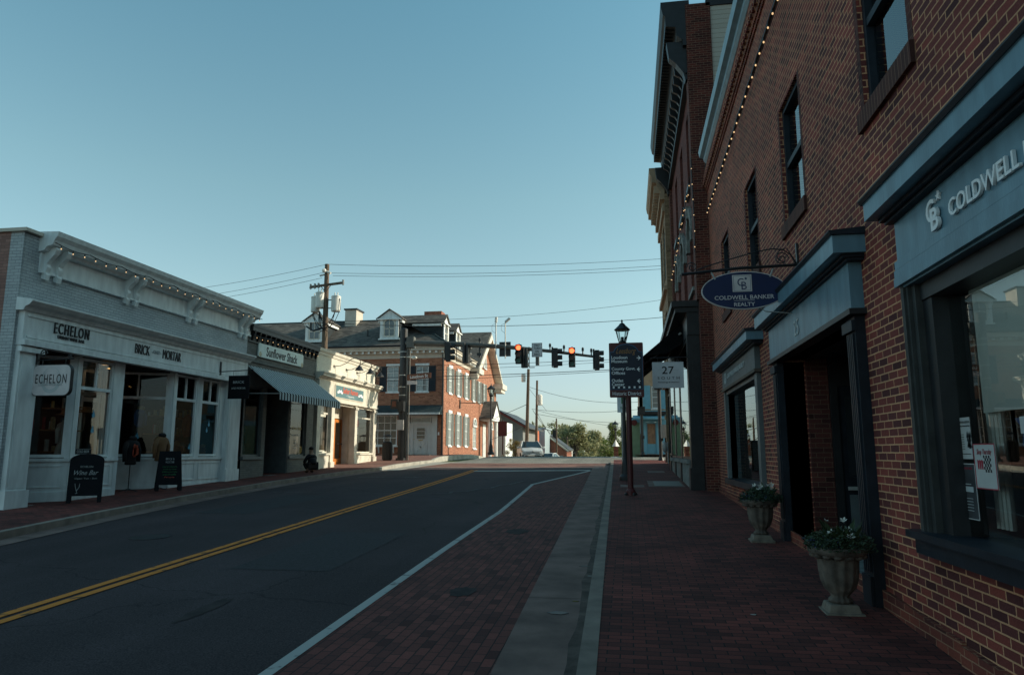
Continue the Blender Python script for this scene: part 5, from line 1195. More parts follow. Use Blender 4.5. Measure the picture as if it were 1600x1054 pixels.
b = MB(); b.fb(GF, -14.45, -14.1, -.35, 2.4, -.1, .08); b.fb(GF, -12.6, -12.25, -.35, 2.4, -.1, .08); b.fb(GF, -14.099, -12.601, 1.78, 1.9, -.1, .06); b.fb(GF, -14.099, -13.85, -.35, 1.779, -.1, .03); b.fb(GF, -12.85, -12.601, -.35, 1.779, -.1, .03); b.fb(GF, -14.099, -12.601, 2.28, 2.4, -.1, .06); df = b.build('door_frame', 'door_white', ge)
window(df, GF, -14.05, -12.65, 1.9, 2.28, -.05, 2, 1, 'door_white', 'curtain_glass', name='transom_window')
b = MB(); b.fb(GF, -13.85, -12.85, -.12, 1.78, -.08, -.03)
for (p, q) in (((-13.7, .02), (-13.0, .68)), ((-13.7, .68), (-13.0, .02))):
    d = V((q[0]-p[0], q[1]-p[1], 0)).normalized(); n_ = (-d.y*.04, d.x*.04)
    b.fprism(GF, [(p[0]+n_[0], p[1]+n_[1]), (q[0]+n_[0], q[1]+n_[1]), (q[0]-n_[0], q[1]-n_[1]), (p[0]-n_[0], p[1]-n_[1])], -.03, -.012)
for q in ((-13.8, -12.9, .7, .76), (-13.8, -12.9, -.05, .01), (-13.8, -13.74, .01, .7), (-12.96, -12.9, .01, .7)): b.fb(GF, *q, -.03, -.01)
dr = b.build('door', 'door_white', df); window(dr, GF, -13.65, -13.05, .86, 1.6, -.03, 3, 3, 'door_white', 'dark_glass', fw=.03, bw=.03, name='door_window', d=.03)
b = MB(); b.ball((-13.78, 45.46, .85), .035); b.box(-13.5, -13.2, 45.49, 45.505, .76, .81); b.build('handle', 'gold', dr)
b = MB(); b.box(-14.1, -12.6, 45.0, 45.42, -.5, -.12); b.build('doorstep', 'stone_grey', ge)
b = MB(); b.box(-12.2, -12.1, 45.46, 45.5, 1.1, 1.3); b.build('number_plate', 'letter_white', ge)

# pedimented building behind on the same street line
pb = thing('pedimented_brick_building', 'lit orange brick building with white edged gable, arched windows and a columned porch', 'building', (-11.85, 58, g(58)))
PS = Fr((-11.85, 0, 0), (0, 1, 0), (1, 0, 0))
H2 = [(u, u+.8, 3.95, 5.65) for u in (54.3, 56.4, 58.5, 61.8)]+[(54.5, 55.7, .3, 2.45), (61.4, 62.6, .3, 2.45)]
b = MB(); b.wall(PS, 53.62, 64.4, -1.2, 6.3, H2, .12); b.prism([(-11.85, 53.8, 6.3), (-11.85, 64.4, 6.3), (-11.85, 59.1, 9.9)], (-.15, 0, 0))
b.box(-24, -12, 53.62, 53.8, 3, 6.3); b.box(-24, -12, 64.2, 64.4, -1, 6.3); b.build('wall', 'georgian_brick', pb)
b = MB(); b.hexa([(-24, 53.2, 5.95), (-11.3, 53.2, 5.95), (-11.3, 59.1, 9.95), (-24, 59.1, 9.95), (-24, 53.2, 6.05), (-11.3, 53.2, 6.05), (-11.3, 59.1, 10.1), (-24, 59.1, 10.1)])
b.hexa([(-24, 59.1, 9.95), (-11.3, 59.1, 9.95), (-11.3, 65.1, 5.95), (-24, 65.1, 5.95), (-24, 59.1, 10.1), (-11.3, 59.1, 10.1), (-11.3, 65.1, 6.05), (-24, 65.1, 6.05)]); b.build('roof', 'shingle', pb)
b = MB()
for (y0, z0, y1, z1) in ((53.2, 5.9, 59.1, 9.9), (65.1, 5.9, 59.1, 9.9)):
    b.hexa([(-11.85, y0, z0-.45), (-11.2, y0, z0-.45), (-11.2, y1, z1-.45), (-11.85, y1, z1-.45), (-11.85, y0, z0), (-11.25, y0, z0), (-11.25, y1, z1), (-11.85, y1, z1)])
b.box(-11.85, -11.1, 53.3, 55.0, 5.95, 6.35); b.box(-11.85, -11.0, 63.0, 65.3, 5.6, 6.05); b.box(-11.85, -11.15, 63.1, 65.1, 5.3, 5.6)
b.build('raking_cornice', 'trim_cream', pb)
fw_ = MB(); Ao, Ai = arch_pts(58.2, 59.6, 7.0, 1.2), arch_pts(58.32, 59.48, 7.0, 1.08)
for k in range(14): fw_.fprism(PS, [Ao[k], Ao[k+1], Ai[k+1], Ai[k]], .003, .08)
fw_.fb(PS, 58.2, 59.6, 6.9, 6.999, .003, .1); fo = fw_.build('fanlight', 'trim_white', pb)
b = MB(); b.fprism(PS, Ai, .002, .03); b.build('pane', 'pale_glass', fo)
for u in (54.3, 56.4, 58.5, 61.8):
    window(pb, PS, u, u+.8, 3.95, 5.65, -.06, 2, 4, 'trim_white', 'pale_glass', sill=.06)
    shutter(pb, PS, u-.5, u-.02, 3.95, 5.65, 'shutter_grey'); shutter(pb, PS, u+.82, u+1.3, 3.95, 5.65, 'shutter_grey')
for u in (54.5, 61.4):
    wi = window(pb, PS, u, u+1.2, .3, 2.0, -.06, 2, 3, 'trim_white', 'pale_glass', sill=.08)
    Ao, Ai = arch_pts(u-.08, u+1.28, 2.0, .66), arch_pts(u+.02, u+1.18, 2.0, .56); b = MB()
    for k in range(14): b.fprism(PS, [Ao[k], Ao[k+1], Ai[k+1], Ai[k]], .003, .07)
    for a in (40, 90, 140): b.fprism(PS, [(u+.6, 2.0), (u+.6+.58*cos(R(a))-.02, 2+.56*sin(R(a))), (u+.6+.58*cos(R(a))+.02, 2+.56*sin(R(a)))], .004, .05)
    b.fb(PS, u-.1, u+1.3, 1.94, 2.04, .003, .08); b.build('arch_head', 'trim_white', wi)
    b = MB(); b.fprism(PS, Ai, -.02, .01); b.build('pane', 'pale_glass', wi)
b = MB(); b.box(-11.84, -10.85, 57.1, 60.5, 2.55, 2.718); po = b.build('porch', 'trim_white', pb)
for u in (57.4, 60.2): b = MB(); b.tube([(-11.1, u, g(u)+.2), (-11.1, u, 2.548)], .17, 10); b.box(-11.35, -10.85, u-.25, u+.25, g(u)-.1, g(u)+.2); b.build('column', 'trim_white', po)
b = MB(); b.prism([(-10.8, 57.0, 2.72), (-10.8, 60.6, 2.72), (-10.8, 58.8, 4.1)], (-1.05, 0, 0)); b.build('porch_gable', 'trim_white', po)
b = MB()
for (y0, y1) in ((56.9, 58.8), (60.7, 58.8)): b.hexa([(-11.85, y0, 2.65), (-10.7, y0, 2.65), (-10.7, y1, 4.12), (-11.85, y1, 4.12), (-11.85, y0, 2.72), (-10.7, y0, 2.72), (-10.7, y1, 4.2), (-11.85, y1, 4.2)])
b.build('porch_roof', 'shingle', po)
b = MB(); b.box(-11.84, -11.8, 58.2, 59.4, -.4, 2.3); b.build('door', 'door_white', po)
b = MB(); b.tube([(-11.8, 50.0, 3.5), (-9.9, 50.0, 3.42)], .03, 5); b.box(-11.85, -11.78, 49.9, 50.1, 3.1, 3.7); b.build('flag_bracket', 'trim_brown', ge)

# ================================================================== BLUE SHOP beyond the junction, right
bb = thing('aqua_trimmed_shop', 'tan corner shop with bright aqua door surround, bracketed porch hood and aqua shutters', 'building', (1.5, 48, g(48)))
BF = Fr((0, 48, 0), (1, 0, 0), (0, -1, 0))
b = MB(); b.wall(BF, .75, 9, -1, 5.7, [(1.55, 2.1, 2.85, 4.3), (1.0, 1.9, -.1, 2.1)], .15); b.box(.75, .95, 48, 55, -1, 5.7); b.box(8.8, 9, 48, 55, -1, 5.7); b.build('wall', 'tan_wall', bb)
b = MB(); b.box(.5, 9.2, 47.7, 55.2, 5.7, 5.85); b.build('roof', 'trim_dark', bb)
w_ = window(bb, BF, 1.55, 2.1, 2.85, 4.3, -.08, 1, 4, 'trim_white', 'curtain_glass', sill=.05)
for x0 in (.98, 2.12): shutter(bb, BF, x0, x0+.5, 2.8, 4.35, 'aqua_paint')
b = MB(); b.fb(BF, .78, 3.2, 2.35, 2.7, .0, .05); b.build('panel_band', 'aqua_paint', bb)
b = MB(); b.fb(BF, .85, 1.15, g(48)-.1, 2.1, .0, .12); b.fb(BF, 1.8, 2.15, g(48)-.1, 2.1, 0, .12); b.fb(BF, 1.15, 1.8, 1.95, 2.1, 0, .1)
b.fb(BF, 2.15, 3.4, g(48)-.1, 2.1, 0, .05); ho = b.build('door_surround', 'aqua_paint', bb)
b = MB(); b.prism([(.3, 48, 2.4), (.3, 47.0, 2.2), (.3, 47.0, 2.1), (.3, 48, 2.1)], (2.0, 0, 0)); 
for x in (.75, 1.95): b.prism([(x, 48, 2.1), (x, 47.3, 2.1), (x, 47.7, 1.75), (x, 47.85, 1.5), (x, 47.85, 1.2), (x, 48, 1.2)], (.1, 0, 0))
b.build('porch_hood', 'aqua_paint', ho)
b = MB(); b.box(.6, 2.4, 47.5, 47.99, 2.402, 2.62); b.build('hood_roof', 'trim_dark', ho)
b = MB(); b.fb(BF, 1.15, 1.8, -.1, 1.94, -.05, .0); dr = b.build('door', 'aqua_paint', ho)
b = MB(); b.fb(BF, 1.22, 1.73, .55, 1.85, .001, .02); b.build('door_panel', 'tan_door', dr)
b = MB(); b.box(.9, 2.4, 47.2, 47.95, -.6, -.12); b.build('doorstep', 'stone', bb)
t = thing('green_shop_front', 'pale green shop front with a round sign just left of the aqua shop', 'building', (.4, 48.6, g(48)))
b = MB(); b.box(.0, .745, 48.6, 54, -1, 1.95); b.build('wall', 'green_paint', t)
b = MB(); b.box(-.05, .748, 48.5, 54.1, 1.95, 2.3); b.build('fascia', 'aqua_paint', t)
b = MB(); b.prism([(.38+.2*cos(k*pi/8), 48.49, 1.95+.2*sin(k*pi/8)) for k in range(16)], (0, -.03, 0)); b.build('round_sign', 'maroon_sign', t)

# ================================================================== SIGNAL MAST
mast = thing('signal_mast', 'black traffic signal pole at the left corner with a long mast arm over the road', 'traffic signal pole', (-12.15, 38, g(38)))
b = MB(); z0 = g(38)
b.tube([(-12.22, 38, z0-.05), (-12.22, 38, 6.78)], [.21, .20], 14); b.tube([(-12.22, 38, z0-.05), (-12.22, 38, z0+.12)], .30, 14); b.ball((-12.22, 38, 6.78), .20, 12, 6, (1, 1, .35)); b.build('pole', 'black_metal', mast)
b = MB(); b.tube([(-11.95, 37.95, z0), (-11.95, 37.95, 6.2)], .055, 6); b.tube([(-11.84, 37.95, z0), (-11.84, 37.95, 6.0)], .035, 6); b.build('riser_conduit', 'pole_grey', mast)
arm = [(-12.2, 38, 6.0), (-11.6, 38, 5.98), (-9, 38, 5.86), (-6.5, 38, 5.66), (-4, 38, 5.36), (-1.35, 38, 4.97)]
def armz(x):
    for (a, _, c), (d, _, e) in zip(arm, arm[1:]):
        if x <= d: return c+(e-c)*(x-a)/(d-a)
b = MB(); b.tube(arm, [.17, .165, .145, .115, .09, .065], 12); b.box(-12.02, -11.6, 37.8, 38.2, 5.72, 6.32)
for x in (-9.9, -7.75, -5.2): b.tube([(x-.05, 38, armz(x-.05)), (x+.05, 38, armz(x+.05))], .16 if x < -7 else .12, 10)
b.build('mast_arm', 'pole_grey', mast)
b = MB()
for z in (5.5, 5.2, 4.2, 3.1, 3.55): b.tube([(-12.22, 38, z-.025), (-12.22, 38, z+.025)], .222, 12)
b.build('strap', 'steel', mast)
b = MB(); b.box(-12.44, -12.05, 37.72, 37.78, 1.2, 1.75); b.build('notice_plate', 'paper', mast)
def signal(loc, rz, label, lit=True, group='traffic signals on the mast arm', prox=None):
    t = thing('traffic_signal', label, 'traffic light', (0, 0, 0), group)
    b = MB(); b.box(-.17, .17, -.12, .12, -.52, .52)
    b.box(-.03, .03, .12, .22, -.45, .6); b.build('housing', 'black_metal', t, bevel=.02)
    for i, z in enumerate((.34, 0, -.34)):
        b = MB(); b.prism([(.13*cos(2*pi*k/20), -.122, z+.13*sin(2*pi*k/20)) for k in range(20)], (0, -.015, 0))
        ln = b.build('lens', ('red_lit' if (i == 0 and lit) else 'lens_red') if i < 2 else 'lens_green', t)
        b = MB(); n = 12
        for k in range(n):
            a0, a1 = pi*(-.15+1.3*k/n), pi*(-.15+1.3*(k+1)/n)
            b.hexa([(.15*cos(a0), -.12, z+.15*sin(a0)), (.15*cos(a1), -.12, z+.15*sin(a1)), (.15*cos(a1), -.36, z+.15*sin(a1)), (.15*cos(a0), -.36, z+.15*sin(a0)), (.16*cos(a0), -.12, z+.16*sin(a0)), (.16*cos(a1), -.12, z+.16*sin(a1)), (.16*cos(a1), -.36, z+.16*sin(a1)), (.16*cos(a0), -.36, z+.16*sin(a0))])
        b.build('visor', 'black_metal', ln)
    t.location = loc; t.rotation_euler = (0, 0, rz); return t
signal((-5.72, 37.75, 5.20), 0, 'traffic light showing red, left of the white regulatory sign', group='traffic signals on the mast arm')
signal((-2.86, 37.75, 4.97), 0, 'traffic light showing red, right part of the mast arm')
signal((-9.65, 37.9, 5.42), R(100), 'dark traffic light seen from the side nearest the pole', False)
signal((-8.65, 37.9, 5.30), R(160), 'dark traffic light seen from behind, second from the pole', False)
signal((-5.42, 37.9, 5.0), R(170), 'back of a traffic light just right of the left red light', False)
signal((-3.75, 37.9, 4.98), R(95), 'dark traffic light seen from the side, between the white sign and the right red light', False)
signal((-1.55, 37.9, 4.82), R(95), 'dark traffic light seen from the side at the end of the arm', False)
b = MB()
for x, zl in ((-9.2, 4.9), (-8.45, 4.9), (-5.18, 4.5), (-3.95, 4.5), (-1.75, 4.35)):
    b.tube([(x, 37.95, armz(x)+.1), (x, 37.95, zl)], .022, 5); b.tube([(x, 37.95, zl), (x+.3, 37.95, zl)], .022, 5)
for x in (-7.9, -4.05, -3.3, -2.3, -1.85): b.tube([(x, 37.95, armz(x)+.05), (x, 37.95, armz(x)+.42)], .035, 6); b.box(x-.06, x+.06, 37.9, 38.0, armz(x)+.22, armz(x)+.38)
b.tube([(-7.9, 37.95, armz(-7.9)), (-7.9, 37.95, 5.1)], .05, 6); b.box(-8.05, -7.8, 37.9, 38, 5.2, 5.35); b.build('signal_hanger', 'black_metal', mast)
t = thing('sign_back', 'square black back of a sign on the mast arm beside the camera stalks', 'sign', (-6.5, 38.1, 5.2))
b = MB(); b.box(-6.85, -6.22, 38.12, 38.15, 5.15, 5.95); b.build('board', 'black_metal', t)
t = thing('regulatory_sign', 'white sign reading NO TURN ON RED on the mast arm', 'sign', (-4.75, 37.8, 5))
b = MB(); b.box(-5.02, -4.45, 37.78, 37.81, 5.04, 5.80); b.build('board', 'sign_grey', t)
b = MB()
for q in ((-5.0, -4.47, 5.06, 5.07), (-5.0, -4.47, 5.77, 5.78), (-5.0, -4.99, 5.07, 5.77), (-4.48, -4.47, 5.07, 5.77)): b.box(q[0], q[1], 37.775, 37.779, q[2], q[3])
b.build('border', 'letter_black', t)
for i, s_ in enumerate(('NO', 'TURN', 'ON', 'RED')): text(s_, UX, NY, (-4.735, 37.778, 5.67-i*.165), (.26, .36, .2, .28)[i], .12, 'letter_black', t, ext=.004, bold=.01)
b = MB(); b.box(-4.83, -4.65, 37.9, 38.1, 4.62, 5.1); b.build('bracket', 'pole_grey', t)
for x, lab in ((-7.0, 'left white camera on a tall thin stalk over the mast arm'), (-6.48, 'right white camera on a tall thin stalk over the mast arm')):
    t = thing('traffic_camera', lab, 'camera', (x, 37.9, 5), 'cameras above the mast arm')
    b = MB(); b.tube([(x, 37.9, 5.0), (x, 37.9, 7.1)], .03, 6); b.build('stalk', 'steel', t)
    b = MB(); b.tube([(x, 37.9, 7.0), (x+(.25 if x > -6.8 else .02), 37.9, 7.22 if x > -6.8 else 7.3)], .075, 8); b.build('camera_body', 'white_metal', t)
    b = MB(); b.tube([(x, 37.9, 6.95), (x-.22, 37.9, 6.85), (x-.22, 37.9, 6.55), (x-.02, 37.9, 6.4)], .008, 4); b.build('cable', 'black_metal', t)
t = thing('street_name_sign', 'brown street name sign reading Loudoun St on the signal pole', 'sign', (-11.9, 37.9, 3.9))
b = MB(); b.hexa([(-11.95, 37.85, 3.92), (-10.55, 37.7, 4.0), (-10.55, 37.73, 4.0), (-11.95, 37.88, 3.92), (-11.95, 37.85, 4.22), (-10.55, 37.7, 4.3), (-10.55, 37.73, 4.3), (-11.95, 37.88, 4.22)]); b.build('board', 'brown_sign', t)
text('Loudoun St', (1.4, -.15, .08), NY, (-11.25, 37.77, 4.11), 1.05, .17, 'letter_white', t, ext=.005, bold=.01)
b = MB(); b.box(-11.95, -11.4, 37.88, 37.9, 3.68, 3.88); b.build('cross_blade', 'sign_cream', t)
t = thing('security_camera', 'small white dome camera on the signal pole under the arm', 'camera', (-11.8, 37.9, 5.1)); b = MB(); b.tube([(-12.0, 37.9, 5.2), (-11.65, 37.8, 5.2)], .03, 5); b.ball((-11.55, 37.8, 5.14), .13, 10, 6, (1.3, 1, .7)); b.build('camera_body', 'white_metal', t)
t = thing('pedestrian_signal', 'pedestrian signal box on the left signal pole', 'pedestrian signal', (-12.4, 37.7, 2.5)); b = MB(); b.box(-12.75, -12.35, 37.55, 37.85, 2.35, 2.85); b.box(-12.33, -12.0, 37.5, 37.8, 2.2, 2.75); b.build('housing', 'black_metal', t); b = MB(); b.box(-12.66, -12.44, 37.54, 37.55, 2.45, 2.75); b.build('hand_lens', 'lens_red', t)
t = thing('litter_bin', 'black slatted litter bin with a hood beside the left signal pole', 'litter bin', (-12.98, 37.9, g(38)))
b = MB(); b.lathe((-12.98, 37.9, g(38)), [(.22, 0), (.24, .04), (.25, .9), (.26, .95), (.2, 1.0)], 20)
for k in range(20): a = k*2*pi/20; b.box(-12.98+.255*cos(a)-.02, -12.98+.255*cos(a)+.02, 37.9+.255*sin(a)-.02, 37.9+.255*sin(a)+.02, g(38)+.05, g(38)+.9)
b.build('basket', 'black_metal', t); b = MB()
for a in (0, 2.1, 4.2): b.tube([(-12.98+.2*cos(a), 37.9+.2*sin(a), g(38)+.95), (-12.98+.2*cos(a), 37.9+.2*sin(a), g(38)+1.3)], .015, 5)
b.lathe((-12.98, 37.9, g(38)+1.28), [(.24, 0), (.22, .04), (.05, .1)], 16); b.build('hood', 'black_metal', t)

# ---- street lamps, lantern type
def street_lamp(label, loc, h, s=1.0):
    t = thing('street_lamp', label, 'street lamp', loc, 'black lantern street lamps'); x, y, z = loc
    b = MB(); b.lathe(loc, [(.2*s, 0), (.2*s, .12), (.14*s, .2), (.11*s, .55), (.07*s, .7), (.055*s, 1.0), (.045*s, h-.95), (.07*s, h-.9), (.05*s, h-.85), (.12*s, h-.78), (.13*s, h-.72), (.10*s, h-.70)], 14); b.build('post', 'black_metal', t, smooth=False)
    zz = z+h-.70
    b = MB(); b.lathe((x, y, zz), [(.115*s, 0), (.16*s, .18), (.21*s, .40)], 12); b.build('lantern_glass', 'lamp_glass', t)
    b = MB()
    for k in range(6): a = k*pi/3; b.tube([(x+.12*s*cos(a), y+.12*s*sin(a), zz), (x+.165*s*cos(a), y+.165*s*sin(a), zz+.18), (x+.215*s*cos(a), y+.215*s*sin(a), zz+.4)], .008*s, 4)
    b.lathe((x, y, zz+.38), [(.25*s, 0), (.26*s, .03), (.20*s, .09), (.12*s, .17), (.07*s, .24), (.03*s, .26), (.02*s, .29), (.035*s, .32), (.01*s, .38)], 14)
    b.tube([(x, y, zz), (x, y, zz+.15)], .05*s, 8); b.build('lantern_cap', 'black_metal', t); return t
street_lamp('street lamp standing right behind the wayfinding sign on the right pavement', (-.13, 24.5, g(24.5)), 5.35, 1.05)
street_lamp('street lamp before the pedimented brick building on the left', (-8.8, 46, g(46)), 4.55, 1.1)
street_lamp('distant street lamp beyond the junction near the dark green tree', (-1.1, 62, g(62)), 3.7, 1.15)

# ---- wayfinding sign
WY = 19.0
t = thing('wayfinding_sign', 'tall navy and maroon direction sign on a maroon post standing on the right pavement', 'sign', (.02, WY, g(WY)))
zp = g(WY)
b = MB(); b.tube([(.02, WY+.06, zp), (.02, WY+.06, 1.5)], .072, 12); b.lathe((.02, WY+.06, zp), [(.13, 0), (.13, .1), (.085, .16)], 12); b.build('post', 'maroon', t)
b = MB()
for a in range(4): b.ball((.02+.15*cos(a*pi/2+.6), WY+.06+.15*sin(a*pi/2+.6), zp+.02), .05, 8, 5)
b.build('anchor_bolt', 'black_metal', t)
x0, x1, zb_, zt = -.46, .43, 1.42, 2.86
b = MB(); b.prism(rrect((x0+x1)/2, (zb_+zt)/2, (x1-x0)/2, (zt-zb_)/2, .03, WY-.03), (0, .06, 0)); b.build('panel', 'maroon', t)
cx = (x0+x1)/2
P = [(x0+.02, 1.62), (x1-.02, 1.62), (x1-.02, 2.62), (x1-.10, 2.62)]+[(cx+.33*cos(a), 2.58+.25*sin(a)) for a in [pi*k/14 for k in range(1, 14)]]+[(x0+.10, 2.62), (x0+.02, 2.62)]
b = MB(); b.prism([(p[0], WY-.031, p[1]) for p in P], (0, -.004, 0)); b.build('blue_edge', 'sign_blue_edge', t)
P2 = [(cx+(p[0]-cx)*.965, 2.13+(p[1]-2.13)*.975) for p in P]
b = MB(); b.prism([(p[0], WY-.0355, p[1]) for p in P2], (0, -.004, 0)); b.build('face', 'sign_navy', t)
yy = WY-.040
text('Leesburg', UX, NY, (cx+.0, yy, 2.62), .52, .19, 'letter_gold', t, ext=.003, shear=.45)
for s_, x, z, w_ in (('Loudoun', x0+.06, 2.47, .42), ('Museum', x0+.06, 2.37, .41), ('County Govt.', x0+.06, 2.16, .62), ('Offices', x0+.06, 2.06, .35), ('Outlet', x0+.06, 1.86, .30), ('Center', x0+.06, 1.76, .33)):
    text(s_, UX, NY, (x, yy, z), w_, .085 if s_ not in ('County Govt.',) else .1, 'letter_white', t, ext=.003, align='l', bold=.015)
text('Historic District', UX, NY, (cx+.0, WY-.031, 1.52), .74, .095, 'letter_white', t, ext=.003)
b = MB()
for k in range(6): x = x0+.08+k*.135; b.box(x, x+.05, yy-.003, yy, 1.655, 1.705)
b.build('square_marks', 'letter_white', t)
b = MB()
for z, s_ in ((2.45, 1), (2.15, -1), (1.84, -1)):
    x = x1-.12; b.box(x-.05, x+.03, yy-.003, yy, z-.012, z+.012)
    for q in (-1, 1):
        P = [(x+s_*.055, yy, z), (x, yy, z+q*.055), (x-s_*.02, yy, z+q*.055), (x+s_*.02, yy, z)]; b.prism(P, (0, -.004, 0))
b.build('arrows', 'letter_white', t)
t = thing('parking_sign', 'green lettered parking sign on a thin grey post behind the wayfinding sign', 'sign', (-.42, 25, g(25)))
b = MB(); b.tube([(-.21, 25, g(25)), (-.21, 25, 1.98)], .035, 6); b.build('post', 'steel', t)
b = MB(); b.box(-.36, .12, 24.94, 24.96, 1.35, 1.97); b.build('board', 'letter_white', t); text('P', UX, NY, (-.14, 24.938, 1.78), .16, .26, 'chalk_green', t, ext=.003, bold=.02); text('PARK', UX, NY, (-.14, 24.938, 1.5), .22, .1, 'chalk_green', t, ext=.003)
# pedestrian signal posts and a small cabinet at the right corner
for x, y, h, lab in ((1.62, 38.2, 4.1, 'taller black pedestrian signal post before the aqua shop'), (.85, 44.0+2.6, 3.0, 'shorter black pedestrian signal post left of the aqua shop door')):
    t = thing('pedestrian_signal', lab, 'pedestrian signal', (x, y, g(y)), 'pedestrian signals on posts'); z = g(y)
    b = MB(); b.tube([(x, y, z), (x, y, z+h-.4)], .09, 10); b.lathe((x, y, z), [(.16, 0), (.12, .15), (.08, .2)], 12); b.box(x-.04, x+.14, y-.15, y, z+1.0, z+1.2); b.build('post', 'black_metal', t)
    b = MB(); b.box(x-.25, x+.22, y-.2, y+.1, z+h-.45, z+h); b.box(x-.27, x+.24, y-.3, y-.2, z+h-.02, z+h+.01); b.build('housing', 'black_metal', t)
t = thing('pay_phone', 'small grey pay phone on a post by the tan corner building', 'pay phone', (1.75, 36.4, g(36))); b = MB(); b.tube([(1.8, 36.4, g(36)), (1.8, 36.4, 1.2)], .05, 8); b.build('post', 'black_metal', t); b = MB(); b.box(1.58, 1.86, 36.2, 36.6, .7, 1.35); b.build('box', 'steel', t)
t = thing('mirror', 'round mirror on a post at the right corner', 'mirror', (1.8, 35.5, 0)); b = MB(); b.tube([(1.84, 35.5, g(35)), (1.84, 35.5, .5)], .03, 6); b.ball((1.7, 35.5, .25), .22, 12, 8, (.6, .3, 1.2)); b.build('frame', 'steel', t)
t = thing('utility_box', 'black utility cabinet behind the wayfinding post', 'utility box', (.02, 30, g(30))); b = MB(); b.box(-.22, .12, 29.9, 30.2, g(30), g(30)+1.15); b.box(-.24, .14, 29.88, 30.22, g(30)+1.15, g(30)+1.2); b.build('cabinet', 'black_metal', t, bevel=.02)
# covers in the right pavement
def cover(name, label, x0, x1, y0, y1, m, m2=None):
    t = thing(name, label, 'cover', ((x0+x1)/2, (y0+y1)/2, g((y0+y1)/2)), 'covers set in the right pavement')
    ga, gc = g(y0), g(y1)
    b = MB(); b.hexa([(x0, y0, ga-.02), (x1, y0, ga-.02), (x1, y1, gc-.02), (x0, y1, gc-.02), (x0, y0, ga+.006), (x1, y0, ga+.006), (x1, y1, gc+.006), (x0, y1, gc+.006)]); b.build('frame', m, t)
    if m2:
        e = .18; b = MB(); ga, gc = g(y0+e), g(y1-e); b.hexa([(x0+e, y0+e, ga), (x1-e*.3, y0+e, ga), (x1-e*.3, y1-e, gc), (x0+e, y1-e, gc), (x0+e, y0+e, ga+.012), (x1-e*.3, y0+e, ga+.012), (x1-e*.3, y1-e, gc+.012), (x0+e, y1-e, gc+.012)]); b.build('plate', m2, t)
cover('cellar_hatch', 'large steel cellar hatch in a concrete frame before the black shopfront', .55, 1.6, 21.9, 24.2, 'concrete', 'pole_grey')
cover('utility_cover', 'pale rectangular cover in the brick beside the wayfinding post', -.28, .42, 21.6, 22.5, 'concrete')
cover('utility_cover', 'small far cover in the right pavement near the second pier', .7, 1.35, 28.6, 29.8, 'concrete')
random.seed(21)
lb = ['black scrap lying in the gutter pan near the camera', 'small dark scrap in the gutter pan', 'tiny white scrap in the gutter', 'pale leaf on the right pavement near the urn', 'brown leaf in the gutter near the kerb', 'white square on the near kerb top']
for i, (x, y, s_, m) in enumerate(((-.73, 7.5, .09, 'letter_black'), (-.62, 9.9, .05, 'letter_black'), (-.52, 9.3, .03, 'litter'), (1.1, 7.2, .02, 'litter'), (-.6, 8.0, .03, 'leaf_dry'), (-.27, 5.3, .03, 'litter'))):
    zz = g(y)+(.006 if x > -.3 else -.117); b = MB(); P = [(x+s_*1.6*cos(k)*random.uniform(.6, 1), y+s_*sin(k)*random.uniform(.6, 1), zz) for k in (0, 1, 2, 3, 4, 5)]; b.prism(P, (0, 0, .004)); tag(b.build('scrap', m, origin=(x, y, zz)), lb[i], 'litter')

# ================================================================== UTILITY POLES AND WIRES
t = thing('utility_pole', 'wooden utility pole with crossarm and three grey transformers rising behind the cream shop', 'utility pole', (-16.0, 36, g(36)), 'wooden utility poles')
b = MB(); b.tube([(-16.0, 36, -.7), (-16.0, 36, 5), (-16.05, 36, 10.15)], [.19, .16, .12], 12); b.build('pole', 'wood_pole', t)
b = MB(); b.hexa([(-16.95, 35.85, 8.82), (-15.05, 35.85, 9.0), (-15.05, 35.95, 9.0), (-16.95, 35.95, 8.82), (-16.95, 35.85, 8.94), (-15.05, 35.85, 9.12), (-15.05, 35.95, 9.12), (-16.95, 35.95, 8.94)])
b.tube([(-15.7, 35.88, 9.0), (-16.0, 35.86, 8.55)], .02, 5); b.tube([(-16.3, 35.88, 8.9), (-16.0, 35.86, 8.55)], .02, 5); b.build('crossarm', 'wood_pole', t)
for x, z in ((-16.9, 8.98), (-16.66, 9.0), (-16.45, 9.02), (-15.05, 9.15)):
    b = MB(); b.lathe((x, 35.9, z-.22), [(.03, 0), (.075, .05), (.04, .1), (.075, .15), (.04, .2), (.07, .26), (.03, .3)], 10); b.build('insulator', 'steel', t)
b = MB(); b.ball((-16.12, 35.8, 9.75), .12, 8, 6); b.tube([(-16.1, 35.85, 9.75), (-15.75, 35.85, 9.6)], .06, 8); b.tube([(-16.15, 35.9, 9.55), (-16.4, 35.9, 9.5)], .05, 6); b.build('cutout', 'white_metal', t)
for x, y, z, r in ((-16.62, 36.0, 7.5, .24), (-16.28, 35.75, 7.68, .22), (-15.45, 36.0, 7.5, .25)):
    b = MB(); b.lathe((x, y, z), [(r*.92, 0), (r*.96, .03), (r, .06), (r, .78), (r*1.06, .8), (r*1.02, .84), (r*.4, .9)], 18)
    b.tube([(x-.08, y, z+.85), (x-.08, y, z+1.05)], .03, 6); b.tube([(x+.08, y, z+.85), (x+.08, y, z+1.05)], .03, 6); tr = b.build('transformer', 'white_metal', t)
    b = MB(); b.tube([(x, y, z+.2), (-16.0, 36, z+.2)], .03, 5); b.tube([(x, y, z+.65), (-16.0, 36, z+.65)], .03, 5); b.build('mount', 'black_metal', tr)
random.seed(2); b = MB()
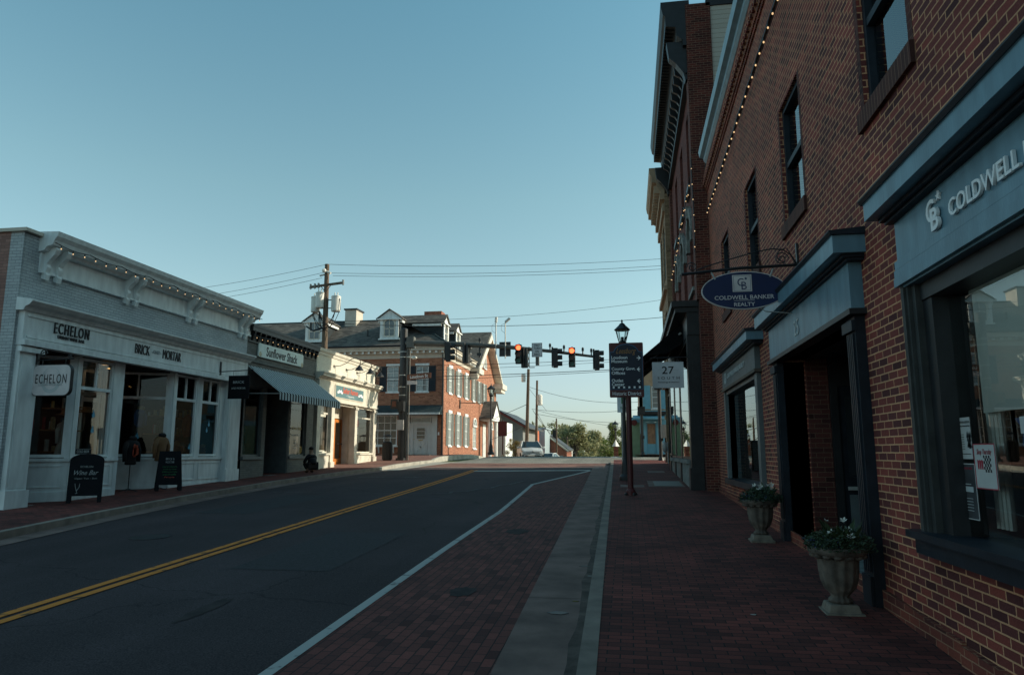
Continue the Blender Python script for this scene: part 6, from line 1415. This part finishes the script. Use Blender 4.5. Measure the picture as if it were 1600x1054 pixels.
for k in range(14):
    a = V((random.choice([-16.7, -16.3, -15.4]), 35.8, random.uniform(7.3, 7.6))); c = V((-16+random.uniform(-.3, .3), 35.8, random.uniform(6.3, 6.9))); m_ = (a+c)/2+V((random.uniform(-.35, .35), 0, -random.uniform(.1, .5)))
    b.tube([a, a.lerp(m_, .6)+V((0, 0, -.1)), m_, m_.lerp(c, .5), c], .016, 4)
b.tube([(-17.0, 35.8, 6.7), (-16.6, 35.8, 6.45), (-16.0, 35.8, 6.6)], .05, 6); b.tube([(-16.75, 35.8, 6.9), (-16.75, 35.8, 6.5)], .06, 6); b.tube([(-15.2, 35.9, 8.2), (-15.15, 35.9, 7.6), (-15.5, 35.9, 6.8), (-16, 35.8, 6.5)], .018, 4)
b.build('cables', 'black_metal', t)
def wire(label, a, c, sag, r=.010, n=14, m='black_metal'):
    a, c = V(a), V(c); P = [a.lerp(c, k/n)-V((0, 0, sag*4*(k/n)*(1-k/n))) for k in range(n+1)]
    b = MB(); b.tube([p-a for p in P], r, 4); b.v = [p+a for p in b.v]
    return tag(b.build('power_line', m, origin=a), label, 'wire', 'overhead wires')
TP = (-16.05, 36, 10.15)
wire('top wire from the transformer pole rightwards to the tall building', TP, (6, 40, 10.9), .35)
wire('second wire from the transformer pole rightwards, under the top one', (-15.8, 36, 9.65), (6, 40, 10.5), .3)
wire('third wire from the transformer pole rightwards, under the top one', (-15.7, 36, 9.5), (6, 40, 10.3), .3)
wire('topmost wire from the transformer pole falling to the left', TP, (-34, 40, 9.6), .3)
wire('second wire from the transformer pole falling to the left', (-16.2, 36, 9.7), (-34, 40, 9.0), .3)
wire('third wire from the transformer pole falling to the left', (-16.3, 36, 9.4), (-34, 40, 8.7), .3)
wire('wire crossing in front of the dormers toward the right buildings', (-16, 36, 6.9), (6, 41, 7.9), .5, .014)
wire('thin wire just above the dormer roof line', (-16, 36, 7.0), (6, 50, 11), .6, .01)
wire('upper of the wires passing under the mast arm', (-20, 40, 5.0), (4, 40, 5.25), .15, .013)
wire('thin wire passing just under the mast arm', (-20, 41, 4.75), (4, 41, 5.3), .15, .010)
wire('lower thick wire passing under the traffic lights', (-20, 40, 4.35), (4, 40, 4.75), .2, .017)
wire('lowest wire passing under the traffic lights', (-20, 39.5, 4.05), (4, 40, 4.7), .2, .013)
def far_pole(label, x, y, ztop, r=.14, lean=0, arms=(), tf=(), m='wood_pole'):
    t = thing('utility_pole', label, 'utility pole', (x, y, g(y)), 'wooden utility poles')
    b = MB(); b.tube([(x, y, g(y)-.5), (x+lean, y, ztop)], [r, r*.7], 8); b.build('pole', m, t)
    for z, w_ in arms:
        b = MB(); b.box(x+lean-w_/2, x+lean+w_/2, y-.1, y-.02, z, z+.14)
        for k in (-.45, -.2, .2, .45): b.tube([(x+lean+k*w_, y-.06, z+.14), (x+lean+k*w_, y-.06, z+.35)], .05, 5)
        b.build('crossarm', m, t)
    for dx, z, s_ in tf:
        b = MB(); b.lathe((x+dx, y, z), [(.26*s_, 0), (.28*s_, .1), (.28*s_, .95*s_), (.2*s_, 1.05*s_), (.05, 1.1*s_)], 14); b.tube([(x, y, z+.5*s_), (x+dx, y, z+.5*s_)], .04, 5); b.build('transformer', 'white_metal', t)
    return t
far_pole('thick leaning wooden pole rising just left of the white car', -8.2, 58, 6.75, .16, .22, (), ((-.2, 5.7, .62),))
far_pole('wooden pole with a grey transformer standing behind the white car', -8.05, 63, 6.3, .13, .15, (), ((.36, 4.1, .9),))
far_pole('slim pole with small top fittings before the low brick house', -7.4, 75, 3.5, .10, 0, (), ())
far_pole('distant pole with a transformer at the left edge of the green trees', -9.25, 110, 2.4, .18, 0, ((2.0, 2.8),), ((.5, -.6, 1.1),))
far_pole('distant pole with two transformers in front of the green trees', -8.7, 125, 1.9, .18, 0, ((1.4, 3.6),), ((-.9, -1.0, 1.3), (.9, -1.0, 1.3)))
far_pole('smallest distant pole right of the two transformer pole', -8.1, 140, .8, .18, 0, ((.3, 3.0),), ((.5, -2.6, 1.2),))
far_pole('faint distant pole before the brown tree', -7.6, 150, .5, .16, 0, (), ())
wire('long sagging wire from the car side pole toward the right, uppermost', (-8.0, 58, 5.3), (4, 62, 4.7), .9, .014)
wire('long sagging wire from the car side pole toward the right, middle', (-8.0, 60, 3.6), (4, 62, 4.1), .5, .014)
wire('long sagging wire from the car side pole toward the right, third', (-7.9, 62, 3.3), (6, 70, 3.2), .6, .014)
wire('long sagging wire from the car side pole toward the right, lowest', (-7.8, 62, 3.6), (6, 75, 2.1), .5, .014)
wire('wire falling from the car side pole down to the brick house', (-7.9, 60, 3.5), (-6.3, 80, .5), .6, .022)
wire('wire falling past the slim pole to the distant poles', (-7.9, 63, 3.4), (-8, 110, 0), 1.2, .02)
wire('wire from the gable house to the leaning pole', (-14, 60, 1.9), (-8.05, 58, 3.9), .1, .02)
wire('lower wire from the gable house to the leaning pole', (-12, 60, .9), (-8.05, 58, 2.3), .1, .015)
wire('short diagonal stay wire beside the leaning pole', (-7.9, 58, 5.1), (-6.5, 58, 3.3), .0, .012)

# ================================================================== FAR LEFT OF THE CAR: sign, garage, house
t = thing('maroon_sign', 'maroon rectangular sign on a maroon post at the end of the pedimented building', 'sign', (-8.38, 48, g(48)))
b = MB(); b.box(-8.68, -8.08, 47.97, 48.0, 1.08, 2.07); b.build('board', 'maroon_sign', t); b = MB(); b.tube([(-8.38, 48.03, g(48)), (-8.38, 48.03, 2.15)], .045, 8); b.build('post', 'maroon', t)
t = thing('white_shed', 'white panelled low building beside the pedimented building', 'building', (-10.5, 66, g(60)))
b = MB(); b.box(-14, -11.25, 66, 70, -2.5, 2.75)
for k in range(5):
    for j in range(4): b.box(-12.35+k*.22, -12.18+k*.22, 65.96, 65.999, -.8+j*.85, -.1+j*.85)
b.build('wall', 'trim_white', t)
t = thing('gable_house', 'grey sided gable house with a dark roof and red trim beyond the pedimented building', 'building', (-11, 72, g(72)))
zr, ax, ez_, er = 4.1, -13.0, 2.35, 3.2
b = MB(); b.prism([(-15.6, 72, -2.5), (-10.5, 72, -2.5), (-10.5, 72, 2.6), (ax, 72, zr), (-15.6, 72, 2.6)], (0, 12, 0)); b.build('wall', 'grey_siding', t)
b = MB()
for s_ in (-1, 1): b.hexa([(ax, 71.6, zr+.05), (ax+s_*er, 71.6, ez_), (ax+s_*er, 84.2, ez_), (ax, 84.2, zr+.05), (ax, 71.6, zr+.2), (ax+s_*er, 71.6, ez_+.14), (ax+s_*er, 84.2, ez_+.14), (ax, 84.2, zr+.2)])
b.build('roof', 'metal_roof', t)
b = MB()
for s_ in (-1, 1): b.hexa([(ax, 71.55, zr-.1), (ax+s_*er, 71.55, ez_-.14), (ax+s_*er, 71.6, ez_-.14), (ax, 71.6, zr-.1), (ax, 71.55, zr+.08), (ax+s_*er, 71.55, ez_+.02), (ax+s_*er, 71.6, ez_+.02), (ax, 71.6, zr+.08)])
b.build('barge_board', 'maroon_sign', t)
t = thing('orange_house_wing', 'bright orange lit wall with tall shutters behind the leaning pole', 'building', (-11, 79, g(79)))
b = MB(); b.box(-12.5, -10.95, 84.5, 89, -3, 2.6); b.box(-12.5, -10.9, 77, 84.5, -3, 2.5); b.build('wall', 'orange_wall', t)
for k in range(4): b = MB(); b.box(-10.899, -10.83, 77.5+k*1.8, 78.3+k*1.8, -.8, 2.0); b.build('shutter', 'letter_red', t)
t = thing('tin_barn', 'pale blue metal clad barn behind the poles and the white car', 'barn', (-11, 92, g(92)))
b = MB(); b.box(-12.0, -10.35, 90, 97, -4, 2.9); b.build('wall', 'tin_blue', t); b = MB(); b.prism([(-12.2, 89.8, 2.7), (-10.2, 89.8, 2.9), (-10.2, 89.8, 3.1), (-12.2, 89.8, 3.0)], (0, 7.5, 0)); b.build('roof', 'tin_blue', t)
t = thing('low_brick_house', 'low brick house with white raked gable edge and a chimney behind the car', 'building', (-10, 96, g(96)))
b = MB(); b.prism([(-11.2, 96, -6), (-8.2, 96, -6), (-8.2, 96, .45), (-10.7, 96, 2.3), (-11.2, 96, 2.3)], (0, 9, 0)); b.build('wall', 'far_brick', t)
b = MB(); b.hexa([(-10.75, 95.8, 2.3), (-7.9, 95.8, .2), (-7.9, 105, .2), (-10.75, 105, 2.3), (-10.75, 95.8, 2.5), (-7.9, 95.8, .4), (-7.9, 105, .4), (-10.75, 105, 2.5)]); b.build('roof', 'metal_roof', t)
b = MB(); b.hexa([(-10.75, 95.7, 2.15), (-7.9, 95.7, .05), (-7.9, 95.79, .05), (-10.75, 95.79, 2.15), (-10.75, 95.7, 2.42), (-7.9, 95.7, .32), (-7.9, 95.79, .32), (-10.75, 95.79, 2.42)]); b.build('rake_board', 'trim_cream', t)
b = MB(); b.box(-11.25, -10.7, 96.2, 97.2, 2.2, 3.0); b.build('chimney', 'far_brick', t)
B(-10.2, -9.7, 98, 99, 1.5, 3.0, 'rear_chimney', 'trim_dark', t)
for x in (-10.4, -9.2): B(x, x+.6, 95.93, 95.99, -1.4, -.4, 'window', 'curtain_glass', t)
for i, (x, y, w_, h, m, lab) in enumerate(((-7.4, 104, 1.2, 2.2, 'cream_brick', 'small pale house end right of the low brick house'), (-7.0, 158, 5, 3.4, 'tan_wall', 'distant tan roofed house below the brown tree'), (-3.6, 165, 4, 4.6, 'trim_cream', 'farthest low pale house at the foot of the trees'))):
    z = g(y); t = thing('distant_house', lab, 'house', (x, y, z), 'small distant houses'); b = MB(); b.box(x-w_/2, x+w_/2, y, y+6, z-1, z+h); b.build('wall', m, t)
    b = MB(); b.prism([(x-w_/2-.3, y-.3, z+h), (x+w_/2+.3, y-.3, z+h), (x, y-.3, z+h+1.1)], (0, 6.6, 0)); b.build('roof', 'metal_roof', t)

# ================================================================== CARS
def car(label, loc, rz, paint='car_paint', group='cars beyond the junction'):
    """rounded hatchback, nose towards local -y"""
    t = thing('car', label, 'car', (0, 0, 0), group)
    secs = [(-2.02, .42, .58, .62), (-1.95, .30, .80, .74), (-1.5, .22, .86, .86), (-1.05, .20, .87, .95), (-.6, .20, .88, 1.02), (.2, .20, .88, 1.05), (1.1, .20, .88, 1.06), (1.7, .24, .86, 1.10), (1.98, .34, .76, 1.05), (2.04, .45, .70, .9)]
    b = MB(); n = len(secs); i0 = 0; rows = []
    for y, zb, hw, zt in secs:
        row = [(-hw*.9, y, zb), (-hw, y, zb+.15), (-hw, y, (zb+zt)/2), (-hw*.96, y, zt-.12), (-hw*.84, y, zt), (0, y, zt+.05), (hw*.84, y, zt), (hw*.96, y, zt-.12), (hw, y, (zb+zt)/2), (hw, y, zb+.15), (hw*.9, y, zb)]
        rows.append(row)
    for r0, r1 in zip(rows, rows[1:]):
        for k in range(10): b.face([r0[k], r0[k+1], r1[k+1], r1[k]])
    b.face(rows[0][::-1]); b.face(rows[-1]); bo = b.build('body', paint, t, smooth=True)
    b = MB(); R0 = [(-.95, .80, 1.0), (-.15, .64, 1.47), (.9, .62, 1.49), (1.85, .68, 1.12)]
    rr = [[(-w_, y, .98), (-w_+.02, y, z-.12 if z > 1.2 else z), (-w_*.86, y, z), (0, y, z+.03), (w_*.86, y, z), (w_-.02, y, z-.12 if z > 1.2 else z), (w_, y, .98)] for y, w_, z in R0]
    for r0, r1 in zip(rr, rr[1:]):
        for k in (2, 3): 
            b.face([r0[k], r0[k+1], r1[k+1], r1[k]])
    # roof skin over the middle only
    b2 = MB()
    for k in (2, 3): b2.face([rr[1][k], rr[1][k+1], rr[2][k+1], rr[2][k]])
    for k in (1, 4): b2.face([rr[1][k], rr[1][k+1], rr[2][k+1], rr[2][k]])
    for s_ in (-1, 1):
        b2.tube([(s_*.80, -.97, 1.0), (s_*.60, -.15, 1.46)], .045, 6); b2.tube([(s_*.60, -.15, 1.46), (s_*.58, .9, 1.48), (s_*.66, 1.85, 1.14)], .05, 6); b2.tube([(s_*.80, .3, 1.0), (s_*.60, .3, 1.46)], .03, 5)
    b2.build('roof', paint, t, smooth=True)
    g_ = MB(); g_.face([(-.78, -.955, 1.01), (.78, -.955, 1.01), (.56, -.17, 1.455), (-.56, -.17, 1.455)], V((0, -1, 1)))
    g_.build('windscreen', 'car_glass', t)
    g_ = MB()
    for s_ in (-1, 1): g_.face([(s_*.79, -.9, 1.0), (s_*.80, 1.7, 1.0), (s_*.61, .9, 1.44), (s_*.60, -.15, 1.43)])
    g_.face([(-.64, 1.86, 1.08), (.64, 1.86, 1.08), (.58, .93, 1.46), (-.58, .93, 1.46)]); g_.build('side_windows', 'car_glass', t)
    for s_ in (-1, 1):
        b = MB(); b.hexa([(s_*.52, -2.0, .60), (s_*.80, -1.78, .62), (s_*.84, -1.45, .66), (s_*.60, -1.85, .66), (s_*.54, -1.985, .70), (s_*.80, -1.80, .76), (s_*.82, -1.42, .86), (s_*.62, -1.8, .80)]); b.build('headlight', 'pale_glass', t)
        b = MB(); b.ball((s_*.98, -.72, 1.0), .1, 8, 6, (1.1, .6, .8)); b.tube([(s_*.8, -.7, .98), (s_*.98, -.7, .98)], .025, 5); b.build('mirror', paint, t)
        b = MB(); b.box(s_*.74-.06, s_*.74+.06, -2.0, -1.9, .34, .44); b.build('fog_light', 'trim_dark', t)
    b = MB(); b.box(-.62, .62, -2.05, -1.9, .26, .38); b.box(-.5, .5, -2.05, -1.92, .62, .66); b.build('grille', 'trim_dark', t)
    b = MB(); b.box(-.2, .2, -2.065, -2.04, .44, .55); b.build('number_plate', 'letter_white', t)
    b = MB(); b.ball((0, -2.03, .70), .06, 10, 6, (1.3, .3, .8)); b.build('badge', 'steel', t)
    for x in (-.8, .8):
        for y in (-1.3, 1.25):
            b = MB(); b.tube([(x-.1, y, .31), (x+.1, y, .31)], .31, 20); wo = b.build('wheel', 'tyre', t); b = MB(); b.tube([(x-.11, y, .31), (x+.11, y, .31)], .18, 12); b.build('rim', 'steel', wo)
    t.location = loc; t.rotation_euler = (0, 0, rz); return t
car('white hatchback facing the camera, parked beyond the junction beside the leaning pole', (-7.55, 55.5, g(55.5)-.12), R(14))
c_ = copy_tree([o for o in bpy.data.objects if o.get('category') == 'car'][0]); place(c_, (-7.6, 68, g(68)-.1), 'second car of which only the roof shows over the crest behind the white hatchback', R(-10))
c_ = copy_tree(c_); place(c_, (-3.3, 140, g(140)+.4), 'tiny distant car at the foot of the trees, right of centre', R(30))

# ================================================================== TREES AND BUSHES
def tree(label, x, y, zg, h, rx_, m, seed, n=2200, trunk=.2, crown0=.2, ls=.3, group='trees beyond the crest', name='tree', lobes=24):
    random.seed(seed); t = thing(name, label, 'tree', (x, y, zg), group)
    b = MB(); top = zg+h*.85
    b.tube([(x, y, zg-.4), (x+.1, y, zg+h*.4), (x-.1, y, top)], [trunk, trunk*.7, trunk*.2], 8)
    L = []
    for k in range(lobes):
        a = random.uniform(0, 2*pi); hh = random.uniform(crown0, 1); rr = rx_*sqrt(random.random())*(1-.65*max(0, hh-.45)/.55)
        c = V((x+rr*cos(a), y+rr*sin(a), zg+h*hh*.93)); L.append((c, rx_*random.uniform(.22, .42)))
        b.tube([(x, y, zg+h*max(.15, hh*.5)), (V((x, y, zg+h*max(.15, hh*.5)))+c)/2+V((0, 0, .1)), c], [trunk*.4, trunk*.25, trunk*.1], 5)
    b.build('trunk', 'bark', t)
    b = MB()
    for k in range(n):
        c, r = random.choice(L); d = V((random.gauss(0, 1), random.gauss(0, 1), random.gauss(0, 1))).normalized()
        p = c+d*r*random.uniform(.55, 1.08); p.z = max(p.z, zg+h*crown0*.4)
        u = V((random.gauss(0, 1), random.gauss(0, 1), random.gauss(0, .6))).normalized(); v = u.cross(d if abs(u.dot(d)) < .9 else V((0, 0, 1))).normalized(); s_ = ls*random.uniform(.5, 1.1)
        b.face([p-u*s_, p+v*s_*.5, p+u*s_, p-v*s_*.5])
    b.build('crown', m, t); return t
tree('pale green tree top behind the low brick house', -15, 135, g(135), 10.8, 4.6, 'leaf_light', 2, 4200, 0.3, 0.1, 0.34)
tree('large light green tree right of the slim pole, tallest of the group', -11.7, 128, g(128), 10.8, 4.6, 'leaf_light', 1, 5200, 0.3, 0.1, 0.34)
tree('bushy green tree in the middle of the tree group', -9.0, 122, g(122), 9.6, 3.8, 'leaf_light', 3, 4200, 0.3, 0.05, 0.32)
tree('low yellow green tree right of the tree group', -6.9, 126, g(126), 7.4, 3.2, 'leaf_light', 4, 2200, 0.3, 0.05, 0.3)
tree('rounded green tree standing alone left of the distant street lamp', -8.1, 165, g(165), 12.1, 4.6, 'leaf_light', 5, 4200, 0.3, 0.15, 0.38)
tree('darker green tree between the round tree and the street lamp', -4.9, 172, g(172), 11.2, 5.0, 'leaf', 6, 2800, 0.3, 0.05, 0.4)
tree('dark green tree growing beside the distant street lamp', -1.7, 95, g(95), 7.2, 2.0, 'leaf', 7, 4000, 0.14, 0.12, 0.17)
tree('tall dark tree partly hidden by the wayfinding post', 0.1, 98, g(98), 8.6, 2.0, 'leaf', 8, 4000, 0.16, 0.1, 0.18)
tree('small brown tree between the distant houses', -7.7, 160, g(160), 8.0, 1.9, 'leaf_dry', 9, 1300, 0.2, 0.1, 0.3)
tree('green tree top showing over the gable house roof', -14.8, 108, g(108), 9.0, 1.8, 'leaf_light', 10, 1800, 0.2, 0.4, 0.24)
tree('dark tree mass far behind the low brick house', -12.5, 150, g(150), 10.2, 5.5, 'leaf', 12, 2800, 0.3, 0.05, 0.42)
tree('green tree far right behind the aqua shop', 9, 120, g(120), 9, 4.5, 'leaf', 13, 2000, 0.3, 0.1, 0.4)
tree('yellowish round bush beside the white car', -9.55, 61, g(61)-.1, 2.5, .95, 'leaf_dry', 14, 2600, .05, .05, .07, group=None, name='bush', lobes=22)
# wooded ridge closing the far view
random.seed(30); b = MB()
for k in range(9000):
    x = random.uniform(-60, 110); y = random.uniform(215, 240); zt = 1.0+2.6*sin(x*.13)+1.6*sin(x*.37+1); z = g(y)+random.random()**.7*(9+zt*.6)
    p = V((x, y, z)); u = V((random.gauss(0, 1), random.gauss(0, 1), random.gauss(0, .6))).normalized(); v = V((random.gauss(0, 1), random.gauss(0, 1), random.gauss(0, 1))).normalized(); s_ = random.uniform(.5, 1.1)
    b.face([p-u*s_, p+v*s_*.5, p+u*s_, p-v*s_*.5])
o = b.build('far_wood', 'leaf'); tag(o, 'far wooded ridge behind the distant trees', 'woods'); o['kind'] = 'stuff'
t = thing('small_kiosk', 'small dark bollard post with a white pointed cap below the distant street lamp', 'bollard', (-1.0, 58, g(58)))
b = MB(); b.box(-1.2, -.85, 58, 58.3, g(58)-.1, g(58)+1.2); b.build('body', 'far_brick', t); b = MB(); z_ = g(58)+1.2; b.lathe((-1.03, 58.15, z_), [(.3, 0), (.16, .25), (.02, .5)], 4); b.build('cap', 'trim_white', t)

# expansion joints across the gutter pan, asphalt patches, oil drips
b = MB()
for k in range(14):
    y = 3.2+k*2.45; x0, x1 = lerp_pts([(-8, -.85), (5.4, -1.08), (11, -1.17), (34, -1.68)], y), lerp_pts(CURB, y)-.13
    b.face([(x0, y, g(y)-.1150), (x1, y+.02, g(y)-.1150), (x1, y+.035, g(y)-.1150), (x0, y+.015, g(y)-.1150)])
struct(b.build('gutter_joints', 'gutter_dirt'))
def blob(name, x, y, rx, ry, dz, m, seed, n=26):
    random.seed(seed); b = MB(); P = []
    for k in range(n): a = 2*pi*k/n; q = random.uniform(.8, 1.1); yy = y+ry*sin(a)*q; P.append((x+rx*cos(a)*q, yy, g(yy)+dz))
    b.face(P); return struct(b.build(name, m))
mat('oil_stain', (.040, .028, .027), .95, .25, 6, .2); mat('patch', (.040, .034, .037), .9, .2, 20, .5)
b = MB()
for x0, x1, y0, y1 in ((-5.3, -3.9, 9.2, 12.6), (-9.6, -8.3, 15.0, 19.5)):
    for a, c in zip(yrange(y0, y1, .8), yrange(y0, y1, .8)[1:]): b.face([(x0, a, g(a)-.1265), (x1, a, g(a)-.1265), (x1, c, g(c)-.1265), (x0, c, g(c)-.1265)])
struct(b.build('road_patches', 'patch'))
t = thing('manhole_cover', 'round iron manhole cover in the lane left of the yellow lines', 'manhole cover', (-8.2, 11.6, g(11.6)-.12))
b = MB(); P = [(-8.2+.33*cos(2*pi*k/24), 11.6+.33*sin(2*pi*k/24)) for k in range(24)]; b.prism([(x, y, g(y)-.1285) for x, y in P], (0, 0, .006)); b.build('lid', 'trim_dark', t)
blob('parking_stain', -1.9, 8.3, .16, .24, -.1195, 'oil_stain', 3); blob('lane_stain', -4.4, 7.2, .10, .5, -.1255, 'oil_stain', 5); blob('lane_stain', -2.0, 13.0, .2, .35, -.1195, 'oil_stain', 6)

random.seed(77)
for F_, u0_, u1_, lab in ((E1, 16.2, 17.2, 'shelf of folded goods in the second display window'), (E1, 20.15, 21.05, 'shelf of small goods in the third display window'), (E1, 21.5, 22.35, 'shelf of small goods in the rightmost white framed window'), (G1, 24.15, 25.15, 'shelf of small goods in the grey shop left window'), (G1, 27.8, 28.9, 'shelf of small goods in the grey shop right window')):
    t = thing('goods_shelf', lab, 'shelf', F_.p(u0_, -.1, -.9), 'shelves of goods in the shop windows')
    b = MB()
    for v in (.0, .55, 1.1): b.fb(F_, u0_, u1_, v, v+.03, -1.1, -.75)
    b.build('board', 'box_wood', t)
    for mi, m_ in enumerate(('cloth_red', 'cloth_white', 'cloth_teal', 'gold', 'straw')):
        b = MB()
        for k in range(5):
            u = random.uniform(u0_, u1_-.12); v = random.choice((.031, .581, 1.131)); wd = random.uniform(.05, .12); b.fb(F_, u, u+wd, v, v+random.uniform(.08, .32), -1.05+mi*.055, -1.0+mi*.055)
        o = b.build('folded_goods', m_, t)
